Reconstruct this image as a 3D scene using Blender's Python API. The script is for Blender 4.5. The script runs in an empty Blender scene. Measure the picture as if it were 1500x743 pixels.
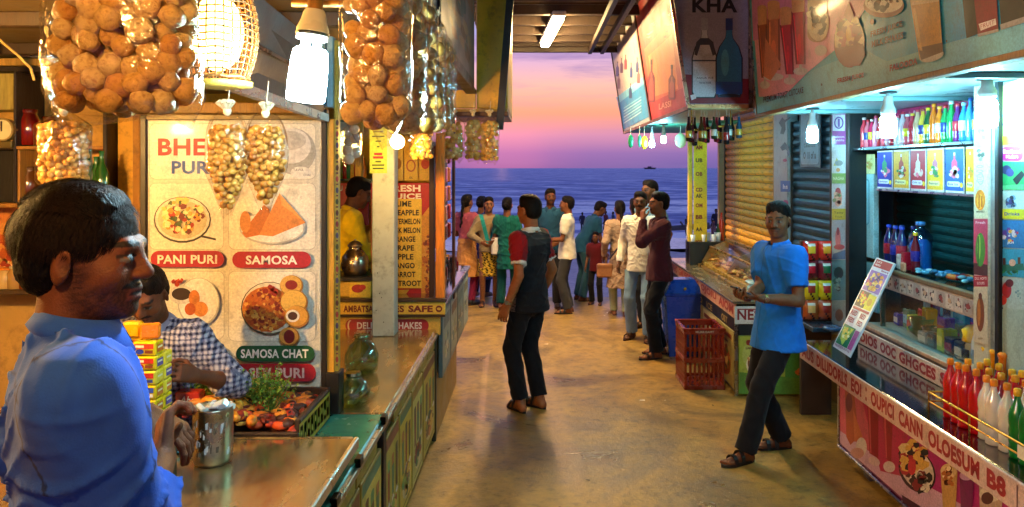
import bpy, math, random
import numpy as np
from mathutils import Vector, Matrix
random.seed(7)
SC = bpy.context.scene
COL = SC.collection
# ------------------------------------------------------------------ camera
F = 1167.0; CX = 783.0; CY = 246.0; CH = 1.93     # focal length, vanishing point (photo pixels), eye height
cam_d = bpy.data.cameras.new('camera'); cam = bpy.data.objects.new('camera', cam_d); COL.objects.link(cam)
cam.location = (0, 0, CH); cam.rotation_euler = (math.pi / 2, 0, 0)
cam_d.sensor_width = 36; cam_d.lens = 36 * F / 1500
cam_d.shift_x = -(CX - 750) / 1500; cam_d.shift_y = -(371.5 - CY) / 1500
cam_d.clip_start = 0.05; cam_d.clip_end = 20000
SC.camera = cam
# ------------------------------------------------------------------ render look
SC.view_settings.view_transform = 'Standard'; SC.view_settings.look = 'None'
SC.view_settings.exposure = 0.55; SC.view_settings.gamma = 1.0; SC.view_settings.use_curve_mapping = False
SC.cycles.use_denoising = True
SC.cycles.max_bounces = 7; SC.cycles.transparent_max_bounces = 16
SC.cycles.diffuse_bounces = 3; SC.cycles.glossy_bounces = 3
SC.cycles.sample_clamp_indirect = 4.0; SC.cycles.sample_clamp_direct = 0
SC.cycles.caustics_reflective = False; SC.cycles.caustics_refractive = False
# ------------------------------------------------------------------ colour helpers
def lin(c):
    if isinstance(c, str):
        c = tuple(int(c[i:i + 2], 16) / 255 for i in (0, 2, 4))
    return tuple((x / 12.92 if x <= .04045 else ((x + .055) / 1.055) ** 2.4) for x in c[:3])
# ------------------------------------------------------------------ world: dusk sky over the sea
wd = bpy.data.worlds.new('World'); SC.world = wd; wd.use_nodes = True
nt = wd.node_tree; nt.nodes.clear()
def N(nt, t, **k):
    n = nt.nodes.new(t)
    for a, b in k.items():
        if a.startswith('i_'):
            n.inputs[a[2:].replace('_', ' ')].default_value = b
        else: setattr(n, a, b)
    return n
def ramp(nt, stops, fac=None):
    r = nt.nodes.new('ShaderNodeValToRGB')
    els = r.color_ramp.elements
    while len(els) < len(stops): els.new(.5)
    for e, (p, c) in zip(els, stops):
        e.position = p; e.color = (*c, 1) if len(c) == 3 else c
    if fac: nt.links.new(fac, r.inputs[0])
    return r
tc = N(nt, 'ShaderNodeTexCoord'); sep = N(nt, 'ShaderNodeSeparateXYZ'); nt.links.new(tc.outputs['Generated'], sep.inputs[0])
mz = N(nt, 'ShaderNodeMath', operation='ARCSINE'); nt.links.new(sep.outputs[2], mz.inputs[0])
mr = N(nt, 'ShaderNodeMapRange'); mr.inputs[1].default_value = -.02; mr.inputs[2].default_value = 1.2
nt.links.new(mz.outputs[0], mr.inputs[0])
def el(px): return (px / F + .02) / 1.22
sky = ramp(nt, [(0, lin('5a5a9e')), (el(0), lin('6a5fa6')), (el(22), lin('8a6db0')), (el(48), lin('d08fb2')), (el(80), lin('fba484')),
                (el(120), lin('f8bfae')), (el(155), lin('dcb4d4')), (el(195), lin('a0a4de')), (.35, lin('a0b0e4')), (.7, lin('7f96dc')), (1, lin('6a84d0'))], mr.outputs[0])
# sunset glow round the sun's azimuth
dv = N(nt, 'ShaderNodeVectorMath', operation='DOT_PRODUCT'); nt.links.new(tc.outputs['Generated'], dv.inputs[0])
SUN_AZ = math.radians(-2.35); SUN_EL = math.radians(.85)
sd = Vector((math.sin(SUN_AZ) * math.cos(SUN_EL), math.cos(SUN_AZ) * math.cos(SUN_EL), math.sin(SUN_EL)))
dv.inputs[1].default_value = sd
gm = N(nt, 'ShaderNodeMapRange'); gm.inputs[1].default_value = .95; gm.inputs[2].default_value = 1.0; nt.links.new(dv.outputs['Value'], gm.inputs[0])
gl = ramp(nt, [(0, (0, 0, 0)), (.6, (.05, .012, .0)), (.88, (.10, .018, .0)), (.96, (.16, .02, .0)), (1, (.36, .05, .01))], gm.outputs[0]); gl.color_ramp.interpolation = 'B_SPLINE'
# streaky clouds
mp = N(nt, 'ShaderNodeMapping'); mp.inputs['Scale'].default_value = (2.2, 2.2, 22); nt.links.new(tc.outputs['Generated'], mp.inputs[0])
nz = N(nt, 'ShaderNodeTexNoise', i_Scale=2.6, i_Detail=7.0, i_Roughness=.62); nt.links.new(mp.outputs[0], nz.inputs[0])
cr = ramp(nt, [(.46, (0, 0, 0)), (.68, (1, 1, 1))], nz.outputs[0])
hb = ramp(nt, [(el(20), (.12, .12, .12)), (el(90), (.2, .2, .2)), (el(150), (1, 1, 1)), (.6, (.4, .4, .4))], mr.outputs[0])
mm = N(nt, 'ShaderNodeMath', operation='MULTIPLY'); nt.links.new(cr.outputs[0], mm.inputs[0]); nt.links.new(hb.outputs[0], mm.inputs[1])
mx = N(nt, 'ShaderNodeMix', data_type='RGBA'); nt.links.new(mm.outputs[0], mx.inputs[0]); nt.links.new(sky.outputs[0], mx.inputs[6])
mx.inputs[7].default_value = (*lin('9a86bc'), 1)
ad = N(nt, 'ShaderNodeMix', data_type='RGBA', blend_type='ADD'); ad.inputs[0].default_value = 1
nt.links.new(mx.outputs[2], ad.inputs[6]); nt.links.new(gl.outputs[0], ad.inputs[7])
bg = N(nt, 'ShaderNodeBackground', i_Strength=.74); nt.links.new(ad.outputs[2], bg.inputs[0])
wo = N(nt, 'ShaderNodeOutputWorld'); nt.links.new(bg.outputs[0], wo.inputs[0])
# the low sun (almost gone)
sl = bpy.data.lights.new('sun', 'SUN'); sl.energy = .08; sl.angle = math.radians(.6); sl.color = (1, .42, .22)
so = bpy.data.objects.new('sun', sl); COL.objects.link(so); so.rotation_euler = (-sd).to_track_quat('-Z', 'Y').to_euler()
# ------------------------------------------------------------------ materials
MATS = {}
def mat(name, rough=.6, metal=0, var=.15, vscale=6, bump=0, bscale=60, spec=.5, coat=0, sub=0, sheen=0, alpha=None, trans=0, col=None, rvar=.1, stretch=None, detail=4, grime=0, gcol='2a2016', fine=0):
    if name in MATS: return MATS[name]
    m = bpy.data.materials.new(name); m.use_nodes = True; MATS[name] = m
    t = m.node_tree; t.nodes.clear()
    L = t.links.new
    o = N(t, 'ShaderNodeOutputMaterial'); p = N(t, 'ShaderNodeBsdfPrincipled'); L(p.outputs[0], o.inputs[0])
    if col is None:
        a = N(t, 'ShaderNodeAttribute', attribute_name='Col'); cs = a.outputs['Color']
    else:
        a = N(t, 'ShaderNodeRGB'); a.outputs[0].default_value = (*lin(col), 1); cs = a.outputs[0]
    c = N(t, 'ShaderNodeTexCoord'); cv = c.outputs['Object']
    if stretch:
        s = N(t, 'ShaderNodeMapping'); s.inputs['Scale'].default_value = stretch; L(cv, s.inputs[0]); cv = s.outputs[0]
    nz = N(t, 'ShaderNodeTexNoise', i_Scale=vscale, i_Detail=detail + 0.0, i_Roughness=.6); L(cv, nz.inputs[0])
    r = N(t, 'ShaderNodeMapRange'); r.inputs[1].default_value = .25; r.inputs[2].default_value = .75
    r.inputs[3].default_value = 1 - var; r.inputs[4].default_value = 1 + var; L(nz.outputs[0], r.inputs[0])
    v = N(t, 'ShaderNodeVectorMath', operation='SCALE'); L(cs, v.inputs[0]); L(r.outputs[0], v.inputs['Scale'])
    out = v.outputs[0]
    if grime:
        n3 = N(t, 'ShaderNodeTexNoise', i_Scale=vscale * 2.3, i_Detail=8.0, i_Roughness=.7); L(cv, n3.inputs[0])
        g = ramp(t, [(.52, (0, 0, 0)), (.72, (grime,) * 3)], n3.outputs[0])
        x = N(t, 'ShaderNodeMix', data_type='RGBA'); L(g.outputs[0], x.inputs[0]); L(out, x.inputs[6]); x.inputs[7].default_value = (*lin(gcol), 1); out = x.outputs[2]
    if fine:
        n7 = N(t, 'ShaderNodeTexNoise', i_Scale=90.0, i_Detail=8.0, i_Roughness=.75); L(cv, n7.inputs[0]); r7 = N(t, 'ShaderNodeMapRange'); r7.inputs[1].default_value = .3; r7.inputs[2].default_value = .7; r7.inputs[3].default_value = 1 - fine; r7.inputs[4].default_value = 1 + fine
        L(n7.outputs[0], r7.inputs[0]); v7 = N(t, 'ShaderNodeVectorMath', operation='SCALE'); L(out, v7.inputs[0]); L(r7.outputs[0], v7.inputs['Scale']); out = v7.outputs[0]
    L(out, p.inputs['Base Color'])
    rr = N(t, 'ShaderNodeMapRange'); rr.inputs[1].default_value = .3; rr.inputs[2].default_value = .7
    rr.inputs[3].default_value = max(.02, rough - rvar); rr.inputs[4].default_value = min(1, rough + rvar); L(nz.outputs[0], rr.inputs[0])
    L(rr.outputs[0], p.inputs['Roughness'])
    p.inputs['Metallic'].default_value = metal; p.inputs['Specular IOR Level'].default_value = spec
    p.inputs['Coat Weight'].default_value = coat; p.inputs['Coat Roughness'].default_value = .08
    if sub:
        p.inputs['Subsurface Weight'].default_value = sub; p.inputs['Subsurface Radius'].default_value = (.01, .004, .002); p.inputs['Subsurface Scale'].default_value = 1
    if sheen: p.inputs['Sheen Weight'].default_value = sheen
    if trans: p.inputs['Transmission Weight'].default_value = trans
    if alpha is not None: p.inputs['Alpha'].default_value = alpha
    if bump:
        n2 = N(t, 'ShaderNodeTexNoise', i_Scale=bscale, i_Detail=5.0); L(cv, n2.inputs[0])
        b = N(t, 'ShaderNodeBump', i_Strength=bump, i_Distance=.01); L(n2.outputs[0], b.inputs['Height']); L(b.outputs[0], p.inputs['Normal'])
    return m
mat('painted', .45, var=.18, vscale=5, bump=.12, grime=.55)
mat('wall_paint', .7, var=.2, vscale=3, bump=.25, grime=.5)
mat('printed_sheet', .48, var=.12, vscale=4, bump=.06, bscale=8, coat=.06, grime=.4, gcol='4a3a2a', fine=.28)
mat('backlit_print', .5, var=.1, vscale=4, coat=.08, grime=.4, bump=.06, bscale=7, fine=.28)
mat('plastic', .28, var=.08, vscale=9, coat=.3, bump=.04, bscale=40)
mat('bottle_plastic', .14, var=.08, vscale=14, coat=.8, bump=.1, bscale=30, sub=.25)
mat('metal', .3, metal=1, var=.15, vscale=8, bump=.06, bscale=30, rvar=.12, grime=.3)
mat('dull_metal', .5, metal=.7, var=.2, vscale=8, bump=.1, bscale=30, rvar=.12, grime=.5)
mat('steel_top', .21, metal=.85, var=.18, vscale=4, bump=.08, bscale=6, rvar=.12, stretch=(3, .8, 1), grime=.08, gcol='8a6430')
mat('black_granite', .1, var=.4, vscale=60, coat=.8, rvar=.05, bump=.03)
mat('cloth', .9, var=.13, vscale=22, bump=.14, bscale=260, sheen=.08, spec=.2)
mat('skin', .54, var=.22, vscale=40, bump=.28, bscale=300, sub=.08, spec=.3)
mat('hair', .55, var=.5, vscale=60, bump=.8, bscale=190, spec=.12, stretch=(1, 1, .35))
mat('leather', .5, var=.2, vscale=30, bump=.2, bscale=120)
mat('food', .55, var=.35, vscale=40, bump=.5, bscale=90, coat=.3, sub=.1)
def puri_mat():
    m = bpy.data.materials.new('puri_crust'); m.use_nodes = True; MATS['puri_crust'] = m; t = m.node_tree; t.nodes.clear(); L = t.links.new
    o = N(t, 'ShaderNodeOutputMaterial'); a = N(t, 'ShaderNodeAttribute', attribute_name='Col'); c = N(t, 'ShaderNodeTexCoord'); n = N(t, 'ShaderNodeTexNoise', i_Scale=2.2, i_Detail=6.0, i_Roughness=.65); L(c.outputs['Object'], n.inputs[0])
    oi = N(t, 'ShaderNodeObjectInfo'); r = ramp(t, [(.32, (.72, .52, .34)), (.48, (1, 1, 1)), (.72, (1.1, 1.15, 1.2))], n.outputs[0]); x = N(t, 'ShaderNodeMix', data_type='RGBA', blend_type='MULTIPLY'); x.inputs[0].default_value = 1; L(a.outputs['Color'], x.inputs[6]); L(r.outputs[0], x.inputs[7])
    b = N(t, 'ShaderNodeBump', i_Strength=.55, i_Distance=.05); L(n.outputs[0], b.inputs['Height'])
    p = N(t, 'ShaderNodeBsdfPrincipled', i_Roughness=.45); L(x.outputs[2], p.inputs['Base Color']); L(b.outputs[0], p.inputs['Normal']); p.inputs['Coat Weight'].default_value = .2
    tr = N(t, 'ShaderNodeBsdfTranslucent'); L(x.outputs[2], tr.inputs[0]); mxs = N(t, 'ShaderNodeMixShader'); mxs.inputs[0].default_value = .25; L(p.outputs[0], mxs.inputs[1]); L(tr.outputs[0], mxs.inputs[2]); L(mxs.outputs[0], o.inputs[0])
puri_mat()
mat('leaf', .6, var=.35, vscale=20, sub=.1)
mat('wood', .55, var=.35, vscale=5, bump=.3, bscale=20, stretch=(8, 8, 1), grime=.5)
def glass(name, col, rough=.04, mixf=.18, opac=.0):
    m = bpy.data.materials.new(name); m.use_nodes = True; MATS[name] = m; t = m.node_tree; t.nodes.clear(); L = t.links.new
    o = N(t, 'ShaderNodeOutputMaterial'); tr = N(t, 'ShaderNodeBsdfTransparent'); g = N(t, 'ShaderNodeBsdfGlossy', i_Roughness=rough)
    tr.inputs[0].default_value = (*col, 1)
    lw = N(t, 'ShaderNodeLayerWeight', i_Blend=.35)
    c = N(t, 'ShaderNodeTexCoord'); n = N(t, 'ShaderNodeTexNoise', i_Scale=18.0, i_Detail=3.0, i_Distortion=1.4); L(c.outputs['Object'], n.inputs[0])
    b = N(t, 'ShaderNodeBump', i_Strength=.5 if 'film' in name else .05, i_Distance=.02); L(n.outputs[0], b.inputs['Height']); L(b.outputs[0], g.inputs['Normal'])
    a = N(t, 'ShaderNodeMath', operation='MULTIPLY_ADD'); L(lw.outputs['Facing'], a.inputs[0]); a.inputs[1].default_value = .12 if name == 'clear_glass' else .36; a.inputs[2].default_value = mixf
    x = N(t, 'ShaderNodeMixShader'); L(a.outputs[0], x.inputs[0]); L(tr.outputs[0], x.inputs[1]); L(g.outputs[0], x.inputs[2]); L(x.outputs[0], o.inputs[0])
    return m
glass('clear_glass', (.94, .97, .96), .03, .04)
glass('green_glass', (.72, .86, .72), .03, .08)
glass('plastic_film', (.98, .97, .95), .07, .03)
glass('blue_water_plastic', (.35, .72, .95), .06, .12)
def emit(name, col, st):
    m = bpy.data.materials.new(name); m.use_nodes = True; MATS[name] = m; t = m.node_tree; t.nodes.clear()
    o = N(t, 'ShaderNodeOutputMaterial'); e = N(t, 'ShaderNodeEmission', i_Strength=st); e.inputs[0].default_value = (*col, 1)
    c = N(t, 'ShaderNodeTexCoord'); n = N(t, 'ShaderNodeTexNoise', i_Scale=4.0); t.links.new(c.outputs['Object'], n.inputs[0])
    r = N(t, 'ShaderNodeMapRange'); r.inputs[3].default_value = st * .93; r.inputs[4].default_value = st * 1.07
    t.links.new(n.outputs[0], r.inputs[0]); t.links.new(r.outputs[0], e.inputs[1]); t.links.new(e.outputs[0], o.inputs[0])
    return m
emit('lamp_warm', (1, .46, .08), 34)
emit('lamp_bare', (1, .54, .15), 2100)
emit('lamp_amber', (1, .50, .12), 420)
emit('lamp_pendant', (1, .52, .15), 560)
emit('lamp_cool', (.50, .84, 1), 300)
emit('lamp_white', (.27, .80, 1), 165)
emit('tube_glow', (1, .68, .28), 240)
# ------------------------------------------------------------------ object bookkeeping
BASE = {}
def tag(o, label=None, cat=None, group=None, kind=None):
    for k, v in (('label', label), ('category', cat), ('group', group), ('kind', kind)):
        if v: o[k] = v
    return o
def thing(name, loc, label, cat, group=None, rot=0):
    o = bpy.data.objects.new(name, None); COL.objects.link(o); o.location = loc; o.rotation_euler = (0, 0, rot)
    o.empty_display_size = .1; BASE[o.name] = Vector(loc) if not rot else Vector(loc); return tag(o, label, cat, group)
def link(name, me, parent, base, m):
    o = bpy.data.objects.new(name, me); COL.objects.link(o)
    if m is not None and not me.materials: me.materials.append(MATS[m] if isinstance(m, str) else m)
    if parent is not None: o.parent = parent; BASE[o.name] = BASE[parent.name]
    else: o.location = base; BASE[o.name] = Vector(base)
    return o
def clone(o, parent=None):
    c = o.copy(); COL.objects.link(c); c.parent = parent
    for ch in list(o.children): clone(ch, c)
    return c
def copy_thing(o, loc, rotz=None, label=None, scale=None):
    c = clone(o); c.location = loc
    if rotz is not None: c.rotation_euler = (0, 0, rotz)
    if label: c['label'] = label
    if scale: c.scale = (scale,) * 3
    return c
def W(u, v, Y): return Vector(((u - CX) / F * Y, Y, CH - (v - CY) / F * Y))
def XP(u, X): return F * X / (u - CX)           # depth at which a wall x = X is met by column u
def WX(u, v, X): return W(u, v, XP(u, X))
def WZ(u, v, z):                                  # point on the level z
    Y = F * (CH - z) / (v - CY); return W(u, v, Y)
# ------------------------------------------------------------------ mesh builder with a colour per face
class MB:
    def __init__(s): s.v = []; s.f = []; s.c = []; s.sm = []
    def add(s, vs, fs, col, smooth=False):
        b = len(s.v); s.v += [tuple(p) for p in vs]
        if isinstance(col, list): s.c += [lin(c) for c in col]
        else: s.c += [lin(col)] * len(fs)
        s.f += [tuple(b + i for i in f) for f in fs]; s.sm += [smooth] * len(fs); return s
    def box(s, lo, hi, col, bev=0.0, rot=None, piv=None):
        lo = list(lo); hi = list(hi)
        for i in range(3):
            if lo[i] > hi[i]: lo[i], hi[i] = hi[i], lo[i]
        c = [(lo[i] + hi[i]) / 2 for i in range(3)]; h = [(hi[i] - lo[i]) / 2 for i in range(3)]
        if bev <= 0:
            vs = [(c[0] + x * h[0], c[1] + y * h[1], c[2] + z * h[2]) for x in (-1, 1) for y in (-1, 1) for z in (-1, 1)]
            fs = [(0, 1, 3, 2), (4, 6, 7, 5), (0, 4, 5, 1), (2, 3, 7, 6), (0, 2, 6, 4), (1, 5, 7, 3)]
        else:
            b = min(bev, min(h) * .9); vs = []; idx = {}
            for sx in (-1, 1):
                for sy in (-1, 1):
                    for sz in (-1, 1):
                        for a in range(3):
                            d = [sx * h[0], sy * h[1], sz * h[2]]
                            for k in range(3):
                                if k != a: d[k] -= (sx, sy, sz)[k] * b
                            idx[(sx, sy, sz, a)] = len(vs); vs.append((c[0] + d[0], c[1] + d[1], c[2] + d[2]))
            fs = []
            for a in range(3):
                o1, o2 = [k for k in range(3) if k != a]
                for sg in (-1, 1):
                    q = []
                    for (p, r) in ((-1, -1), (1, -1), (1, 1), (-1, 1)):
                        k = [0, 0, 0]; k[a] = sg; k[o1] = p; k[o2] = r; q.append(idx[(*k, a)])
                    fs.append(tuple(q))
            for a in range(3):
                o1, o2 = [k for k in range(3) if k != a]
                for p in (-1, 1):
                    for r in (-1, 1):
                        k0 = [0] * 3; k0[o1] = p; k0[o2] = r; k0[a] = -1; k1 = list(k0); k1[a] = 1
                        fs.append((idx[(*k0, o1)], idx[(*k1, o1)], idx[(*k1, o2)], idx[(*k0, o2)]))
            for sx in (-1, 1):
                for sy in (-1, 1):
                    for sz in (-1, 1): fs.append(tuple(idx[(sx, sy, sz, a)] for a in range(3)))
        if rot is not None:
            pv = Vector(piv if piv is not None else c); vs = [pv + rot @ (Vector(p) - pv) for p in vs]
        return s.add(vs, fs, col)
    def quadslab(s, a, b, c, d, t, col):          # four corners + thickness vector
        t = Vector(t); P = [Vector(p) for p in (a, b, c, d)]; Q = [p + t for p in P]
        return s.add(P + Q, [(0, 1, 2, 3), (7, 6, 5, 4), (0, 4, 5, 1), (1, 5, 6, 2), (2, 6, 7, 3), (3, 7, 4, 0)], col)
    def tube(s, a, b, r0, r1=None, col='888888', n=10, caps=True):
        a = Vector(a); b = Vector(b); r1 = r0 if r1 is None else r1; d = (b - a).normalized()
        u = d.cross(Vector((0, 0, 1)) if abs(d.z) < .9 else Vector((1, 0, 0))).normalized(); w = d.cross(u)
        vs = []
        for p, r in ((a, r0), (b, r1)):
            for i in range(n): t = 2 * math.pi * i / n; vs.append(p + (u * math.cos(t) + w * math.sin(t)) * r)
        s.add(vs, [(i, (i + 1) % n, n + (i + 1) % n, n + i) for i in range(n)], col, True)
        if caps: s.add(vs, [tuple(range(n))[::-1], tuple(range(n, 2 * n))], col)
        return s
    def path(s, pts, r, col, n=8):
        pts = [Vector(p) for p in pts]
        for i in range(len(pts) - 1): s.tube(pts[i], pts[i + 1], r, r, col, n)
        return s
    def lathe(s, prof, o, col, n=20, sx=1, sy=1, cols=None, rot=None):   # prof: (radius, height)
        o = Vector(o); vs = []
        for r, z in prof:
            for i in range(n):
                t = 2 * math.pi * i / n; p = Vector((r * math.cos(t) * sx, r * math.sin(t) * sy, z))
                vs.append(o + (rot @ p if rot else p))
        fs = []; cc = []
        for k in range(len(prof) - 1):
            for i in range(n):
                fs.append((k * n + i, k * n + (i + 1) % n, (k + 1) * n + (i + 1) % n, (k + 1) * n + i)); cc.append(cols[k] if cols else col)
        s.add(vs, fs, cc, True)
        s.add(vs, [tuple(range(n))[::-1]], cc[0]); s.add(vs, [tuple(range((len(prof) - 1) * n, len(prof) * n))], cc[-1]); return s
    def ball(s, o, r, col, n=10, m=7, sc=(1, 1, 1), rot=None):
        prof = [(max(.001, math.sin(math.pi * k / m)) * 1, -math.cos(math.pi * k / m)) for k in range(m + 1)]; o = Vector(o); vs = []
        for q, z in prof:
            for i in range(n):
                t = 2 * math.pi * i / n; p = Vector((q * math.cos(t) * r * sc[0], q * math.sin(t) * r * sc[1], z * r * sc[2])); vs.append(o + (rot @ p if rot else p))
        return s.add(vs, [(k * n + i, k * n + (i + 1) % n, (k + 1) * n + (i + 1) % n, (k + 1) * n + i) for k in range(m) for i in range(n)], col, True)
    def mesh(s, name, base):
        me = bpy.data.meshes.new(name); b = Vector(base)
        me.from_pydata([(x - b[0], y - b[1], z - b[2]) for x, y, z in s.v], [], s.f)
        ca = me.color_attributes.new('Col', 'FLOAT_COLOR', 'CORNER'); arr = np.ones((len(me.loops), 4), np.float32); k = 0
        for f, c in zip(s.f, s.c): arr[k:k + len(f), :3] = c; k += len(f)
        ca.data.foreach_set('color', arr.ravel()); me.polygons.foreach_set('use_smooth', s.sm); return me
    def build(s, name, m, parent=None, base=None):
        if base is None:
            if parent is not None: base = BASE[parent.name]
            else:
                xs, ys, zs = zip(*s.v); base = ((min(xs) + max(xs)) / 2, (min(ys) + max(ys)) / 2, min(zs))
        return link(name, s.mesh(name, base), parent, base, m)
def pcopies(proto_me, name, m, parent, items, kind=None):
    """alike pieces sharing one mesh: items = (location in world, rotation euler or None, scale or None)"""
    out = []
    b = BASE[parent.name] if parent else Vector((0, 0, 0))
    for loc, rot, scl in items:
        o = bpy.data.objects.new(name, proto_me); COL.objects.link(o)
        if not proto_me.materials: proto_me.materials.append(MATS[m])
        if parent: o.parent = parent
        o.location = Vector(loc) - b; BASE[o.name] = Vector(loc)
        if rot: o.rotation_euler = rot
        if scl: o.scale = scl if hasattr(scl, '__len__') else (scl,) * 3
        out.append(o)
    return out
# ------------------------------------------------------------------ lettering
_T = {}
def glyphs(txt, bold=.018, shear=0):
    k = (txt, bold, shear)
    if k not in _T:
        cu = bpy.data.curves.new('t', 'FONT'); cu.body = txt; cu.offset = bold; cu.shear = shear; cu.resolution_u = 3; cu.space_character = 1.06
        ob = bpy.data.objects.new('t', cu); COL.objects.link(ob)
        me = bpy.data.meshes.new_from_object(ob.evaluated_get(bpy.context.evaluated_depsgraph_get()))
        vs = [tuple(v.co[:2]) for v in me.vertices]; fs = [tuple(p.vertices) for p in me.polygons]
        bpy.data.objects.remove(ob); bpy.data.curves.remove(cu); bpy.data.meshes.remove(me)
        xs = [v[0] for v in vs]; ys = [v[1] for v in vs]; x0, x1, y0, y1 = min(xs), max(xs), min(ys), max(ys)
        _T[k] = ([((x - x0) / (x1 - x0), (y1 - y) / (y1 - y0)) for x, y in vs], fs)
    return _T[k]
class Art:
    """flat print traced on a plane; px mode = photo pixels cast on the plane, or a frame with (0..1, 0..1)"""
    def __init__(s, p0, n, lift=.001, step=.00007):
        s.p0 = Vector(p0); s.n = Vector(n).normalized(); s.mb = MB(); s.k = 0; s.lift = lift; s.step = step; s.fr = None; s.rnd = random.Random(3)
    def at(s, u, v):
        if s.fr: p = s.fr[0] + s.fr[1] * u + s.fr[2] * v
        else:
            d = Vector(((u - CX) / F, 1, -(v - CY) / F)); o = Vector((0, 0, CH)); p = o + d * ((s.p0 - o).dot(s.n) / d.dot(s.n))
        return p + s.n * (s.lift + s.k * s.step)
    def frame(s, tl, tr, bl, px=True):
        s.fr = None; k = s.k; s.k = -s.lift / s.step
        A, B, C = [s.at(*q) for q in (tl, tr, bl)] if px else [Vector(q) for q in (tl, tr, bl)]
        s.k = k; s.fr = (A, B - A, C - A); return s
    def poly(s, pts, col): s.mb.add([s.at(*p) for p in pts], [tuple(range(len(pts)))], col); s.k += 1; return s
    def rect(s, x0, y0, x1, y1, col): return s.poly([(x0, y0), (x1, y0), (x1, y1), (x0, y1)], col)
    def asp(s):
        return s.fr[1].length / s.fr[2].length if s.fr else 1.0
    def rrect(s, x0, y0, x1, y1, col, r=None, n=5):
        a = s.asp(); h = abs(y1 - y0); r = (r if r is not None else h / 2); rx = r / a; P = []
        for cx, cy, t0 in ((x1 - rx, y0 + r, -90), (x1 - rx, y1 - r, 0), (x0 + rx, y1 - r, 90), (x0 + rx, y0 + r, 180)):
            for i in range(n + 1): t = math.radians(t0 + 90 * i / n); P.append((cx + rx * math.cos(t), cy + r * math.sin(t)))
        return s.poly(P, col)
    def ell(s, cx, cy, rx, ry, col, n=22, rot=0):
        c, d = math.cos(rot), math.sin(rot)
        return s.poly([(cx + rx * math.cos(t) * c - ry * math.sin(t) * d, cy + rx * math.cos(t) * d + ry * math.sin(t) * c) for t in [2 * math.pi * i / n for i in range(n)]], col)
    def text(s, txt, x0, y0, x1, y1, col, bold=.018, dy=0, shear=0):   # dy: slope (drop from left to right)
        vs, fs = glyphs(txt, bold, shear); s.mb.add([s.at(x0 + a * (x1 - x0), y0 + b * (y1 - y0) + a * dy) for a, b in vs], fs, col); s.k += 1; return s
    def blobs(s, cx, cy, rx, ry, n, sz, cols, seed=1, sides=6):
        R = random.Random(seed)
        for i in range(n):
            t = R.random() * 6.28; q = math.sqrt(R.random()); x = cx + rx * q * math.cos(t); y = cy + ry * q * math.sin(t); a = sz * (.5 + R.random()); o = R.random() * 6
            asp = (rx / ry) if s.fr else 1.0
            pts = [(x + a * asp * (.6 + .5 * R.random()) * math.cos(o + 6.283 * j / sides), y + a * (.6 + .5 * R.random()) * math.sin(o + 6.283 * j / sides)) for j in range(sides)]
            s.mb.add([s.at(*p) for p in pts], [tuple(range(sides))], R.choice(cols))
            if i % 4 == 3: s.k += 1
        s.k += 1; return s
    def drink(s, cx, y0, y1, w0, w1, col, top='f4e8d8', foot=True, dx=0, straw=None, hi=None):
        """a tall glass: w0 half width at rim, w1 half width at base, dx lean"""
        h = y1 - y0; yb = y1 - (h * .12 if foot else 0); sh = lambda c, f: ''.join('%02x' % min(255, int(int(c[i:i + 2], 16) * f)) for i in (0, 2, 4)); hi = hi or sh(col, 1.35)
        if straw: s.poly([(cx + dx + w0 * .2, y0 - h * .3), (cx + dx + w0 * .45, y0 - h * .3), (cx + w0 * .2, y0 + h * .3), (cx - w0 * .05, y0 + h * .3)], straw)
        s.poly([(cx + dx - w0, y0), (cx + dx + w0, y0), (cx + w1, yb), (cx - w1, yb)], col)
        s.poly([(cx + dx - w0, y0), (cx + dx + w0, y0), (cx + dx + w0 * .85, y0 + h * .2), (cx + dx - w0 * .85, y0 + h * .22)], top)
        s.ell(cx + dx, y0, w0, h * .04, top, 14)
        for sg_ in (-1, 1): s.poly([(cx + dx + sg_ * w0, y0 + h * .2), (cx + dx + sg_ * w0 * .72, y0 + h * .22), (cx + sg_ * w1 * .68, yb), (cx + sg_ * w1, yb)], sh(col, .68))
        s.ell(cx + dx * .5, y0 + h * .62, w1 * .4, h * .14, sh(col, 1.15), 12)
        s.poly([(cx + dx - w0 * .7, y0 + h * .25), (cx + dx - w0 * .5, y0 + h * .25), (cx - w1 * .45, yb - h * .05), (cx - w1 * .65, yb - h * .05)], hi)
        if foot: s.ell(cx, y1 - h * .03, w1 * 1.5, h * .05, 'd8d0d0', 14); s.poly([(cx - w1 * .3, yb), (cx + w1 * .3, yb), (cx + w1 * .3, y1 - h * .02), (cx - w1 * .3, y1 - h * .02)], 'c8c0c0')
        return s
    def bottle(s, cx, y0, y1, w, col, cap='333333', lab=None):
        h = y1 - y0; P = [(-.25, .1), (.25, .1), (.28, .28), (1, .42), (1, .95), (.8, 1), (-.8, 1), (-1, .95), (-1, .42), (-.28, .28)]
        s.poly([(cx + a * w, y0 + b * h) for a, b in P], col); s.rect(cx - .3 * w, y0, cx + .3 * w, y0 + .12 * h, cap)
        if lab: s.rect(cx - w, y0 + .52 * h, cx + w, y0 + .8 * h, lab)
        return s
    def build(s, parent, name='printed_artwork', m='printed_sheet'):
        return s.mb.build(name, m, parent) if s.mb.v else None
    def flush(s, parent, name='lettering', m='printed_sheet'):
        s.build(parent, name, m); s.mb = MB()
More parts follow.
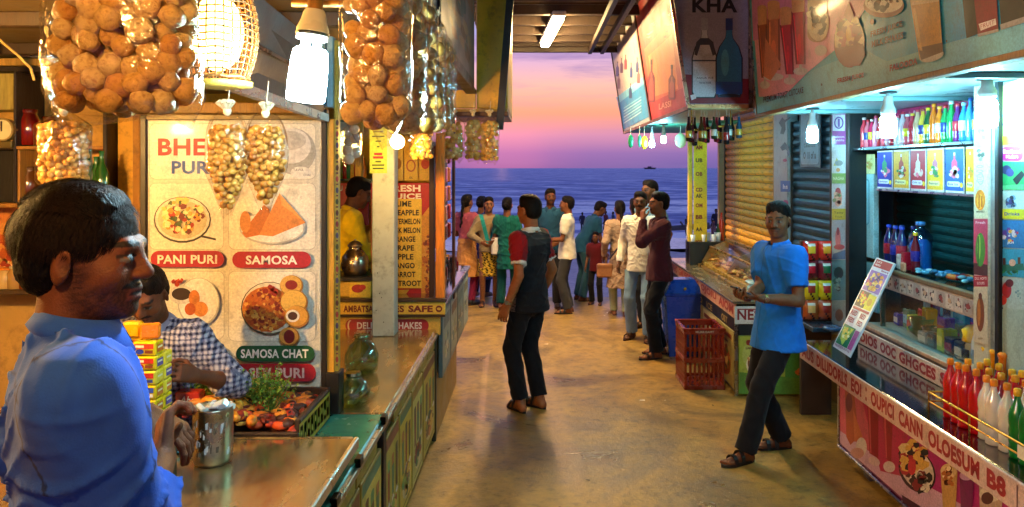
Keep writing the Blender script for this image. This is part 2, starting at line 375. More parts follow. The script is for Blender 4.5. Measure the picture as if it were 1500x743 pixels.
# ------------------------------------------------------------------ signed distance bodies (people)
class SDF:
    def __init__(s, lo, hi, res, fine=()):        # fine: list of (centre, half size, resolution)
        s.ax = []
        for a in range(3):
            xs = [lo[a]]
            while xs[-1] < hi[a]:
                st = res
                for c, h, r in fine:
                    if abs(xs[-1] - c[a]) < h: st = min(st, r)
                xs.append(xs[-1] + st)
            s.ax.append(np.array(xs, np.float32))
        s.D = np.full([len(x) for x in s.ax], .5, np.float32)
    def _sl(s, lo, hi, m):
        S = []
        for a in range(3):
            i0 = max(0, int(np.searchsorted(s.ax[a], lo[a] - m)) - 1); i1 = min(len(s.ax[a]), int(np.searchsorted(s.ax[a], hi[a] + m)) + 1)
            if i1 <= i0: return None, None
            S.append(slice(i0, i1))
        return tuple(S), [s.ax[a][S[a]].reshape([-1 if k == a else 1 for k in range(3)]) for a in range(3)]
    def _op(s, S, d, k, op):
        A = s.D[S]
        if op == 'u':
            if k > 0: h = np.maximum(k - np.abs(A - d), 0) / k; s.D[S] = np.minimum(A, d) - h * h * k * .25
            else: s.D[S] = np.minimum(A, d)
        else:
            d = -d; h = np.maximum(k - np.abs(A - d), 0) / max(k, 1e-6); s.D[S] = np.maximum(A, d) + h * h * k * .25
    def cap(s, a, b, ra, rb, k=.02, op='u', flat=None, fd=(0, 1, 0), end=False):
        a = np.array(a, float); b = np.array(b, float); m = max(.05, k); R = max(ra, rb)
        S, P = s._sl(np.minimum(a, b) - R, np.maximum(a, b) + R, m)
        if S is None: return s
        d = b - a; L2 = max(float(d @ d), 1e-9)
        q = [P[i] - a[i] for i in range(3)]; t = (q[0] * d[0] + q[1] * d[1] + q[2] * d[2]) / L2; tc = np.clip(t, 0, 1)
        w = [q[i] - tc * d[i] for i in range(3)]; n2 = w[0] ** 2 + w[1] ** 2 + w[2] ** 2
        if flat:
            f = np.array(fd, float); f /= np.linalg.norm(f); dd = w[0] * f[0] + w[1] * f[1] + w[2] * f[2]; n2 = n2 + dd * dd * (1 / flat ** 2 - 1)
        r = np.sqrt(np.maximum(n2, 0)) - (ra + (rb - ra) * tc)
        if flat: r = r * (.5 + .5 * flat)
        if end: L = math.sqrt(L2); r = np.maximum(r, (t - 1) * L)
        s._op(S, r, k, op); return s
    def ell(s, c, r, k=.02, op='u', rot=None):
        c = np.array(c, float); r = np.array(r, float); R = r.max(); S, P = s._sl(c - R, c + R, max(.05, k))
        if S is None: return s
        q = [P[i] - c[i] for i in range(3)]
        if rot is not None: q = [q[0] * rot[0, j] + q[1] * rot[1, j] + q[2] * rot[2, j] for j in range(3)]
        k0 = np.sqrt(sum((q[i] / r[i]) ** 2 for i in range(3))); k1 = np.sqrt(sum((q[i] / r[i] ** 2) ** 2 for i in range(3))) + 1e-9
        s._op(S, k0 * (k0 - 1) / k1, k, op); return s
    def plane(s, p, n):                            # keep the side n points away from
        n = np.array(n, float); n /= np.linalg.norm(n); P = [s.ax[a].reshape([-1 if k == a else 1 for k in range(3)]) for a in range(3)]
        s.D = np.maximum(s.D, sum((P[i] - p[i]) * n[i] for i in range(3))).astype(np.float32); return s
    def custom(s, fn, k=.018):
        P = [s.ax[a].reshape([-1 if k == a else 1 for k in range(3)]) for a in range(3)]; b = fn(*P); h = np.maximum(k - np.abs(s.D - b), 0) / k; s.D = (np.maximum(s.D, b) + h * h * k * .25).astype(np.float32); return s
    def folds(s, amp, seed=0, freq=22, dirs=5):
        R = random.Random(seed); idx = np.nonzero(np.abs(s.D) < .03); P = [s.ax[a][idx[a]] for a in range(3)]; d = np.zeros(len(idx[0]), np.float32)
        for i in range(dirs):
            f = freq * (.6 + R.random() * .8); v = [R.gauss(0, 1), R.gauss(0, 1), R.gauss(0, 1.1)]; n = math.sqrt(sum(x * x for x in v)); v = [x / n * f for x in v]
            w = [R.gauss(0, 1) * f * .30 for _ in range(3)]; ph = R.random() * 6; w2 = [R.gauss(0, 6) for _ in range(3)]
            a = P[0] * v[0] + P[1] * v[1] + P[2] * v[2] + ph + 1.3 * np.sin(P[0] * w[0] + P[1] * w[1] + P[2] * w[2] + ph)
            mk = np.clip(.5 + .9 * np.sin(P[0] * w2[0] + P[1] * w2[1] + P[2] * w2[2] + ph * 2), 0, 1); sn = np.abs(np.sin(a))
            d += mk * (np.exp(-(sn / .30) ** 2) * -1.0 + .25)
        s.D[idx] += (amp * d / math.sqrt(dirs)).astype(np.float32); return s
    def mesh(s, name, colfn, base=(0, 0, 0), post=None):
        D = s.D; D[0] = D[-1] = .5; D[:, 0] = D[:, -1] = .5; D[:, :, 0] = D[:, :, -1] = .5
        sg = D < 0; cnt = np.zeros([n - 1 for n in D.shape], np.int8)
        for i in (0, 1):
            for j in (0, 1):
                for k in (0, 1): cnt += sg[i:D.shape[0] - 1 + i, j:D.shape[1] - 1 + j, k:D.shape[2] - 1 + k]
        act = np.nonzero((cnt > 0) & (cnt < 8)); n = len(act[0]); ids = np.full(cnt.shape, -1, np.int32); ids[act] = np.arange(n)
        acc = np.zeros((n, 3), np.float32); w = np.zeros(n, np.float32); i, j, k = act
        for a in range(3):
            o1, o2 = [q for q in range(3) if q != a]
            for e1 in (0, 1):
                for e2 in (0, 1):
                    c0 = [i, j, k]; c0[o1] = c0[o1] + e1; c0[o2] = c0[o2] + e2; c1 = list(c0); c1[a] = c1[a] + 1
                    d0 = D[tuple(c0)]; d1 = D[tuple(c1)]; m = (d0 < 0) != (d1 < 0); t = np.where(m, d0 / np.where(m, d0 - d1, 1), 0)
                    p = np.stack([s.ax[q][c0[q]] for q in range(3)], 1); p[:, a] += t * (s.ax[a][c1[a]] - s.ax[a][c0[a]])
                    acc += p * m[:, None]; w += m
        V = acc / np.maximum(w, 1)[:, None]; Q = []
        for a in range(3):
            o1, o2 = [(1, 2), (2, 0), (0, 1)][a]
            sl0 = [slice(None)] * 3; sl1 = [slice(None)] * 3; sl0[a] = slice(0, -1); sl1[a] = slice(1, None)
            A = sg[tuple(sl0)]; B = sg[tuple(sl1)]; c = np.nonzero(A != B); ok = (c[o1] > 0) & (c[o2] > 0) & (c[o1] < D.shape[o1] - 1) & (c[o2] < D.shape[o2] - 1); c = [x[ok] for x in c]
            fl = A[tuple(c)]
            def g(d1, d2): q = list(c); q[o1] = q[o1] + d1; q[o2] = q[o2] + d2; return ids[tuple(q)]
            q = np.stack([g(-1, -1), g(0, -1), g(0, 0), g(-1, 0)], 1); q[~fl] = q[~fl][:, ::-1]; Q.append(q)
        Q = np.concatenate(Q); Q = Q[(Q >= 0).all(1)]
        if post is not None: V = post(V)
        me = bpy.data.meshes.new(name); me.vertices.add(len(V)); me.vertices.foreach_set('co', (V - np.array(base, np.float32)).astype(np.float32).ravel())
        me.loops.add(len(Q) * 4); me.loops.foreach_set('vertex_index', Q.ravel().astype(np.int32)); me.polygons.add(len(Q))
        me.polygons.foreach_set('loop_start', np.arange(0, len(Q) * 4, 4, dtype=np.int32)); me.polygons.foreach_set('loop_total', np.full(len(Q), 4, np.int32))
        me.polygons.foreach_set('use_smooth', np.ones(len(Q), bool)); me.update(calc_edges=True)
        ca = me.color_attributes.new('Col', 'FLOAT_COLOR', 'POINT'); arr = np.ones((len(V), 4), np.float32); arr[:, :3] = colfn(V); ca.data.foreach_set('color', arr.ravel())
        return me
def flat(c):
    c = np.array(lin(c), np.float32); return lambda V: np.tile(c, (len(V), 1))
def rotm(yaw, pitch=0, roll=0):                    # yaw about z, pitch: nose down positive, roll
    cy, sy, cp, sp, cr, sr = math.cos(yaw), math.sin(yaw), math.cos(-pitch), math.sin(-pitch), math.cos(roll), math.sin(roll)
    return np.array([[cy, -sy, 0], [sy, cy, 0], [0, 0, 1]]) @ np.array([[1, 0, 0], [0, cp, -sp], [0, sp, cp]]) @ np.array([[cr, 0, sr], [0, 1, 0], [-sr, 0, cr]])
def ik(S, T, a, b, pole):
    S = np.array(S, float); T = np.array(T, float); d = T - S; L = np.linalg.norm(d)
    if L > (a + b) * .995: T = S + d / L * (a + b) * .995; d = T - S; L = np.linalg.norm(d)
    x = (a * a - b * b + L * L) / (2 * L); h = math.sqrt(max(a * a - x * x, 0)); u = d / L; p = np.array(pole, float); p = p - u * (p @ u); p /= np.linalg.norm(p) + 1e-9
    return S + u * x + p * h, T
def hand(S, wr, d, n, side, s=1.0, curl=.5, k=.008, spread=1.0, tcurl=.5, curls=None):
    """palm, four unequal bent fingers and a thumb off the side; d along the hand, n out of the palm"""
    d = np.array(d, float); d /= np.linalg.norm(d); n = np.array(n, float); n -= d * (n @ d); n /= np.linalg.norm(n); w = np.cross(d, n) * side; wr = np.array(wr, float)
    for i in range(4):
        q = (i - 1.5); S.cap(wr + (d * .0 + w * q * .012) * s, wr + (d * .084 + w * q * .02) * s, .016 * s, .0125 * s, .012)
    LN = [.072, .080, .074, .058]
    for i in range(4):
        q = (i - 1.5) ; p = wr + (d * .086 + w * q * .021) * s; an = 0; c = (curls[i] if curls else curl * (.85 + .12 * i))
        for j, fr in enumerate((.44, .31, .25)):
            an += c * (.9 if j else .7); dd = d * math.cos(an) + n * math.sin(an) + w * q * .06 * spread; dd /= np.linalg.norm(dd)
            e = p + dd * LN[i] * fr * s; S.cap(p, e, (.0095 - .0008 * j) * s, (.0088 - .0009 * j) * s, k * .5); p = e
    p = wr + (d * .02 - w * .024) * s; dd = d * .6 - w * .7 + n * .35; dd /= np.linalg.norm(dd); e = p + dd * .042 * s; S.cap(p, e, .0135 * s, .011 * s, .012)
    d2 = d * .85 - w * (.45 - tcurl * .6) + n * (.25 + tcurl * .5); d2 /= np.linalg.norm(d2); e2 = e + d2 * .030 * s; S.cap(e, e2, .0105 * s, .0095 * s, k * .5)
    d3 = d * .8 + w * tcurl * .5 + n * (.2 + tcurl * .5); d3 /= np.linalg.norm(d3); S.cap(e2, e2 + d3 * .024 * s, .0095 * s, .008 * s, k * .5)
def head(S, c, R, s, face=1.0):
    f = lambda x, y, z: c + R @ (np.array((x, y, z)) * s)
    S.ell(f(0, -.018, .032), np.array((.074, .092, .084)) * s, .02, rot=R)
    S.ell(f(0, .022, -.022), np.array((.062, .066, .078)) * s, .03, rot=R)
    S.ell(f(0, .032, -.074), np.array((.047, .050, .040)) * s, .028, rot=R)
    S.ell(f(0, .072, -.096), np.array((.020, .017, .016)) * s, .022, rot=R)
    S.cap(f(-.03, .078, .018), f(.03, .078, .018), .014 * s, .014 * s, .02)
    for x in (-1, 1):
        S.ell(f(x * .04, .058, -.03), np.array((.022, .02, .022)) * s, .025, rot=R)
        S.ell(f(x * .030, .098, -.004), np.array((.017, .014, .012)) * s, .014, 's', rot=R)
        S.ell(f(x * .030, .079, -.005), np.array((.0135, .0115, .0105)) * s, .004, rot=R)
        S.ell(f(x * .077, -.008, -.014), np.array((.009, .019, .033)) * s, .006, rot=R @ rotm(-x * .35, .25))
        S.ell(f(x * .086, .0, -.010), np.array((.007, .010, .017)) * s, .006, 's', rot=R)
    S.cap(f(0, .083, .012), f(0, .104, -.030), .0085 * s, .0125 * s, .014)
    for x in (-1, 1): S.ell(f(x * .0125, .094, -.034), np.array((.0085, .010, .0075)) * s, .008, rot=R)
    S.cap(f(-.019, .083, -.059), f(.019, .083, -.059), .0075 * s, .0075 * s, .008); S.ell(f(0, .089, -.059), np.array((.014, .008, .0065)) * s, .008, rot=R)
    S.cap(f(-.016, .082, -.0735), f(.016, .082, -.0735), .0078 * s, .0078 * s, .008); S.ell(f(0, .087, -.0735), np.array((.013, .008, .0065)) * s, .006, rot=R)
    S.cap(f(-.022, .094, -.0665), f(.022, .094, -.0665), .0018 * s, .0018 * s, .004, 's')
def facecols(V, c, R, s, skin, hairc, must=False, beard=0.0, lip='6e3a30'):
    P = (V - c) @ R / s; x = np.abs(P[:, 0]); y = P[:, 1]; z = P[:, 2]; C = np.tile(np.array(lin(skin), np.float32), (len(V), 1)); hc = np.array(lin(hairc), np.float32)
    near = (np.abs(P) < .16).all(1)
    def put(m, col, a=1.0): C[m & near] = C[m & near] * (1 - a) + np.array(col, np.float32) * a
    if beard:
        sm = lambda a, lo, hi: np.clip((a - lo) / (hi - lo), 0, 1)
        w = np.maximum(sm(-z, .038, .062) * sm(y, -.02, .02), sm(-z, -.01, .02) * sm(y, -.015, .005) * (1 - sm(y, .02, .045)) * sm(x, .04, .06)) * (1 - sm(-z, .108, .135)) * near * beard
        w = w * (.75 + .25 * np.sin(P[:, 0] * 900 + 7 * np.sin(P[:, 2] * 800))); C = C * (1 - w[:, None]) + hc * w[:, None]
    put((np.abs(z - .020 - .15 * (.03 - np.abs(x - .03))) < .0055) & (x > .010) & (x < .052) & (y > .045), hc, .95)
    put((np.abs(z + .066) < .013) & (x < .026) & (y > .072), lin(lip), .6)
    put((np.abs(z + .0665) < .0022) & (x < .024) & (y > .07), (.01, .005, .004), .9)
    e = (((x - .030) / .0155) ** 2 + ((z + .005) / .0062) ** 2 < 1) & (y > .06); put(e, (.13, .11, .10))
    put((((x - .030) ** 2 + (z + .005) ** 2) < .0072 ** 2) & (y > .06), (.012, .008, .006))
    put((np.abs(z - .0035 + 8 * (x - .03) ** 2) < .0022) & (x > .013) & (x < .048) & (y > .055), (.01, .007, .005), .9)
    if must: put((z > -.0575) & (z < -.040 - .3 * x) & (x < .036) & (y > .066), hc, .97)
    return C
# ------------------------------------------------------------------ people
def person(label, loc, heading, H=1.68, skin='7a4a2c', hairc='120c09', head_yaw=0, head_pitch=0, head_roll=0, lean=0, lean_side=0, res=.012, fres=.007,
           top=None, bottom=None, feet='sandal', hairstyle='short', must=False, beard=0.0, wr=(None, None), pole=(None, None), ank=(None, None), hd=(None, None),
           hn=(None, None), curl=(.45, .45), ankz=0.075, group=None, legs=True, build=1.0, seed=1, curls=(None, None), toe=(None, None), shoe='2a1c14', hipz=None, hres=None, neckl=.05):
    """local frame: forward +Y, right +X, up +Z, origin between the feet; index 0 = left, 1 = right"""
    s = H / 1.72; rot = math.radians(heading - 90); root = thing('person', loc, label, 'person', group); root.rotation_euler = (0, 0, rot)
    A = lambda *p: np.array(p, float) * s
    hz = (hipz if hipz else .93)
    pel = A(0, 0, hz)
    Rl = rotm(0, lean, lean_side)
    def up(x, y, z): return pel + Rl @ (A(x, y, z - .93))
    chest, neckb, hc = up(0, .0, 1.24), up(0, -.015, 1.44), None
    sh = [up(-.176 * build, -.005, 1.375), up(.176 * build, -.005, 1.375)]
    HR = rotm(head_yaw, head_pitch + lean * .35, head_roll); neckt = neckb + Rl @ A(0, .012, neckl)
    hc = neckt + HR @ A(0, .012, .115)
    el, wrs = [], []
    for i, sd in ((0, -1), (1, 1)):
        T = wr[i] if wr[i] is not None else up(sd * .245, .035, .885) / s
        e, t = ik(sh[i], np.array(T) * s, .285 * s, .255 * s, pole[i] if pole[i] is not None else (sd * .25, -1, 0)); el.append(e); wrs.append(t)
    hip = [pel + A(-.092, 0, -.02), pel + A(.092, 0, -.02)]; kn, an = [], []
    for i, sd in ((0, -1), (1, 1)):
        T = ank[i] if ank[i] is not None else (sd * .10, -.02, ankz)
        k_, t = ik(hip[i], np.array(T) * s, .425 * s, .43 * s, (sd * .1, 1, 0)); kn.append(k_); an.append(t)
    toes = [np.array((math.sin(toe[i] if toe[i] is not None else sd * .2), math.cos(toe[i] if toe[i] is not None else sd * .2), 0)) for i, sd in ((0, -1), (1, 1))]
    pts = [pel, hc, *sh, *el, *wrs, *kn, *an]; lo = np.min(pts, 0) - .19 * s; hi = np.max(pts, 0) + .19 * s
    lo[2] = min(an[0][2], an[1][2]) - .09 * s
    hands = []
    for i, sd in ((0, -1), (1, 1)):
        fa = wrs[i] - el[i]; fa /= np.linalg.norm(fa); d = np.array(hd[i], float) if hd[i] is not None else fa; n = np.array(hn[i], float) if hn[i] is not None else np.array((-sd, .15, 0)); hands.append((d / np.linalg.norm(d), n))
    fine = [(hc, .135 * s, fres)] + [(wrs[i] + hands[i][0] * .09 * s, .10 * s, fres) for i in (0, 1)]
    B = SDF(lo, hi, res, fine); kr = .03 * s
    bfl = .66
    B.cap(pel + Rl @ A(0, 0, .04), chest, .100 * s * build, .12 * s * build, kr, flat=bfl, fd=Rl @ np.array((0, 1, 0))); B.cap(sh[0] * .8 + sh[1] * .2, sh[1] * .8 + sh[0] * .2, .055 * s, .055 * s, kr)
    B.cap(neckb - Rl @ A(0, 0, .04), hc + HR @ A(0, -.02, -.05), .060 * s, .054 * s, .02)
    for i, sd in ((0, -1), (1, 1)):
        B.cap(sh[i], el[i], .043 * s * build, .038 * s * build, .02); B.cap(el[i], el[i] * .55 + wrs[i] * .45, .040 * s * build, .037 * s * build, .01); B.cap(el[i] * .55 + wrs[i] * .45, wrs[i], .037 * s * build, .026 * s, .01)
        hand(B, wrs[i], hands[i][0], hands[i][1], -sd, s * .97, curl[i], curls=curls[i])
        if legs:
            B.cap(hip[i], kn[i], (.050 if bottom and bottom.get('kind') != 'skirt' else .068) * s, .050 * s, .02); B.cap(kn[i], an[i], .052 * s, .038 * s, .01); t = toes[i]
            hl = an[i] - t * .035 * s; hl[2] = an[i][2] - .045 * s; B.cap(an[i], hl, .036 * s, .028 * s, .02)
            bt = an[i] + t * .13 * s; bt[2] = an[i][2] - .052 * s; B.cap(an[i] + t * .02 * s - A(0, 0, .02), bt, .032 * s, .024 * s, .02); B.cap(hl, bt, .026 * s, .024 * s, .02)
            side = np.array((t[1], -t[0], 0)) * (-sd)
            for q in range(5):
                b0 = bt + side * (.030 - q * .0145) * s; B.cap(b0 - t * .02 * s, b0 + t * (.045 - .006 * q) * s, .0125 * s, (.0115 - .0008 * q) * s, .008)
    head(B, hc, HR, s)
    me = B.mesh('body', lambda V: facecols(V, hc, HR, s, skin, hairc, must, beard)); body = link('body', me, root, None, 'skin')
    # hair
    hr = hres or max(.005, fres); f = lambda x, y, z: hc + HR @ (np.array((x, y, z)) * s)
    lo2 = hc - .17 * s; hi2 = hc + .16 * s
    if hairstyle in ('long', 'braid', 'pony'): lo2 = lo2 - np.array((.06, .12, .45)) * s
    G = SDF(lo2, hi2, hr)
    G.ell(f(0, -.022, .040), np.array((.0795, .099, .0865)) * s, .01, rot=HR); G.cap(f(-.032, .026, .088), f(.034, .034, .090), .025 * s, .027 * s, .04)
    G.ell(f(0, -.05, -.01), np.array((.076, .064, .075)) * s, .02, rot=HR)
    cut = hairstyle == 'short'
    def hl(X, Y, Z):
        q = [X - hc[0], Y - hc[1], Z - hc[2]]; x, y, z = [(q[0] * HR[0, j] + q[1] * HR[1, j] + q[2] * HR[2, j]) / s for j in range(3)]; ax = np.abs(x)
        line = .036 + .42 * (z + .03) + .004 * np.sin(x * 210 + seed) + .003 * np.sin(x * 97) - .55 * np.clip(ax - .042, 0, 1)
        a = np.minimum(y - line, .078 - z + .004 * np.sin(x * 160)); b_ = np.minimum(-.028 - z, y + .022); c = -.080 - z + .3 * np.clip(ax - .03, 0, 1)
        e = .030 - np.sqrt((ax - .088) ** 2 + ((y + .006) * 1.15) ** 2 + ((z + .018) * .85) ** 2)
        return np.maximum(np.maximum(a, b_), np.maximum(c if cut else -1, e)) * s
    G.custom(hl)
    G.folds(.0045 * s, seed, 190, 6)
    if hairstyle == 'bun': G.ell(f(0, -.13, .0), np.array((.042, .038, .042)) * s, .01)
    if hairstyle == 'long':
        G.cap(f(0, -.075, .0), f(0, -.10, -.2), .07 * s, .06 * s, .03, flat=.5); G.cap(f(0, -.10, -.2), f(0, -.11, -.38), .06 * s, .03 * s, .02, flat=.5)
    if hairstyle in ('braid', 'pony'):
        L = .40 if hairstyle == 'braid' else .26
        for q in range(7): G.ell(f(.012 * math.sin(q * 3), -.115 - .01 * q, -.02 - L * q / 7), np.array((.03 - .0022 * q, .026 - .002 * q, .04)) * s, .01)
    hm = G.mesh('hair', flat(hairc)); link('hair', hm, root, None, 'hair')
    # shirt or other top
    if top:
        T = dict(col='3060b0', sleeve='short', hem=.80, loose=.014, collar=True, flare=0, mat='cloth', amp=.014, freq=44); T.update(top); lo_ = T['loose'] * s; col = T['col']
        G = SDF(lo - .03, hi + .03, res if res > .009 else .009, [(neckb, .16 * s, max(.006, fres))]); fd = Rl @ np.array((0, 1, 0)); wd_ = build
        hem = pel + A(0, 0, T['hem'] - .93)
        G.cap(hem, pel + Rl @ A(0, 0, .06), .166 * s * wd_ + lo_ + T['flare'] * s, .140 * s * wd_ + lo_, .03, flat=.86, fd=fd)
        G.cap(pel + Rl @ A(0, 0, .06), chest + Rl @ A(0, 0, .03), .138 * s * wd_ + lo_, .150 * s * wd_ + lo_, .03, flat=.68, fd=fd)
        G.cap(sh[0] * .86 + sh[1] * .14 - Rl @ A(0, 0, .03), sh[1] * .86 + sh[0] * .14 - Rl @ A(0, 0, .03), .060 * s + lo_, .060 * s + lo_, .08); G.cap(chest, neckb - Rl @ A(0, 0, .045), .13 * s * wd_ + lo_, .075 * s, .05, flat=.7, fd=fd)
        for i in (0, 1):
            r0 = .050 * s * wd_ + lo_ * .7
            if T['sleeve'] == 'short': G.cap(sh[i], sh[i] * .30 + el[i] * .70, r0 * 1.06, r0 * 1.04, .07, end=True)
            elif T['sleeve'] == 'long':
                G.cap(sh[i], el[i], r0 * 1.06, .045 * s + lo_, .07); G.cap(el[i], wrs[i] * .96 + el[i] * .04, .045 * s + lo_, .034 * s + lo_ * .5, .02, end=True)
            elif T['sleeve'] == 'roll':
                G.cap(sh[i], el[i], r0 * 1.06, .047 * s + lo_, .08); G.cap(el[i], wrs[i] * .38 + el[i] * .62, .047 * s + lo_, .043 * s + lo_, .02, end=True)
                G.cap(wrs[i] * .14 + el[i] * .86, wrs[i] * .42 + el[i] * .58, .050 * s + lo_, .049 * s + lo_, .006, end=True)
        G.folds(T['amp'] * s, seed, T['freq'], 6)
        if T['hem'] < .7: G.folds(.02 * s, seed + 5, 40, 3)
        c0 = neckb + Rl @ A(0, .01, .012)
        G.cap(c0 + Rl @ A(0, 0, 0), c0 + Rl @ A(0, .02, .16), .060 * s, .066 * s, .006, 's')
        G.plane(hem, (0, 0, -1))
        fn = (lambda V: col(V, dict(sh=sh, el=el, neck=neckb, chest=chest, pel=pel, s=s, Rl=Rl, wr=wrs))) if callable(col) else flat(col)
        me = G.mesh(T.get('name', 'shirt'), fn); link(T.get('name', 'shirt'), me, root, None, T['mat'])
        if T['collar']:
            cc = T.get('ccol', T['col'] if not callable(T['col']) else 'cccccc'); RM = Matrix([list(r) for r in Rl]); nb = Vector(neckb) + RM @ Vector((0, .012, -.010)) * s; mb = MB(); n_ = 24; vs = []
            for q in range(n_ + 1):
                a_ = math.radians(-158 + 316 * q / n_); bk = .5 + .5 * math.cos(a_); fr_ = (1 - bk); dx, dy = math.sin(a_), -math.cos(a_)
                for r_, z_ in ((.062, .004 + .020 * bk), (.064, .020 + .026 * bk), (.068, .021 + .026 * bk), (.088 + .012 * fr_, .004 + .018 * bk - .042 * fr_ ** 2), (.081 + .012 * fr_, -.006 + .016 * bk - .042 * fr_ ** 2)):
                    vs.append(nb + RM @ (Vector((dx * r_, dy * r_ * .95 + .004, z_)) * s))
            mb.add(vs, [(q * 5 + k, q * 5 + k + 1, q * 5 + k + 6, q * 5 + k + 5) for q in range(n_) for k in range(4)], cc, True); link('collar', mb.mesh('collar', (0, 0, 0)), root, None, T['mat'])
    if bottom:
        T = dict(col='1a1a1e', kind='trousers', loose=.012, hem=.06, mat='cloth', top=.99); T.update(bottom); lo_ = T['loose'] * s; col = T['col']; T['top'] = min(T['top'], (top or {}).get('hem', .80) + .012)
        G = SDF(lo - .03, np.array((hi[0] + .03, hi[1] + .03, T['top'] * s + .05 + (pel[2] - .93 * s))), res if res > .009 else .009)
        if T['kind'] == 'skirt':
            G.cap(pel + A(0, 0, .06), pel + A(0, 0, T['hem'] - .93), .13 * s, .20 * s, .03, flat=.8); G.folds(.03 * s, seed, 38, 3); G.plane(pel + A(0, 0, T['hem'] - .93), (0, 0, -1))
        else:
            G.cap(pel + A(0, 0, .07), pel + A(0, 0, -.03), .132 * s * build, .150 * s * build + lo_ * .5, .03, flat=.74)
            for i, sd in ((0, -1), (1, 1)):
                G.cap(hip[i] + A(0, -.01, .0), kn[i], .086 * s * build + lo_ * .6, .060 * s + lo_, .03)
                e = an[i] + (kn[i] - an[i]) * ((T['hem'] - ankz) / .45 if T['hem'] > ankz else 0) ; G.cap(kn[i], e, .060 * s + lo_, (.044 if T['kind'] == 'leggings' else .058) * s + lo_, .02, end=True)
            G.folds((.012 if T['kind'] != 'leggings' else .006) * s, seed + 2, 24, 5)
        G.plane(pel + A(0, 0, T['top'] - .93), (0, 0, 1))
        fn = (lambda V: col(V, dict(pel=pel, s=s, kn=kn, an=an))) if callable(col) else flat(col)
        me = G.mesh(T.get('name', 'skirt' if T['kind'] == 'skirt' else 'trousers'), fn); link(T.get('name', 'skirt' if T['kind'] == 'skirt' else 'trousers'), me, root, None, T['mat'])
    if feet and legs:
        for i, sd in ((0, -1), (1, 1)):
            t = Vector(toes[i]); sdv = Vector((t.y, -t.x, 0)); a = Vector(an[i]); a.z -= .078 * s; mb = MB(); prof = []
            for q in range(16):
                th = 2 * math.pi * q / 16; l = .135 * math.cos(th); w = (.048 if l > 0 else .036) * math.sin(th) * (1 - .12 * (l > .1)); prof.append(a + t * (.065 + l) * s + sdv * w * s)
            n = 16; vs = [p + Vector((0, 0, .001)) for p in prof] + [p + Vector((0, 0, .020 * s)) for p in prof]
            mb.add(vs, [tuple(range(n))[::-1], tuple(range(n, 2 * n))] + [(q, (q + 1) % n, n + (q + 1) % n, n + q) for q in range(n)], shoe)
            for l0, hgt in ((.11, .05), (.055, .072)) if feet == 'sandal' else ():
                ps = [a + t * l0 * s + sdv * (.048 * math.cos(th)) * s + Vector((0, 0, (.018 + hgt * math.sin(th)) * s)) for th in [math.pi * q / 6 for q in range(7)]]
                for q in range(6):
                    d = t * .014 * s; u = Vector((0, 0, .006 * s)); mb.add([ps[q] - d, ps[q + 1] - d, ps[q + 1] + d, ps[q] + d, ps[q] - d + u, ps[q + 1] - d + u, ps[q + 1] + d + u, ps[q] + d + u], [(3, 2, 1, 0), (4, 5, 6, 7), (0, 1, 5, 4), (2, 3, 7, 6)], shoe)
            if feet == 'shoe':
                mb.ball(a + t * .085 * s + Vector((0, 0, .035 * s)), .1, shoe, 12, 8, (.46, 1.25, .40), Matrix.Rotation(math.atan2(-t.x, t.y), 3, 'Z')); mb.ball(a + t * -.01 * s + Vector((0, 0, .055 * s)), .06, shoe, 10, 6, (.75, 1, .8))
            link('shoe' if feet == 'shoe' else 'sandal', mb.mesh('sandal', (0, 0, 0)), root, None, 'leather')
    return root, dict(sh=sh, el=el, wr=wrs, hc=hc, HR=HR, s=s, neck=neckb, pel=pel, kn=kn, an=an, hands=hands, Rl=Rl, rot=rot, loc=Vector(loc))
def to_local(p, loc, heading):
    a = math.radians(heading - 90); d = Vector(p) - Vector(loc); c, s = math.cos(-a), math.sin(-a); return np.array((d.x * c - d.y * s, d.x * s + d.y * c, d.z))
def to_world(p, info):
    c, s = math.cos(info['rot']), math.sin(info['rot']); return Vector((info['loc'].x + p[0] * c - p[1] * s, info['loc'].y + p[0] * s + p[1] * c, info['loc'].z + p[2]))
def spot(u, v, Y=None, z=0):                       # where feet at photo pixel (u, v) stand
    return WZ(u, v, z) if Y is None else W(u, v, Y)

LIN = lambda c: np.array(lin(c), np.float32)
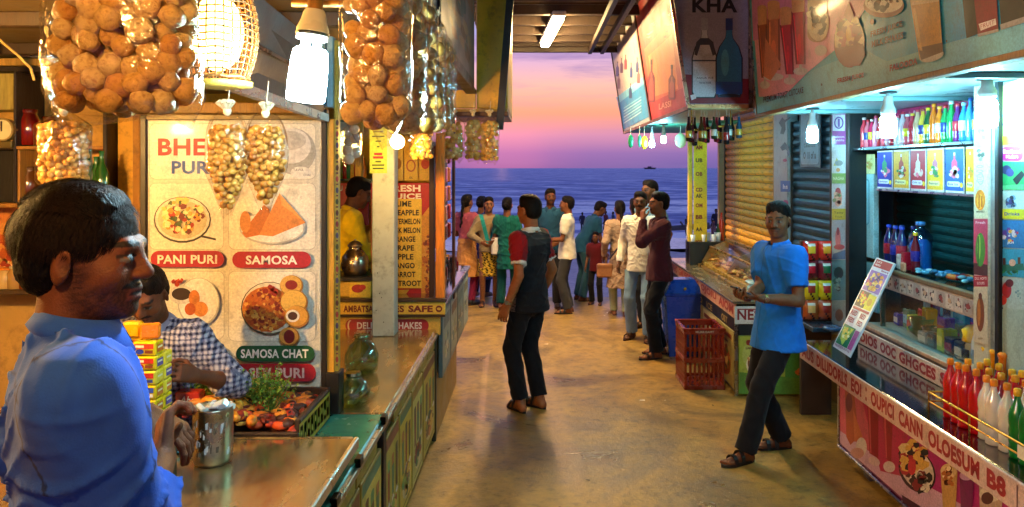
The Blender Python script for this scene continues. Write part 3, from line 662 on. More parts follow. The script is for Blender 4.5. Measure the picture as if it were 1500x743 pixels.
# man in the foreground, seen in profile, hands above the counter
fg_loc = Vector((-.834, 1.46, .166)); fg_h = 31; fH = 1.76; fs = fH / 1.72
def fgl(u, v, Y): return to_local(W(u, v, Y), fg_loc, fg_h) / fs
def shirt_fg(V, I):
    c = np.tile(LIN('2a58bc'), (len(V), 1)); n = I['neck']; s = I['s']
    P = V - n
    seam = (np.abs(P[:, 2] + .075 * s + .05 * np.abs(P[:, 0])) < .0042) & (P[:, 1] < 0) & (np.abs(P[:, 0]) < .165 * s); c[seam] *= .55
    for i in (0, 1):
        d = (np.abs(np.abs(P[:, 0]) - (.166 * s + .03 * np.sin(P[:, 2] * 12))) < .0042) & (P[:, 2] > -.24 * s); c[d] *= .5
    pl = (np.abs(P[:, 0] - .018) < .0018) & (P[:, 1] > .03); c[pl] *= .4
    return c
fgp, fgi = person('man in blue long sleeved shirt seen in profile at the left edge', fg_loc, fg_h, fH, skin='6e3e22', hairc='080504', head_yaw=-math.radians(25), head_pitch=.03,
    res=.0085, fres=.0032, top=dict(ccol='2a58bc', col=shirt_fg, sleeve='roll', loose=.012, hem=.76, amp=.026, freq=38), bottom=dict(col='23242b'), seed=4, beard=.8, must=True,
    wr=(fgl(214, 607, 1.86), fgl(238, 672, 1.66)), pole=((-.6, -.5, -1), (.5, .1, -1)), hd=(to_local(W(290, 640, 1.84), W(214, 600, 1.84), fg_h) - 0, to_local(W(243, 600, 1.72), W(238, 672, 1.66), fg_h)),
    hn=(to_local(Vector((0, 0, -1)), (0, 0, 0), fg_h), to_local(Vector((.6, .5, 0)), (0, 0, 0), fg_h)), curl=(.55, .9), build=.96, hres=.004, neckl=.015)
# hair strands
def strands(info, root, n, L, seed, col, w=.0011):
    R = random.Random(seed); mb = MB(); hc, HR, s = info['hc'], info['HR'], info['s']; M3 = Matrix([list(r) for r in HR])
    for i in range(n):
        th = R.random() * 6.283; ph = math.acos(R.random() * 1.25 - .25); d = Vector((math.sin(ph) * math.cos(th), math.sin(ph) * math.sin(th), math.cos(ph)))
        p = Vector((d.x * .082, d.y * .101 - .022, d.z * .088 + .041)); nrm = d.normalized()
        if (p.y > .042 + .42 * (p.z + .03) - .4 * max(0, abs(p.x) - .045) and p.z < .085) or (p.z < -.02 and p.y > -.03) or p.z < -.07 or (abs(p.x) > .05 and (p.y + .006) ** 2 + (p.z + .018) ** 2 < .0009): continue
        p = p * s
        flow = (Vector((R.gauss(.25, .3), .9 if d.z > .45 else -.25, -.1 if d.z > .45 else -1)) + nrm * .22); flow -= nrm * flow.dot(nrm) * .9; flow.normalize()
        sd_ = flow.cross(nrm).normalized() * w; P = []; q = p.copy()
        for k in range(4): P += [q + sd_ * (1 - k / 4), q - sd_ * (1 - k / 4)]; q = q + (flow * L * (.5 + R.random() * .3) + nrm * L * (.10 if k < 2 else -.06)) * .33 * s
        mb.add([Vector(hc) + M3 @ v for v in P], [(0, 1, 3, 2), (2, 3, 5, 4), (4, 5, 7, 6)], col, True)
    o = link('hair_strands', mb.mesh('hair_strands', (0, 0, 0)), root, None, 'hair'); tag(o, kind='stuff')
strands(fgi, fgp, 9000, .050, 5, '1c120d', .0009)
def watch(info, i, root, col='9a9a96'):
    a, b = info['el'][i], info['wr'][i]; d = (b - a) / np.linalg.norm(b - a); p = Vector(b - d * .03); mb = MB(); r = .0315 * info['s']
    mb.tube(p - Vector(d) * .009, p + Vector(d) * .009, r, r, col, 16, caps=True); o = Vector((0, 0, 1)).cross(Vector(d)).normalized(); mb.tube(p + o * r * .7, p + o * r * 1.25, .016, .016, 'c8c8c0', 14)
    link('wristwatch', mb.mesh('wristwatch', (0, 0, 0)), root, None, 'metal')

# checked-shirt vendor behind the food tray
def chk(V, I):
    q = V / .011; a = (np.mod(np.floor(q[:, 0] + q[:, 1] * .3), 2) == 0); b = (np.mod(np.floor(q[:, 2]), 2) == 0); c = np.tile(LIN('b9b8c4'), (len(V), 1)); c[a ^ b] = LIN('6a6c88'); c[a & b] = LIN('1d1f38'); return c
v_loc = Vector((-1.54, 3.42, -.0)); vh = 262
person('vendor in a dark checked shirt bending over the snack tray behind stacked yellow packs', v_loc, vh, 1.57, skin='6a3d22', head_pitch=.42, lean=.32, res=.010, fres=.006, seed=9, must=True, beard=.35,
    top=dict(ccol='8a8ca0', col=chk, sleeve='roll', loose=.018, hem=.82), bottom=dict(col='222226'), wr=(to_local(W(285, 550, 3.12), v_loc, vh) / (1.57 / 1.72), to_local(W(205, 560, 2.98), v_loc, vh) / (1.57 / 1.72)),
    pole=((-.35, -1, -.5), (.35, -1, -.5)), head_yaw=.22)
# yellow-shirt vendor
person('vendor in a bright yellow shirt with his back turned behind the steel water pot', Vector((-1.56, 6.22, .22)), 25, 1.66, skin='6a4026', head_pitch=.35, lean=.26, res=.012, fres=.009, seed=12,
    top=dict(col='f0d020', sleeve='long', loose=.02), bottom=dict(col='1c1c22'), wr=((-.2, .42, 1.08), (.2, .42, 1.05)))

# man in the polo shirt, centre
def polo(V, I):
    P = V - I['neck']; s = I['s']; c = np.tile(LIN('15161b'), (len(V), 1)); fr = (P[:, 1] > .035) ; g = LIN('6b665f')
    c[fr] = g; dots = fr & (np.sin(P[:, 0] * 380) * np.sin(P[:, 2] * 380) > .2); c[dots] = LIN('2c2b2c')
    yk = (P[:, 2] > -.11 * s) & ~fr; c[yk] = LIN('33312f')
    for i in (0, 1):
        a = (V - I['sh'][i]); d = I['el'][i] - I['sh'][i]; t = (a @ d) / (d @ d); r = np.linalg.norm(a - np.outer(t, d), axis=1)
        m = (np.abs(P[:, 0]) > .165 * s) & (r < .1) & (t > -.35); c[m & (t < .64)] = LIN('8e1418'); c[m & (t >= .62)] = LIN('e4dccf')
    col = (P[:, 2] > -.012 * s) & (np.linalg.norm(P[:, :2], axis=1) < .1); c[col] = LIN('dcd6c8'); return c
p_loc = WZ(776, 600, 0); p_loc.z = 0
cm, ci = person('man in black polo with red sleeves standing in the middle of the aisle', p_loc, 146, 1.71, skin='9a5a30', head_yaw=-.12, head_pitch=.03, res=.009, fres=.006, seed=21, build=.98,
    top=dict(ccol='dcd6c8', col=polo, sleeve='short', loose=.016, hem=.80, amp=.016), bottom=dict(col='101116', loose=.010, hem=.10), wr=((-.27, .03, .87), (.26, .06, .88)), ank=((-.085, .03, .075), (.085, -.04, .075)), toe=(.4, .2), shoe='1c120c', hres=.006)
watch(ci, 0, cm)
# man with the phone, right
q_loc = WZ(1140, 666, 0); q_loc.z = 0
ph_w = to_local(W(1110, 436, 5.12), q_loc, 200) / (1.735 / 1.72)
def blue2(V, I):
    c = np.tile(LIN('1a70d2'), (len(V), 1)); P = V - I['neck']; c[(np.abs(P[:, 0] - .012) < .003) & (P[:, 1] > .03)] *= .6
    pk = (np.abs(P[:, 0] + .085) < .05) & (np.abs(P[:, 2] + .20) < .055) & (P[:, 1] > 0); c[pk] *= .86; return c
pm, pi_ = person('moustached man in bright blue short sleeved shirt holding a phone beside the drinks stall', q_loc, 200, 1.735, skin='74452a', head_yaw=math.radians(38), head_pitch=.06, res=.009, fres=.0055, seed=31, must=True,
    top=dict(ccol='1a70d2', col=blue2, sleeve='short', loose=.02, hem=.755, amp=.009, flare=.018), bottom=dict(col='131318', loose=.014), wr=(ph_w + np.array((-.03, .0, .0)), ph_w + np.array((.05, .05, -.01))),
    pole=((-.35, -1, -.6), (.4, -1, -.6)), hd=((.25, 1, .15), (-.5, 1, .2)), hn=((0, 0, 1), (-.3, 0, 1)), curl=(.75, .8), ank=((-.05, .29, .075), (.09, -.10, .075)), hipz=.895, toe=(-.1, .25), shoe='1a120e', hres=.0055)
watch(pi_, 0, pm, 'b08a50')
pw = to_world((pi_['wr'][0] + pi_['wr'][1]) / 2, pi_) + Vector((-.075, -.0, .045)); mb = MB(); Rp = Matrix.Rotation(math.radians(20), 3, 'Z') @ Matrix.Rotation(math.radians(25), 3, 'Y')
mb.box(pw - Vector((.075, .037, .0045)), pw + Vector((.075, .037, .0045)), '10141c', .003, Rp); mb.box(pw + Vector((-.068, -.033, .0046)), pw + Vector((.068, .033, .0062)), '4a86c8', 0, Rp, pw)
tag(mb.build('mobile_phone', 'plastic'), 'black mobile phone held in the hands of the blue shirted man', 'phone')

def simple(label, u, v, heading, H, **k):
    l = WZ(u, v, 0); l.z = 0; k.setdefault('build', .92); return person(label, l, heading, H, **k)
mr_, mi = simple('man in dark maroon long sleeved shirt holding a phone to his mouth', 966, 522, 186, 1.68, skin='7e4a2a', head_yaw=.05, res=.010, fres=.007, seed=41, top=dict(col='451a24', sleeve='long', hem=.80, loose=.017), bottom=dict(col='111114', loose=.014),
    wr=((-.06, .19, 1.44), (.24, .03, .87)), pole=((-.2, 1, -1), (.3, -1, 0)), hd=((.25, -.05, 1), (0, 0, -1)), hn=((.5, -1, .2), (-1, 0, 0)), curl=(.8, .45), ank=((-.10, .06, .075), (.10, -.04, .075)), shoe='2a1a12')
simple('young man in a white shirt and pale jeans standing behind the maroon shirted man', 938, 497, 247, 1.66, skin='5f3820', res=.011, fres=.007, seed=51, top=dict(col='e6e0cf', sleeve='long', hem=.80), bottom=dict(col='7fa0bc', loose=.01), head_yaw=.15, must=True, shoe='3a2015', ank=((-.11, .05, .075), (.11, -.03, .075)))
simple('tall person with black hair and pale blue collar behind the white shirted man', 952, 482, 215, 1.78, skin='6a4026', res=.014, fres=.010, seed=52, top=dict(col='6a90a8', sleeve='short'), bottom=dict(col='22242a'))
kc = lambda a, b: (lambda V, I: np.where((np.sin(V[:, 2:3] * 60 + np.sin(V[:, 0:1] * 40)) > .93), LIN(b), LIN(a)).astype(np.float32))
bw, bi = simple('woman in a long beige tunic with a ponytail and a strapped handbag, back turned', 908, 464, 95, 1.50, skin='7a4a2e', hairstyle='pony', res=.011, fres=.008, seed=61, top=dict(col=kc('a88a72', '8a6a54'), sleeve='long', hem=.44, flare=.04, collar=False, name='tunic'), bottom=dict(col='a6b088', kind='leggings', hem=.07), wr=((-.24, .03, .9), (.22, .12, .9)), shoe='b0906a', ank=((-.07, .1, .075), (.08, -.04, .075)))
mb = MB(); mb.path([to_world(np.array((.10, -.13, 1.24)) * .87, bi), to_world(np.array((-.02, -.175, 1.1)) * .87, bi), to_world(np.array((-.18, -.14, .88)) * .87, bi)], .011, '2a2430', 6)
hb = to_world(np.array((-.24, -.06, .70)) * .87, bi); mb.box(hb - Vector((.10, .04, .09)), hb + Vector((.10, .04, .09)), 'a0683e', .02); mb.box(hb - Vector((.101, .043, -.02)), hb + Vector((.101, .043, .088)), '8a5530', .015)
tag(mb.build('handbag', 'leather'), 'brown shoulder handbag hanging from the beige dressed woman', 'handbag')
simple('person with black hair partly hidden behind the woman in beige', 930, 458, 100, 1.52, skin='6a4026', hairstyle='long', res=.014, fres=.011, seed=62, top=dict(col='4a2a3a', sleeve='short', hem=.5, collar=False), bottom=dict(col='1a1a20'))
simple('man in white short sleeved shirt and grey trousers standing by the aisle end', 831, 458, 170, 1.55, skin='7a4828', res=.011, fres=.008, seed=71, top=dict(col='e8dcc6', sleeve='short'), bottom=dict(col='3b3a3a'), wr=((-.12, .30, 1.08), (.20, .2, 1.0)), pole=((-.3, -1, -.5), (.3, -1, -.5)), shoe='1c1410')
simple('bearded man in a dark teal blue shirt facing the camera beyond the polo man', 806, 450, 262, 1.64, skin='6a3c22', res=.011, fres=.008, seed=72, beard=.6, must=True, top=dict(col='1f4a68', sleeve='short'), bottom=dict(col='25242a'), head_yaw=.3, feet='shoe')
simple('woman in a teal green dress with her back turned, hair tied', 743, 452, 80, 1.52, skin='7a4a2e', hairstyle='bun', res=.011, fres=.008, seed=81, top=dict(col='0a5850', sleeve='short', hem=.62, collar=False, name='tunic'), bottom=dict(col='08423e', kind='trousers'), wr=((-.16, .28, 1.1), (.2, .2, 1.0)), pole=((-.3, -1, -.6), (.3, -1, -.6)), shoe='3a2a20')
def leo(V, I): m = (np.sin(V[:, 0] * 95 + 2 * np.sin(V[:, 2] * 70)) * np.sin(V[:, 2] * 110 + 2 * np.sin(V[:, 1] * 60)) > .12); return np.where(m[:, None], LIN('2c2410'), LIN('c09a2c')).astype(np.float32)
def scarf(V, I):
    P = V - I['neck']; m = (np.abs(np.abs(P[:, 0]) - (.10 + .25 * (P[:, 2] + .05))) < .028) & (P[:, 1] > 0) & (P[:, 2] > -.40) & (P[:, 2] < .02); return np.where(m[:, None], LIN('1f8a86'), LIN('8f7a58')).astype(np.float32)
sw, si = simple('woman in yellow and black patterned skirt, tan top and teal scarf', 716, 448, 278, 1.52, skin='8a5636', hairstyle='long', res=.011, fres=.007, seed=82, top=dict(col=scarf, sleeve='long', hem=.86, collar=False), bottom=dict(kind='skirt', col=leo, hem=.48), wr=((-.10, .20, 1.05), (.12, .22, 1.02)), pole=((-1, -.3, -.5), (1, -.3, -.5)), shoe='2a1a14')
l = to_world(np.array((-.12, .2, .86)), si); mb = MB(); mb.box(l - Vector((.10, .035, .13)), l + Vector((.10, .035, .11)), 'd8d0c6', .02); mb.path([l + Vector((-.06, 0, .11)), l + Vector((-.03, 0, .19)), l + Vector((.03, 0, .19)), l + Vector((.06, 0, .11))], .008, 'd0c8bc', 6)
tag(mb.build('carrier_bag', 'cloth'), 'white carrier bag held by the woman in the patterned skirt', 'bag')
def pinkt(V, I): P = V - I['neck']; m = (P[:, 2] < -.36); return np.where(m[:, None], LIN('c88848'), LIN('a04a58')).astype(np.float32)
simple('woman in a pink top and orange drape with a long braid', 684, 446, 60, 1.55, skin='7a4a2e', hairstyle='braid', res=.011, fres=.008, seed=83, top=dict(col=pinkt, sleeve='short', hem=.45, flare=.05, collar=False, name='tunic'), bottom=dict(kind='leggings', col='7a1a3a'), wr=((-.15, .25, 1.1), (.18, .25, 1.05)), pole=((-.3, -1, -.6), (.3, -1, -.6)), feet='shoe', shoe='16161a')
simple('woman in dark blue clothes half hidden between the pink and the patterned skirt women', 705, 434, 70, 1.50, skin='6a4026', hairstyle='bun', res=.014, fres=.011, seed=84, top=dict(col='1c2a66', sleeve='short', hem=.3, flare=.04, collar=False, name='tunic'), bottom=dict(kind='leggings', col='14183a'))
simple('person in a blue green shirt stooping beyond the white shirted man', 851, 440, 20, 1.52, skin='6a4026', lean=.55, head_pitch=.3, res=.012, fres=.009, seed=91, top=dict(col='1c4a66', sleeve='short'), bottom=dict(col='2a5060'), wr=((-.2, .38, .62), (.2, .38, .62)))
simple('child in a dark red shirt standing beside the woman in beige', 873, 446, 250, 1.02, skin='6a4026', res=.011, fres=.008, seed=92, top=dict(col='58101a', sleeve='short'), bottom=dict(col='16161c'))
# ------------------------------------------------------------------ ground, beach, sea
def ground_mat(name, stops, scale, rough, rvar=.15, bump=.3, bs=40, spec=.5, s2=14):
    m = bpy.data.materials.new(name); m.use_nodes = True; MATS[name] = m; t = m.node_tree; t.nodes.clear(); L = t.links.new
    o = N(t, 'ShaderNodeOutputMaterial'); p = N(t, 'ShaderNodeBsdfPrincipled'); L(p.outputs[0], o.inputs[0]); c = N(t, 'ShaderNodeTexCoord')
    n = N(t, 'ShaderNodeTexNoise', i_Scale=scale, i_Detail=9.0, i_Roughness=.65, i_Distortion=.6); L(c.outputs['Object'], n.inputs[0]); r = ramp(t, stops, n.outputs[0])
    n2 = N(t, 'ShaderNodeTexNoise', i_Scale=scale * s2, i_Detail=6.0, i_Roughness=.7); L(c.outputs['Object'], n2.inputs[0])
    r2 = ramp(t, [(.3, (.45, .42, .38)), (.47, (1, 1, 1)), (.72, (1.3, 1.26, 1.2))], n2.outputs[0]); x = N(t, 'ShaderNodeMix', data_type='RGBA', blend_type='MULTIPLY'); x.inputs[0].default_value = 1
    L(r.outputs[0], x.inputs[6]); L(r2.outputs[0], x.inputs[7])
    v = N(t, 'ShaderNodeTexVoronoi', feature='DISTANCE_TO_EDGE', i_Scale=.9 if name == 'concrete' else .01); n4 = N(t, 'ShaderNodeTexNoise', i_Scale=3.0, i_Detail=5.0); L(c.outputs['Object'], n4.inputs[0])
    w = N(t, 'ShaderNodeVectorMath', operation='MULTIPLY_ADD'); L(n4.outputs['Color'], w.inputs[0]); w.inputs[1].default_value = (.5, .5, .5); L(c.outputs['Object'], w.inputs[2]); L(w.outputs[0], v.inputs[0])
    ck = ramp(t, [(.0, (.35, .33, .3)), (.004, (1, 1, 1))], v.outputs[0]); y = N(t, 'ShaderNodeMix', data_type='RGBA', blend_type='MULTIPLY'); y.inputs[0].default_value = .55 if name == 'concrete' else 0
    L(x.outputs[2], y.inputs[6]); L(ck.outputs[0], y.inputs[7]); L(y.outputs[2], p.inputs['Base Color'])
    q = N(t, 'ShaderNodeMapRange'); q.inputs[1].default_value = .35; q.inputs[2].default_value = .65; q.inputs[3].default_value = rough - rvar; q.inputs[4].default_value = rough + rvar; L(n.outputs[0], q.inputs[0]); L(q.outputs[0], p.inputs['Roughness'])
    n3 = N(t, 'ShaderNodeTexNoise', i_Scale=float(bs), i_Detail=8.0, i_Roughness=.7); L(c.outputs['Object'], n3.inputs[0]); b = N(t, 'ShaderNodeBump', i_Strength=bump, i_Distance=.02); L(n3.outputs[0], b.inputs['Height']); L(b.outputs[0], p.inputs['Normal'])
    p.inputs['Specular IOR Level'].default_value = spec; return m
ground_mat('concrete', [(.25, lin('443214')), (.42, lin('7c6030')), (.55, lin('a8843e')), (.7, lin('5c4824'))], .9, .40, .16, .35, 30, .5)
ground_mat('wet_sand', [(.3, lin('6c6c80')), (.5, lin('868498')), (.7, lin('a09aa6'))], .5, .7, .15, .7, 12, .3)
ground_mat('pale_sand', [(.3, lin('e4d0cc')), (.7, lin('fae8e4'))], .3, .7, .1, .5, 10, .3)
def sheet(name, xs, ys, zf, m, smooth=True):
    V = [(x, y, zf(x, y)) for y in ys for x in xs]; n = len(xs); me = bpy.data.meshes.new(name)
    me.from_pydata(V, [], [(j * n + i, j * n + i + 1, (j + 1) * n + i + 1, (j + 1) * n + i) for j in range(len(ys) - 1) for i in range(n - 1)])
    me.polygons.foreach_set('use_smooth', [smooth] * len(me.polygons)); me.materials.append(MATS[m]); o = bpy.data.objects.new(name, me); COL.objects.link(o); return tag(o, kind='structure')
mb = MB(); mb.box((-6, -6, -.35), (6, 11.9, 0), '8a7a60'); fl = mb.build('concrete_floor', 'concrete'); tag(fl, kind='structure')
R1 = random.Random(5)
def beach(x, y):
    k = [(11.5, -.17), (14, -.35), (20, -.92), (30, -1.62), (40, -2.15), (46, -2.42), (60, -3.2), (80, -4)]
    for (a, za), (b, zb) in zip(k, k[1:]):
        if y <= b: z = za + (zb - za) * max(0, (y - a) / (b - a)); break
    return z + .05 * math.sin(x * 1.7 + y * .8) * math.sin(y * 1.3 - x * .6) * min(1, (y - 11) / 4) + .03 * math.sin(x * 4.1 + 2 * math.sin(y * 2.2))
ys_ = list(np.linspace(11.5, 30, 60)) + list(np.linspace(30.5, 80, 60))
sheet('sand', list(np.linspace(-60, 60, 200)), ys_[:91], beach, 'wet_sand')
sheet('wet_sand', list(np.linspace(-60, 60, 120)), list(np.linspace(37.5, 80, 50)), lambda x, y: beach(x, y) + .10 + .05 * math.sin(x * .3), 'pale_sand')
# sea
m = bpy.data.materials.new('sea_water'); m.use_nodes = True; MATS['sea_water'] = m; t = m.node_tree; t.nodes.clear(); L = t.links.new
o = N(t, 'ShaderNodeOutputMaterial'); p = N(t, 'ShaderNodeBsdfPrincipled', i_Roughness=.6); p.inputs['Specular IOR Level'].default_value = .12; L(p.outputs[0], o.inputs[0]); c = N(t, 'ShaderNodeTexCoord')
mp_ = N(t, 'ShaderNodeMapping'); mp_.inputs['Scale'].default_value = (.10, .28, 1); L(c.outputs['Object'], mp_.inputs[0])
n = N(t, 'ShaderNodeTexNoise', i_Scale=1.0, i_Detail=12.0, i_Roughness=.68, i_Distortion=.5); L(mp_.outputs[0], n.inputs[0])
r = ramp(t, [(.38, lin('465a98')), (.50, lin('6c80bc')), (.62, lin('bcc6e6'))], n.outputs[0])
a = N(t, 'ShaderNodeAttribute', attribute_name='Col'); n5 = N(t, 'ShaderNodeTexNoise', i_Scale=1.6, i_Detail=10.0, i_Roughness=.7); mp5 = N(t, 'ShaderNodeMapping'); mp5.inputs['Scale'].default_value = (.4, 1.3, 1); L(c.outputs['Object'], mp5.inputs[0]); L(mp5.outputs[0], n5.inputs[0])
ml = N(t, 'ShaderNodeMath', operation='MULTIPLY_ADD'); L(a.outputs['Fac'], ml.inputs[0]); ml.inputs[1].default_value = .55; L(n5.outputs[0], ml.inputs[2])
fr = ramp(t, [(.62, (0, 0, 0)), (.80, (1, 1, 1))], ml.outputs[0]); x = N(t, 'ShaderNodeMix', data_type='RGBA'); L(fr.outputs[0], x.inputs[0]); L(r.outputs[0], x.inputs[6]); x.inputs[7].default_value = (*lin('d4d8ee'), 1); L(x.outputs[2], p.inputs['Base Color'])
n6 = N(t, 'ShaderNodeTexNoise', i_Scale=.9, i_Detail=10.0, i_Roughness=.65); mp6 = N(t, 'ShaderNodeMapping'); mp6.inputs['Scale'].default_value = (.35, 1, 1); L(c.outputs['Object'], mp6.inputs[0]); L(mp6.outputs[0], n6.inputs[0])
b = N(t, 'ShaderNodeBump', i_Strength=1.0, i_Distance=.8); L(n6.outputs[0], b.inputs['Height']); L(b.outputs[0], p.inputs['Normal'])
ys_ = []; y = 44
while y < 9000: ys_.append(y); y += .35 + (y - 44) * .006 + max(0, y - 200) * .05
xs_ = sorted([s_ * q for q in [0.0] for s_ in (1,)] + [x * abs(x) ** .6 * .9 for x in np.linspace(-70, 70, 180)])
xs_ = [x * 1.0 for x in xs_]
waves = [(52, .42, 1.5, .0), (58.5, .5, 1.5, 1.3), (69, .55, 2.0, 2.1), (84, .5, 2.6, .7), (104, .45, 3.2, 3.3), (128, .4, 4, 1.9)]
def wave(x, y):
    z = 0; f = 0
    for y0, h, w, ph in waves:
        c_ = y0 + 1.6 * math.sin(x * .045 + ph) + .6 * math.sin(x * .13 + ph * 3); am = .55 + .45 * math.sin(x * .05 + ph * 2); e = math.exp(-((y - c_) / w) ** 2) * am
        z += h * e; f = max(f, math.exp(-((y - c_ + w * .9) / (w * 1.1)) ** 2) * am * (1.0 if y0 < 75 else .62))
    if y < 57: f = max(f, min(1, (57 - y) / 7))
    return z, min(1, f)
n = len(xs_); V = []; FC = []
for y in ys_:
    for x in xs_:
        z, f = wave(x, y) if y < 150 else (0, 0)
        z += (.07 * math.sin(y * .9 + x * .13) + .06 * math.sin(y * .37 - x * .21)) * (1 if y < 300 else 0); V.append((x * max(1, y / 90), y, -2.62 + z)); FC += [f, f, f, 1]
me = bpy.data.meshes.new('sea'); me.from_pydata(V, [], [(j * n + i, j * n + i + 1, (j + 1) * n + i + 1, (j + 1) * n + i) for j in range(len(ys_) - 1) for i in range(n - 1)])
me.polygons.foreach_set('use_smooth', [True] * len(me.polygons)); ca = me.color_attributes.new('Col', 'FLOAT_COLOR', 'POINT'); ca.data.foreach_set('color', FC); me.materials.append(m)
so_ = bpy.data.objects.new('sea', me); COL.objects.link(so_); tag(so_, kind='structure')
# boat on the horizon
bt = thing('fishing_boat', (290, 2000, -2.5), 'tiny dark fishing boat on the horizon line', 'boat')
mb = MB(); mb.add([(277, 2000, -1.5), (303, 2000, -1.5), (306, 2000, 2.5), (273, 2000, 2.5), (279, 2006, -1.5), (301, 2006, -1.5), (304, 2006, 2.5), (274, 2006, 2.5)], [(0, 1, 2, 3), (7, 6, 5, 4), (3, 2, 6, 7), (0, 3, 7, 4), (1, 5, 6, 2), (0, 4, 5, 1)], '20203a'); mb.build('hull', 'painted', bt)
mb = MB(); mb.box((284, 2001, 2.5), (294, 2005, 5.5), '242440'); mb.tube((297, 2003, 2.5), (297, 2003, 9), .3, .2, '242440'); mb.build('cabin', 'painted', bt)
# beach goers
bl = [('two tone dark figure wading at the waterline, leftmost beyond the railing', 853, 322, 341), ('dark figure at the waterline beside the leftmost wader', 877, 314, 344), ('person in a reddish sarong at the waterline', 887, 309, 344), ('small person at the edge of the surf', 898, 320, 340),
      ('lone person far out near the surf, left of the tall yellow post', 1007, 318, 346), ('person walking in the surf seen between the yellow post and the shutter', 1049, 306, 350), ('figure in dark clothes on the pale sand beside the shutter post', 1044, 322, 352), ('small figure nearest the water, right of the yellow post', 1033, 316, 336)]
for i, (lb, u, v0, v1) in enumerate(bl):
    Y = 47.0; P_ = W(u, v1, Y); z = P_.z
    H_ = (v1 - v0) / F * Y
    person(lb, (P_.x, Y, z), 60 + 43 * i, max(1.2, min(1.8, H_)), skin='3a2418', res=.03, fres=.022, seed=100 + i, hres=.02, top=dict(col=['22243a', '1c1c2c', '5a2430', '2a3a5a', '2a2a40', '1a1c30', '3a2a3a', '2a3048'][i], sleeve='short', collar=False), bottom=dict(col='1c1e30'), feet=None, group='people at the water')
# small outrigger on the sand
mb = MB(); a = W(1003, 338, 44); mb.tube(a + Vector((-1.2, 0, .1)), a + Vector((1.4, .3, .25)), .12, .2, '2c2c3c'); mb.tube(a + Vector((-.3, -.4, .5)), a + Vector((.2, .5, 0)), .05, .05, '2c2c3c'); tag(mb.build('driftwood_log', 'wood'), 'dark driftwood log lying on the pale sand right of the men', 'log')

# ------------------------------------------------------------------ aisle roof
rf = thing('aisle_roof', (.6, 5.9, 3.6), 'brown corrugated roof over the aisle carried on dark purlins', 'roof')
me_ = MB(); n = 5
prof = [(-.09, 0), (-.05, .0), (-.03, .028), (.03, .028), (.05, 0), (.09, 0)]
vs = [(x, a, b) for x in (-1.3, 1.35) for a, b in prof] + [(x, a, b + .012) for x in (-1.3, 1.35) for a, b in prof]; q = len(prof)
fs = [(i, i + 1, q + i + 1, q + i) for i in range(q - 1)] + [(2 * q + i, 3 * q + i, 3 * q + i + 1, 2 * q + i + 1) for i in range(q - 1)] + [(0, 2 * q, 2 * q + q - 1, q - 1), (0, q, 3 * q, 2 * q)]
me_.add(vs, fs, '5a4634'); pm_ = me_.mesh('corrugated_sheet', (0, 0, 0))
items = []; y = -5.0
while y < 10.4: items.append(((.6, y, 3.62 + .012 * math.sin(y * 9)), (0, .004 * math.sin(y * 5), 0), None)); y += .185
pcopies(pm_, 'corrugated_sheet', 'painted', rf, items)
mb = MB(); mb.box((-.7, 0, -.03), (1.1, .07, .07), '3a2a20', .004); pu = mb.mesh('purlin', (0, 0, 0))
pcopies(pu, 'purlin', 'wood', rf, [((.35, yy, 3.53), None, None) for yy in (-4.4, -3, -1.6, -.2, 1.2, 2.6, 4.0, 5.4, 6.8, 8.15, 8.75, 9.35, 9.9, 10.3)])
mb = MB()
for x0 in (.70, .86): mb.box((x0, -5, 3.42), (x0 + .05, 10.45, 3.49), '33241a', .004)
mb.build('rafter', 'wood', rf)
mb = MB(); mb.box((-.75, 10.40, 3.44), (1.75, 10.46, 3.72), '3a2c22', .004); mb.build('fascia_board', 'wood', rf)
tl = thing('tube_light', (.19, 9.0, 3.46), 'lit fluorescent tube fitting fixed under the aisle roof', 'light')
mb = MB(); Rz = Matrix.Rotation(math.atan2(.13, 2.0), 3, 'Z'); mb.box((.12, 8.05, 3.47), (.26, 9.95, 3.52), 'd8dce0', .01, Rz); mb.build('fitting', 'painted', tl)
mb = MB(); mb.box((.14, 8.1, 3.43), (.24, 8.98, 3.468), 'ffffff', .012, Rz, (.19, 9, 3.46)); mb.build('tube', 'tube_glow', tl); mb = MB(); mb.box((.14, 9.02, 3.43), (.24, 9.9, 3.468), 'ffffff', .012, Rz, (.19, 9, 3.46)); mb.build('tube', 'tube_glow', tl)

pd = thing('pendant_lamp', (-.62, .55, 2.40), 'bare warm bulb hanging from the left stall ceiling just before the camera', 'bulb'); c = Vector((-.62, .55, 2.40))
MB().ball(c, .038, 'ffffff', 14, 10, (1, 1, 1.2)).build('glass', 'lamp_pendant', pd); MB().tube(c + Vector((0, 0, .042)), c + Vector((0, 0, .11)), .02, .016, '2a2a28', 12).tube(c + Vector((0, 0, .11)), c + Vector((0, 0, .16)), .004, .004, '1a1a18', 6).build('holder', 'plastic', pd)

# scraps of litter on the floor
R_ = random.Random(77); mb = MB()
for i in range(70):
    x_ = -.55 + 2.5 * R_.random(); y_ = 3.2 + 8 * R_.random() ** .8; a = R_.random() * 6.28; w_ = .003 + R_.random() ** 3 * .016; l_ = w_ * (1 + R_.random()); c = Vector((x_, y_, .0035)); u_ = Vector((math.cos(a), math.sin(a), 0)) * l_; v_ = Vector((-math.sin(a), math.cos(a), 0)) * w_ * .6
    mb.add([c - u_ - v_, c + u_ - v_ * .7, c + u_ * .8 + v_ + Vector((0, 0, w_ * .4)), c - u_ * .9 + v_], [(0, 1, 2, 3)], R_.choice(['e0d0b0', 'c8b080', 'f0e8d8', '8a5a30', '4a3420', 'a83a24', 'd8c8a8', '3a2c1c']))
tag(mb.build('floor_litter', 'leather'), 'tiny scraps of paper and leaf litter scattered over the concrete', 'litter', kind='stuff')
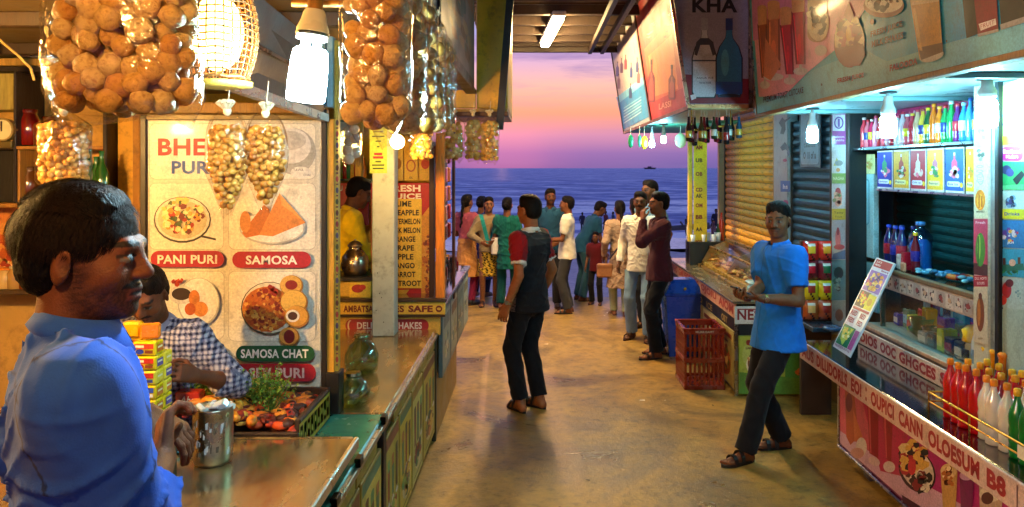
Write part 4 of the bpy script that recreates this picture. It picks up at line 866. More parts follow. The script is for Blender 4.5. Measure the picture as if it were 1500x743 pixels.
# ------------------------------------------------------------------ left row of stalls
def simple_box(name, lo, hi, col, m, parent=None, bev=.004, kind=None, base=None):
    o = MB().box(lo, hi, col, bev).build(name, m, parent, base); return tag(o, kind=kind) if kind else o
EX = (-.70)
# low cabinet run with the green and the steel tops
cab = thing('counter_cabinet', (-1.5, 3.9, 0), 'long low counter with steel and green tops and printed yellow doors along the aisle', 'counter')
simple_box('carcass', (-2.5, 2.3, .04), (-.725, 5.66, .745), '5a4a2a', 'painted', cab)
simple_box('plinth', (-2.5, 2.3, 0), (-.74, 5.64, .04), '1e1a14', 'painted', cab, 0)
simple_box('steel_counter_top', (-2.55, 3.705, .752), (-.695, 5.69, .79), 'd8bc88', 'steel_top', cab, .006)
MATS['green_top'] = mat('green_top', .2, metal=.0, var=.25, vscale=5, coat=.6, grime=.4)
simple_box('green_counter_top', (-2.55, 2.3, .752), (-.695, 3.695, .788), '3f8f78', 'green_top', cab, .006)
mb = MB(); mb.box((-.712, 2.3, .735), (-.683, 5.69, .765), 'b0a890', .004); mb.build('edge_strip', 'metal', cab)
mb = MB(); mb.box((-.725, 3.67, 0), (-.695, 3.74, .75), '1a1612', .003); mb.build('upright', 'painted', cab)
mb = MB(); mb.box((-.725, 5.62, 0), (-.695, 5.68, .75), '3a3426', .003); mb.build('upright', 'painted', cab)
for yy in (2.75, 3.12, 3.64): MB().box((-.70, yy - .03, .765), (-.675, yy + .03, .80), '14120e', .003).build('hinge', 'metal', cab)
ed = [2.32, 2.76, 3.22, 3.67]; ed2 = [3.74, 4.14, 4.57, 5.02, 5.62]
for k, (a, b) in enumerate(list(zip(ed, ed[1:])) + list(zip(ed2, ed2[1:]))):
    d = MB().box((-.725, a + .012, .07), (-.703, b - .012, .645), ['8a7426', '9c8430', 'a08a34'][k % 3], .004).build('cabinet_door', 'painted', cab)
    A = Art((-.703, 0, 0), (1, 0, 0)).frame((-.703, a + .03, .63), (-.703, b - .03, .63), (-.703, a + .03, .085), px=False)
    A.rect(0, 0, 1, 1, ['c8b040', 'b8a23a', 'd0b850', 'a89838', 'c4a838', 'b8b060', 'b09a38'][k]); R_ = random.Random(k + 40)
    A.rect(0, .0, 1, .10, ['6a7a4a', '8a4a2a', '5a7a5a', '7a3a28', '4a6a4a', '8a6a2a', '6a3a2a'][k])
    c_ = [['3f6a4a', '2c4a30', '5a8a50', '8a9a40'], ['7a2a20', '4a2a1c', '9a5a2a'], ['2c5a4a', '7a8a3a', '3a3a20'], ['8a3a20', 'c07030', '5a3018']]
    for q in range(3):
        cx_ = .2 + .3 * q + R_.random() * .05; A.drink(cx_, .18 + .06 * R_.random(), .62, .09, .06, R_.choice(c_[(k + q) % 4]), c_[(k + q + 1) % 4][2], foot=R_.random() > .4)
    A.ell(.5, .76, .34, .15, 'c8b88a'); A.blobs(.5, .74, .28, .11, 34, .05, c_[k % 4] + c_[(k + 1) % 4] + ['c8a040'], k); A.rect(.1, .93, .9, .945, '5a4a20')
    A.build(d)
for k in range(8):                                # upper strip panels under the top
    a = 2.32 + k * .42; b = min(a + .40, 5.62)
    if a < 3.7 < b: continue
    d = MB().box((-.722, a, .655), (-.705, b, .735), '9a8434', .003).build('drawer_front', 'painted', cab)
# steel hand-over table nearest the camera
tb = thing('steel_table', (-1.5, 2.75, .79), 'steel topped serving table nearest the camera, metal can standing on it', 'table')
simple_box('table_body', (-2.4, 2.36, .7885), (-.765, 3.10, .84), '6a5a34', 'painted', tb)
d = simple_box('side_panel', (-2.4, 2.28, .10), (-.735, 2.298, .745), 'b09a34', 'painted', tb)
simple_box('table_top', (-2.45, 2.30, .842), (-.695, 3.13, .87), 'e0c48c', 'steel_top', tb, .008)
mb = MB(); mb.box((-.71, 2.3, .83), (-.69, 3.135, .873), 'd8d0c0', .005); mb.box((-2.45, 3.118, .835), (-.712, 3.138, .873), 'c8b890', .005); mb.build('rim', 'metal', tb)
# metal can
cn = thing('metal_can', WZ(312, 678, .87), 'dented silver can full of melting ice on the steel table', 'can')
b = BASE[cn.name]; mb = MB(); H_ = .205; prof = [(.050, 0), (.064, .008), (.068, .02), (.069, .05), (.0685, .1), (.069, .15), (.069, .19), (.0715, .2), (.070, .205), (.065, .2), (.064, .17)]
mb.lathe(prof, b, 'c0b8a8', 32); mb.build('can_body', 'metal', cn)
mb = MB(); R_ = random.Random(3)
for i in range(26): mb.box(b + Vector((R_.gauss(0, .024), R_.gauss(0, .024), .165 + R_.random() * .03)), b + Vector((R_.gauss(0, .024) + .022, R_.gauss(0, .024) + .02, .195 + R_.random() * .022)), 'dfe4e6', .004, Matrix.Rotation(R_.random() * 3, 3, 'X') @ Matrix.Rotation(R_.random() * 3, 3, 'Z'))
tag(mb.build('crushed_ice', 'bottle_plastic', cn), kind='stuff')
mb = MB(); R_ = random.Random(8)
for i in range(34):
    t = -2.6 + R_.random() * 2.2; z0 = .04 + R_.random() * .11; p0 = b + Vector((.0695 * math.cos(t), .0695 * math.sin(t), z0)); 
    tt = t + .05 + R_.random() * .09; mb.add([p0, b + Vector((.0695 * math.cos(tt), .0695 * math.sin(tt), z0)), b + Vector((.0698 * math.cos(tt + .03), .0698 * math.sin(tt + .03), z0 + .01 + R_.random() * .025)), p0 + Vector((0, 0, .02))], [(0, 1, 2, 3)], R_.choice(['e8e4dc', '8a7c68', 'f0ece4', '6a5c4a']))
tag(mb.build('worn_label', 'plastic', cn), kind='stuff')
# blue plates
c = WZ(268, 655, .87); mb = MB(); mb.lathe([(.05, 0), (.085, .006), (.095, .014), (.088, .012), (.05, .005)], c, '1f7fb8', 28); mb.lathe([(.05, .012), (.085, .018), (.093, .026), (.086, .024), (.05, .017)], c + Vector((.012, .01, 0)), '2a93c8', 28)
tag(mb.build('plate_pair', 'plastic'), 'two nested blue plastic plates beside the metal can', 'plates')
# yellow packs
rk = thing('pack_stack_stand', WZ(200, 700, .87) + Vector((0, -.1, 0)), 'small dark wooden stand under the yellow snack packs', 'stand'); b = Vector((-1.27, 2.62, .87)); rk.location = b; BASE[rk.name] = b
mb = MB(); mb.box(b + Vector((-.18, -.07, .0)), b + Vector((.06, .08, .22)), '4a3418', .006); mb.build('stand_box', 'wood', rk)
R_ = random.Random(12); first = None
for r_ in range(6):
    for cidx in range(3):
        for dd in range(2):
            z0 = 1.092 + r_ * .047; x0 = b.x - .175 + cidx * .078; y0 = b.y - .065 + dd * .062
            if r_ == 5 and (cidx + dd) % 2: continue
            pk = thing('snack_pack', (x0 + .037, y0 + .028, z0), 'yellow snack pack, %s rank, %s row from the bottom of the stack' % (['front', 'rear'][dd], ['lowest', 'second', 'third', 'fourth', 'fifth', 'sixth'][r_]), 'snack pack', 'yellow packs stacked on the wooden stand')
            rr = Matrix.Rotation(R_.gauss(0, .03), 3, 'Z'); cc = Vector((x0 + .037, y0 + .028, z0 + .022))
            MB().box(cc - Vector((.037, .028, .022)), cc + Vector((.037, .028, .022)), R_.choice(['f0cc18', 'e8c010', 'f4d83a']), .004, rr).build('carton', 'plastic', pk)
            A = Art(cc - Vector((0, .0285, 0)), (0, -1, 0)).frame(cc + Vector((-.034, -.029, .02)), cc + Vector((.034, -.029, .02)), cc + Vector((-.034, -.029, -.02)), px=False)
            A.rect(.05, .1, .95, .5, R_.choice(['d84018', 'e08818', '2a4aa8', 'c82a18'])); A.ell(.3, .72, .2, .2, R_.choice(['c82818', '1f3a9a'])); A.rect(.55, .6, .92, .85, R_.choice(['f8f0d8', '8a3a14', '2a3a80'])); A.rect(.1, .2, .5, .4, 'f8e8b0'); A.build(pk)
            A = Art(cc + Vector((.0375, 0, 0)), (1, 0, 0)).frame(cc + Vector((.0375, -.026, .02)), cc + Vector((.0375, .026, .02)), cc + Vector((.0375, -.026, -.02)), px=False); A.rect(.1, .2, .9, .8, R_.choice(['5a4a9a', 'd87818', 'e8d040', '303a70'])); A.rect(.2, .35, .8, .5, 'f4e8c0'); A.build(pk)
for k, (dx, dy, c_) in enumerate(((-.13, -.02, 'e8820c'), (-.05, .0, 'f0b010'), (.02, -.03, 'e87a10'))):
    q = b + Vector((dx, dy, .505 if k else .512)); rt = Matrix.Rotation(.4 * k - .5, 3, 'Z') @ Matrix.Rotation(.3 - .2 * k, 3, 'X'); tag(MB().box(q - Vector((.03, .012, .0)), q + Vector((.03, .02, .05)), c_, .006, rt).build('orange_pack', 'plastic'), ['orange pack standing upright on top of the yellow stack', 'amber pack tipped in the middle of the stack top', 'orange pack lying at the right end of the stack top'][k], 'snack pack')

# snack tray
tr = thing('snack_tray', (-1.36, 3.37, .79), 'dark rimmed box tray heaped with fried snacks, herbs and chillies below the menu panel', 'tray')
mb = MB(); 
for lo, hi in (((-1.86, 3.14, .79), (-.93, 3.165, .885)), ((-1.86, 3.60, .79), (-.93, 3.625, .935)), ((-.955, 3.165, .79), (-.93, 3.60, .93)), ((-1.86, 3.165, .79), (-1.835, 3.60, .93))): MB().box(lo, hi, '2a1a10', .005).build('tray_wall', 'painted', tr)
simple_box('tray_floor', (-1.835, 3.165, .795), (-.955, 3.60, .83), '2a1a10', 'painted', tr)
A = Art((-.93, 0, 0), (1, 0, 0)).frame((-.93, 3.15, .915), (-.93, 3.61, .915), (-.93, 3.15, .80), px=False); A.rect(0, 0, 1, 1, 'b89c28')
for i in range(9): A.rrect(.03 + i * .108, .12, .10 + i * .108, .85, ['5a2014', '2c3a1c', '7a2c18'][i % 3], .3); A.ell(.065 + i * .108, .4 + .2 * (i % 2), .018, .12, 'd0b848')
A.build(tr)
R_ = random.Random(4); mb = MB()
for i in range(760):
    x = -1.82 + R_.random() * .85; y = 3.19 + R_.random() * .39; h = .875 + .085 * math.sin(math.pi * (x + 1.84) / .87) * (.6 + .4 * math.sin(x * 13)) + R_.random() * .035
    s_ = .014 + R_.random() * .018; zone = math.sin(x * 9 + 1) + .3 * R_.gauss(0, 1)
    c_ = R_.choice(['f0a028', 'e8881c', 'f4bc48', 'd8701c']) if zone > .1 else R_.choice(['a82c14', 'd8501c', '6a2010', 'e87c24', '4a2010', 'd89030'])
    mb.ball((x, y, h), s_, c_, 7, 5, (1 + R_.random(), .8, .7), Matrix.Rotation(R_.random() * 6, 3, 'Z') @ Matrix.Rotation(R_.random(), 3, 'X'))
tag(mb.build('fried_snacks', 'food'), 'heap of orange brown fried snacks filling the tray', 'food', kind='stuff')
mb = MB()
for i in range(60):
    x = -1.5 + R_.random() * .5; y = 3.16 + R_.random() * .2; z = .91 + R_.random() * .035; a = R_.random() * 6.28; p0 = Vector((x, y, z)); d = Vector((math.cos(a), math.sin(a) * .5, .2 * R_.gauss(0, 1))) * .03
    mb.tube(p0, p0 + d, .005, .002, R_.choice(['3a1420', '8a1410', '2a3a14', '5a1a18']), 6)
tag(mb.build('chillies', 'food'), 'dark red and green chillies strewn over the snacks', 'chillies', kind='stuff')
mb = MB()
for cxx, n, hh in ((-1.43, 90, .20), (-1.30, 44, .14), (-1.13, 70, .17), (-1.55, 26, .12)):
    for i in range(n):
        a = R_.random() * 6.28; sp = .06 * R_.random() ** .5; p0 = Vector((cxx + sp * math.cos(a) * .6, 3.36 + sp * math.sin(a) * .6, .91)); p1 = p0 + Vector((math.cos(a) * sp * 1.3 + R_.gauss(0, .02), math.sin(a) * sp, hh * (.4 + R_.random() * .7)))
        mb.tube(p0, p1, .0016, .0010, '5a7a24', 4, False)
        for k in range(13):
            q = p0.lerp(p1, .35 + .65 * R_.random()) + Vector((R_.gauss(0, .009), R_.gauss(0, .009), R_.gauss(0, .007))); u_ = Vector((R_.gauss(0, 1), R_.gauss(0, 1), R_.gauss(0, 1))).normalized() * .007; w_ = u_.cross(Vector((R_.gauss(0, 1), R_.gauss(0, 1), 1))).normalized() * .005
            mb.add([q - u_, q + w_, q + u_, q - w_], [(0, 1, 2, 3)], R_.choice(['5a8a24', '3f6a1a', '7aa030', '2f5014', '8a9a30']))
tag(mb.build('herb_bunches', 'leaf'), 'bunches of green coriander standing in the snack tray', 'herbs', kind='stuff')
bx = thing('sauce_box', (-1.40, 3.24, .93), 'small red carton with white script standing among the herbs', 'box'); b = BASE[bx.name]
MB().box(b + Vector((-.05, -.03, 0)), b + Vector((.05, .03, .095)), 'a8281c', .004).build('carton', 'plastic', bx); A = Art(b + Vector((0, -.0305, 0)), (0, -1, 0)).frame(b + Vector((-.05, -.031, .095)), b + Vector((.05, -.031, .095)), b + Vector((-.05, -.031, 0)), px=False); A.text('Aha', .2, .15, .8, .5, 'f0e8d8', shear=.3); A.rect(.06, .66, .94, .74, 'e8d8c0'); A.build(bx)
# glass jars on the steel counter
for k, (u, v, r, h, lb) in enumerate(((517, 595, .083, .15, 'round green glass bowl jar nearest the snack tray'), (530, 546, .095, .20, 'taller glass jar standing behind the round one by the white post'))):
    c = WZ(u, v, .791); j = thing('glass_jar', c, lb, 'jar')
    MB().lathe([(r * .55, .002), (r * .9, .012), (r, h * .3), (r * .98, h * .5), (r * .75, h * .78), (r * .42, h * .9), (r * .40, h * .97), (r * .46, h), (r * .44, h), (r * .37, h * .97), (r * .38, h * .9), (r * .7, h * .77), (r * .92, h * .5), (r * .94, h * .3), (r * .84, .02), (r * .5, .01)], c, 'ffffff', 26).build('jar_glass', 'green_glass', j)
    MB().tube(c + Vector((0, 0, h)), c + Vector((0, 0, h + .012)), r * .47, r * .44, '8a9a78', 20).build('jar_lid', 'metal', j)

# ---- menu panel BHEL PURI
YP = 3.70
mp = thing('menu_board', W(341, 580, YP), 'large framed menu panel showing bhel puri, pani puri, samosa and sev puri plates', 'menu board')
def fr(u0, v0, u1, v1, Y, t, col, name, parent, m='painted'):
    a = W(u0, v0, Y); b_ = W(u1, v1, Y); return MB().box((a.x, Y, b_.z), (b_.x, Y + t, a.z), col, .003).build(name, m, parent)
fr(214, 176, 470, 578, YP, .03, 'd6ceb8', 'board', mp, 'backlit_print')
fr(205, 168, 213.6, 582, YP - .015, .05, '241a10', 'frame_side', mp); fr(470.4, 160, 478, 588, YP - .015, .05, '241a10', 'frame_side', mp)
fr(214, 168, 470, 175.6, YP - .015, .05, '8a7440', 'frame_top', mp); fr(214, 572, 470, 581, YP - .015, .05, 'c09838', 'frame_bottom', mp)
A = Art((0, YP, 0), (0, -1, 0), .0012, .00025)
for x0, y0, x1, y1 in ((219, 181, 330, 263), (335, 181, 463, 263), (219, 268, 328, 366), (335, 268, 463, 366), (219, 397, 329, 497), (335, 397, 463, 500)):
    A.rrect(x0, y0, x1, y1, 'b8ae98', 9); A.rrect(x0 + .8, y0 + .8, x1 - .8, y1 - .8, 'e6deca', 8.5)
A.text('BHEL', 232, 203, 322, 228, 'c01818', .03); A.text('PURI', 252, 236, 312, 255, '184a9a', .03)
A.ell(430, 222, 33, 34, 'a8a498'); A.ell(427, 214, 29, 26, 'd8d4cc'); A.ell(425, 206, 24, 14, 'bcb8b0'); A.ell(441, 253, 15, 9, 'dcd8cc'); A.text('TAWA', 430, 247, 445, 251, '333333', .0); A.text('CHAI', 445, 255, 455, 258, '333333', .0)
A.ell(268, 322, 42, 34, '3a3428'); A.ell(268, 321, 40, 32, 'e0d8c4'); A.ell(268, 322, 36, 28, 'c8b890'); A.blobs(268, 316, 30, 24, 110, 4.5, ['d8902c', 'b0341c', 'e8c868', 'f0e0a8', '4a5a28', '7a2c18', 'd8a848', 'f0d890'], 2); A.poly([(296, 344), (318, 349), (318, 352), (295, 347)], '403828')
A.ell(400, 334, 48, 24, 'b8b4a8'); A.ell(400, 333, 46, 22, 'e8e4d8'); A.poly([(356, 341), (388, 300), (396, 306), (401, 340), (362, 348)], 'c06a24'); A.poly([(381, 344), (411, 283), (449, 326), (401, 346)], 'd8843a'); A.poly([(411, 283), (414, 300), (449, 326)], 'e09a50'); A.ell(361, 325, 8, 16, 'c8803a')
A.rrect(223, 367, 330, 391, 'a8142a'); A.rrect(342, 368, 457, 392, 'a8142a'); A.text('PANI PURI', 233, 373, 320, 386, 'efe6dc', .03); A.text('SAMOSA', 362, 374, 437, 387, 'efe6dc', .03)
A.ell(293, 442, 31, 36, 'b8b4a8'); A.ell(293, 441, 29, 34, 'e6e2d6'); A.ell(268, 431, 18, 14, 'c8c4bc'); A.ell(268, 430, 14, 9, '2a140c'); A.ell(287, 436, 8, 12, 'c8742c'); A.ell(296, 452, 11, 11, 'd8863a'); A.ell(281, 452, 8, 9, 'b8541c'); A.blobs(266, 413, 12, 4, 10, 3, ['a82018', 'c84828'], 6)
A.ell(397, 451, 42, 39, '5a4a34'); A.ell(397, 450, 40, 37, 'e0d4b8'); A.ell(393, 452, 36, 33, 'c86a20'); A.blobs(393, 452, 33, 30, 190, 3.6, ['d88428', 'b8501c', 'e8a848', '8a2c14', 'd06820'], 5, 5)
for cx_, cy_, rx, col in ((430, 417, 17, 'd8a44a'), (434, 441, 20, 'e0b050'), (438, 462, 18, 'd89a3c'), (427, 491, 15, 'd8943c')): A.ell(cx_, cy_, rx, rx * .9, '9a6a28'); A.ell(cx_ - 1, cy_ - 1, rx * .92, rx * .82, col)
A.ell(430, 416, 9, 7, '8a1c14'); A.ell(432, 461, 10, 9, 'e8e0d0'); A.ell(432, 461, 7, 6, '4a2a1c'); A.ell(427, 491, 8, 10, '7a1410'); A.blobs(400, 424, 12, 6, 10, 4, ['c03a20', 'a02818'], 9)
A.rrect(228, 503, 334, 522, '1c4a9c'); A.text('PLATE', 270, 507, 328, 518, 'efe6dc', .03); A.rrect(350, 504, 464, 527, '14502c'); A.text('SAMOSA CHAT', 357, 509, 455, 522, 'efe6dc', .03); A.rrect(348, 530, 466, 556, '9c1426'); A.text('SEV PURI', 369, 536, 449, 551, 'd8b8b0', .03)
A.build(mp, m='backlit_print')
# posts either side of the panel
st = thing('yellow_post', W(486, 540, 3.72), 'yellow wooden post with a printed strip at the right edge of the menu panel', 'post')
a = W(478.6, 175, 3.72); b_ = W(491, 545, 3.72); MB().box((a.x, 3.70, b_.z), (b_.x, 3.76, a.z), 'd89a28', .003).build('post_shaft', 'wood', st)
a2 = W(491.2, 60, 3.74); b2 = W(497, 545, 3.74); d = MB().box((a2.x, 3.715, b2.z), (b2.x, 3.76, a2.z), 'c8a838', .002).build('printed_strip', 'backlit_print', st)
A = Art((0, 3.715, 0), (0, -1, 0))
for i in range(22): v = 180 + i * 16.5; A.ell(494, v, 2.2, 4.6, ['5a2a1c', '8a2a2a', '4a3a5a', '3a3a1c'][i % 4], 10); A.rect(492.4, v + 6.5, 495.6, v + 9, '6a3020')
A.build(d); a = W(477.5, 545, 3.70); b_ = W(498, 577, 3.70); MB().box((a.x, 3.68, .7905), (b_.x, 3.78, a.z), '1a140e', .004).build('foot_block', 'painted', st)
bp = thing('steel_post', W(480, 175, 3.72), 'grey steel post, blue light in its colour, carrying the canopy above the yellow post', 'post'); a = W(470, 62, 3.72); b_ = W(490, 158, 3.72)
MB().box((a.x, 3.69, b_.z), (a.x + .03, 3.75, 2.54), '6a8a98', .003).build('post_shaft', 'dull_metal', bp); MB().box((a.x + .034, 3.69, b_.z), (b_.x, 3.75, 2.54), '8ab0c0', .003).build('post_shaft', 'dull_metal', bp)  # blue lamp light on the grey metal is put into both shaft colours
# header above the panel, rail and dark canopy board
hd_ = thing('stall_header', W(300, 165, 3.75), 'brown timber header beam over the big menu panel', 'beam'); a = W(160, 150, 3.76); b_ = W(470, 166, 3.76); MB().box((a.x, 3.76, b_.z), (b_.x, 3.84, a.z), '9a7434', .004).build('beam', 'wood', hd_); tag(hd_)
a = W(150, 162, 3.9); MB().box((a.x - .6, 3.9, a.z - .02), (a.x - .55, 3.96, a.z + .5), '5a4020').build('strut', 'wood', hd_)
P = [W(330, 122, 2.5), W(474, 172, 3.66), W(478, 74, 3.66), W(372, -12, 2.5)]; cb = thing('canopy_board', P[1], 'dark sloping canopy board with a bright metal lower rail above the menu panel', 'canopy')
MB().quadslab(*P, (-.02, .03, 0), '4a3226').build('board', 'painted', cb); MB().quadslab(P[0] + Vector((0, 0, .012)), P[1] + Vector((0, 0, .012)), P[1] - Vector((0, 0, .022)), P[0] - Vector((0, 0, .022)), (.03, -.02, 0), 'c8c0b0').build('rail', 'metal', cb)
q0 = P[0].lerp(P[3], .5); q1 = P[1].lerp(P[2], .5); MB().quadslab(q0 + Vector((.004, -.004, .006)), q1 + Vector((.004, -.004, .006)), q1 - Vector((-.004, .004, .006)), q0 - Vector((-.004, .004, .006)), (.01, -.01, 0), '9a8878').build('seam_rail', 'metal', cb)
# ceilings and walls of the left row
simple_box('stall_ceiling', (-4.6, -3.0, 2.56), (-.52, 4.7, 2.62), '6a5630', 'painted', None, 0, 'structure')
simple_box('stall_ceiling', (-4.0, 4.705, 2.60), (-.62, 8.0, 2.66), '8a7a50', 'painted', None, 0, 'structure')
for i, y in enumerate((1.6, 2.4, 3.2, 4.0)): tag(MB().box((-4.5, y, 2.50), (-.55, y + .06, 2.559), '3a2816', .004).build('ceiling_batten', 'wood'), ['first', 'second', 'third', 'fourth'][i] + ' dark batten from the camera under the left stall ceiling', 'batten', 'battens under the left stall ceiling')
simple_box('stall_back_wall', (-4.6, 4.62, 0), (-1.95, 4.7, 2.56), 'caa050', 'wall_paint', None, 0, 'structure'); simple_box('stall_side_wall', (-4.68, -3.0, 0), (-4.6, 8.0, 2.66), 'a88a50', 'wall_paint', None, 0, 'structure')
simple_box('juice_stall_back_wall', (-4.0, 7.2, 0), (-.95, 7.28, 2.60), 'd8b040', 'wall_paint', None, 0, 'structure')
# cupboard with jars
cp = thing('wall_cupboard', W(70, 300, 4.4), 'open wooden cupboard with jars on the left stall wall', 'cupboard'); Yc = 4.35
def cbx(u0, v0, u1, v1, name, col='b07a30', y0=Yc, y1=4.61, m='wood'):
    a = W(u0, v0, Yc); b_ = W(u1, v1, Yc); return MB().box((a.x, y0, b_.z), (b_.x, y1, a.z), col, .004).build(name, m, cp)
cbx(-60, 97, 156, 105, 'cupboard_top', '241a10'); cbx(-60, 85, 156, 96, 'top_rail', 'b89040'); cbx(-60, 214, 19, 219, 'shelf', '3a2814'); cbx(23, 214, 150, 219, 'shelf'); cbx(-60, 298, 156, 304, 'shelf'); cbx(19, 105, 23, 298, 'divider', '2a1c10'); cbx(150, 105, 156, 430, 'divider', '2a1c10')
cbx(25, 219.5, 29, 297, 'divider'); cbx(-60, 220, 18, 297, 'dark_door', '141008', Yc + .05); cbx(-60, 106, 18, 160, 'glass_door', 'a89a50', Yc + .05)
cbx(-60, 425, 148, 432, 'shelf', '4a3418'); cbx(-60, 305, 45, 424, 'poster', 'c87830', 4.56)
cbx(158, 163, 193, 470, 'panel', 'dba838', Yc + .1, 4.61, 'painted'); cbx(194, 150, 204, 470, 'panel_edge', 'b07a20', Yc, 4.61, 'painted')
A = Art((0, 4.56, 0), (0, -1, 0)); A.ell(15, 370, 34, 46, 'd89040'); A.blobs(15, 370, 30, 40, 60, 7, ['c05a20', 'e0a850', 'a83818', 'f0c880'], 3); A.build(cp)
def jar(u, v, Y, r, h, col, label, m='bottle_plastic', lid=None):
    c = W(u, v, Y); j = thing('jar', c, label, 'jar'); MB().lathe([(r * .8, 0), (r, .01), (r, h * .7), (r * .7, h * .86), (r * .7, h * .9)], c, col, 16).build('jar_body', m, j); MB().lathe([(r * .74, h * .9), (r * .78, h * .92), (r * .78, h), (r * .3, h * 1.01)], c, lid or col, 16).build('lid', 'plastic', j); return j
jar(43, 213, 4.45, .055, .20, '7a140a', 'dark red jar on the upper shelf of the wall cupboard'); jar(43, 297, 4.45, .055, .20, '6a3a10', 'amber brown jar on the lower cupboard shelf', lid='5a3a14')
jar(72, 213, 4.45, .045, .16, '5a2a10', 'brown jar in shadow beside the dark red jar'); jar(8, 424, 4.42, .045, .12, 'c8a868', 'clear glass jar with orange lid on the low shelf, first from left', lid='d88020'); jar(24, 424, 4.42, .045, .13, 'b89050', 'clear glass jar on the low shelf behind the profile man head', lid='c8b890'); jar(40, 424, 4.42, .04, .12, 'a04818', 'red brown jar at the right end of the low shelf')
for k, (u, h) in enumerate(((131, .26), (141, .22), (149, .25))):
    c = W(u, 290, 4.25); bt_ = MB().lathe([(.032, 0), (.035, .01), (.035, h * .55), (.014, h * .75), (.012, h * .94), (.015, h)], c, '1c5a1c', 12).build('green_bottle', 'bottle_plastic'); tag(bt_, ['tall green bottle nearest the hanging twisted bag', 'short green bottle between the two tall ones by the wall panel', 'green bottle closest to the yellow wall panel'][k], 'bottle')
sh_ = simple_box('bottle_shelf', (W(122, 0, 4.25).x, 4.15, W(0, 296, 4.25).z), (W(156, 0, 4.25).x, 4.345, W(0, 291, 4.25).z), '7a5424', 'wood'); tag(sh_, 'small wooden shelf under the green bottles', 'shelf')
ck = thing('dial_scale', W(5, 190, 4.33), 'round pale dial of a weighing scale in the cupboard at far left', 'scale'); c = W(3, 190, 4.33); MB().tube(c, c + Vector((0, .04, 0)), .062, .062, 'b8a060', 24).build('case', 'dull_metal', ck); MB().tube(c - Vector((0, .003, 0)), c - Vector((0, .001, 0)), .054, .054, 'e0d4a0', 24).build('dial', 'plastic', ck)
MB().box(c + Vector((-.003, -.008, -.01)), c + Vector((.003, -.004, .045)), '2a1a10').build('pointer', 'painted', ck); MB().box(c + Vector((-.05, .0, -.1)), c + Vector((.05, .1, -.062)), '7a6a3a', .005).build('foot', 'dull_metal', ck)
wr_ = MB(); wr_.path([W(-5, 55, 3.5), W(25, 80, 3.5), W(45, 100, 3.5), W(50, 118, 3.5)], .006, 'c8a860', 6); wr_.path([W(25, 80, 3.5), W(60, 85, 3.6), W(80, 78, 3.7)], .006, '3a2410', 6); tag(wr_.build('loose_wire', 'plastic'), 'loose cream wire dangling from the left stall ceiling', 'wire')

# ---- lamps of the left row
wl = thing('wicker_lamp', W(319, -60, 2.0), 'glowing round wicker cage lamp hanging over the left stall', 'lamp'); c = W(319, 60, 2.0)
MB().ball(c + Vector((0, 0, .02)), .062, 'ffffff', 20, 14, (1, 1, 1.55)).build('bulb', 'lamp_warm', wl)
cage = lambda t: .097 * (math.sin(math.pi * (.14 + .70 * t)) ** .55)
zz = lambda t: c.z + .155 - .265 * t; mb = MB()
for i in range(30):
    a = 2 * math.pi * i / 30; pts = [c * 1 + Vector((cage(t / 8) * math.cos(a), cage(t / 8) * math.sin(a), zz(t / 8) - c.z)) for t in range(9)]; mb.path(pts, .0021, '5a300a', 4)
mb.build('cage_ribs', 'wood', wl); tag(wl.children[-1], kind='stuff'); mb = MB()
for k in range(17):
    t = k / 16; r = cage(t) + .001; pts = [Vector((c.x + r * math.cos(a), c.y + r * math.sin(a), zz(t) + .002 * math.sin(9 * a))) for a in [2 * math.pi * i / 28 for i in range(29)]]; mb.path(pts, .0023 if k < 15 else .005, '643808', 4)
mb.build('cage_rings', 'wood', wl); tag(wl.children[-1], kind='stuff')
mb = MB(); mb.tube((c.x, c.y, c.z + .15), (c.x, c.y, 2.56), .006, .006, '3a2410', 6); mb.build('cord', 'plastic', wl)
mb = MB(); mb.lathe([(.05, c.z - .118 - c.z), (.082, -.115), (.084, -.103), (.05, -.10)], c, 'c09030', 30); mb.build('base_ring', 'wood', wl)
cf = thing('white_bulb', W(458, 5, 1.9), 'big white energy saving bulb glowing blue white beside the wicker lamp', 'bulb'); c = W(447, 150, 1.9); Rt = Matrix.Rotation(math.radians(6), 3, 'Y')
R3 = lambda z: c + Rt @ Vector((0, 0, z))
mb = MB(); mb.lathe([(.02, 0), (.040, .002), (.045, .008), (.045, .05), (.043, .10), (.040, .122), (.034, .128)], c, 'ffffff', 28, rot=Rt); mb.build('glass_tube', 'lamp_cool', cf)
for k in range(4): mb = MB(); mb.tube(R3(.128) + Vector((.02 * math.cos(k * 1.57 + .8), .02 * math.sin(k * 1.57 + .8), 0)), R3(.150) + Vector((.02 * math.cos(k * 1.57 + .8), .02 * math.sin(k * 1.57 + .8), 0)), .007, .007, 'f0f4f4'); mb.build('glass_leg', 'lamp_cool' if False else 'plastic', cf)
mb = MB(); mb.lathe([(.030, .148), (.037, .150), (.038, .175), (.030, .195), (.026, .215), (.022, .222)], c, 'e0d4b8', 22, rot=Rt); mb.build('ballast', 'plastic', cf); mb = MB(); mb.lathe([(.0386, .160), (.0392, .161), (.0392, .166), (.0386, .167)], c, '1a1a18', 22, rot=Rt); mb.build('band', 'plastic', cf)
mb = MB(); mb.lathe([(.018, .22), (.018, .25), (.01, .262), (.008, .34)], c, 'a06a28', 14, rot=Rt); mb.tube(R3(.30), (R3(.3).x, R3(.3).y, 2.56), .006, .006, '2a1a10'); mb.build('holder', 'dull_metal', cf)
mb = MB(); mb.tube(W(428, 5, 1.95), W(512, 6, 1.95), .009, .009, 'c87a20'); tag(mb.build('lamp_bracket', 'painted'), 'orange metal bracket at the top holding the white bulb', 'bracket')
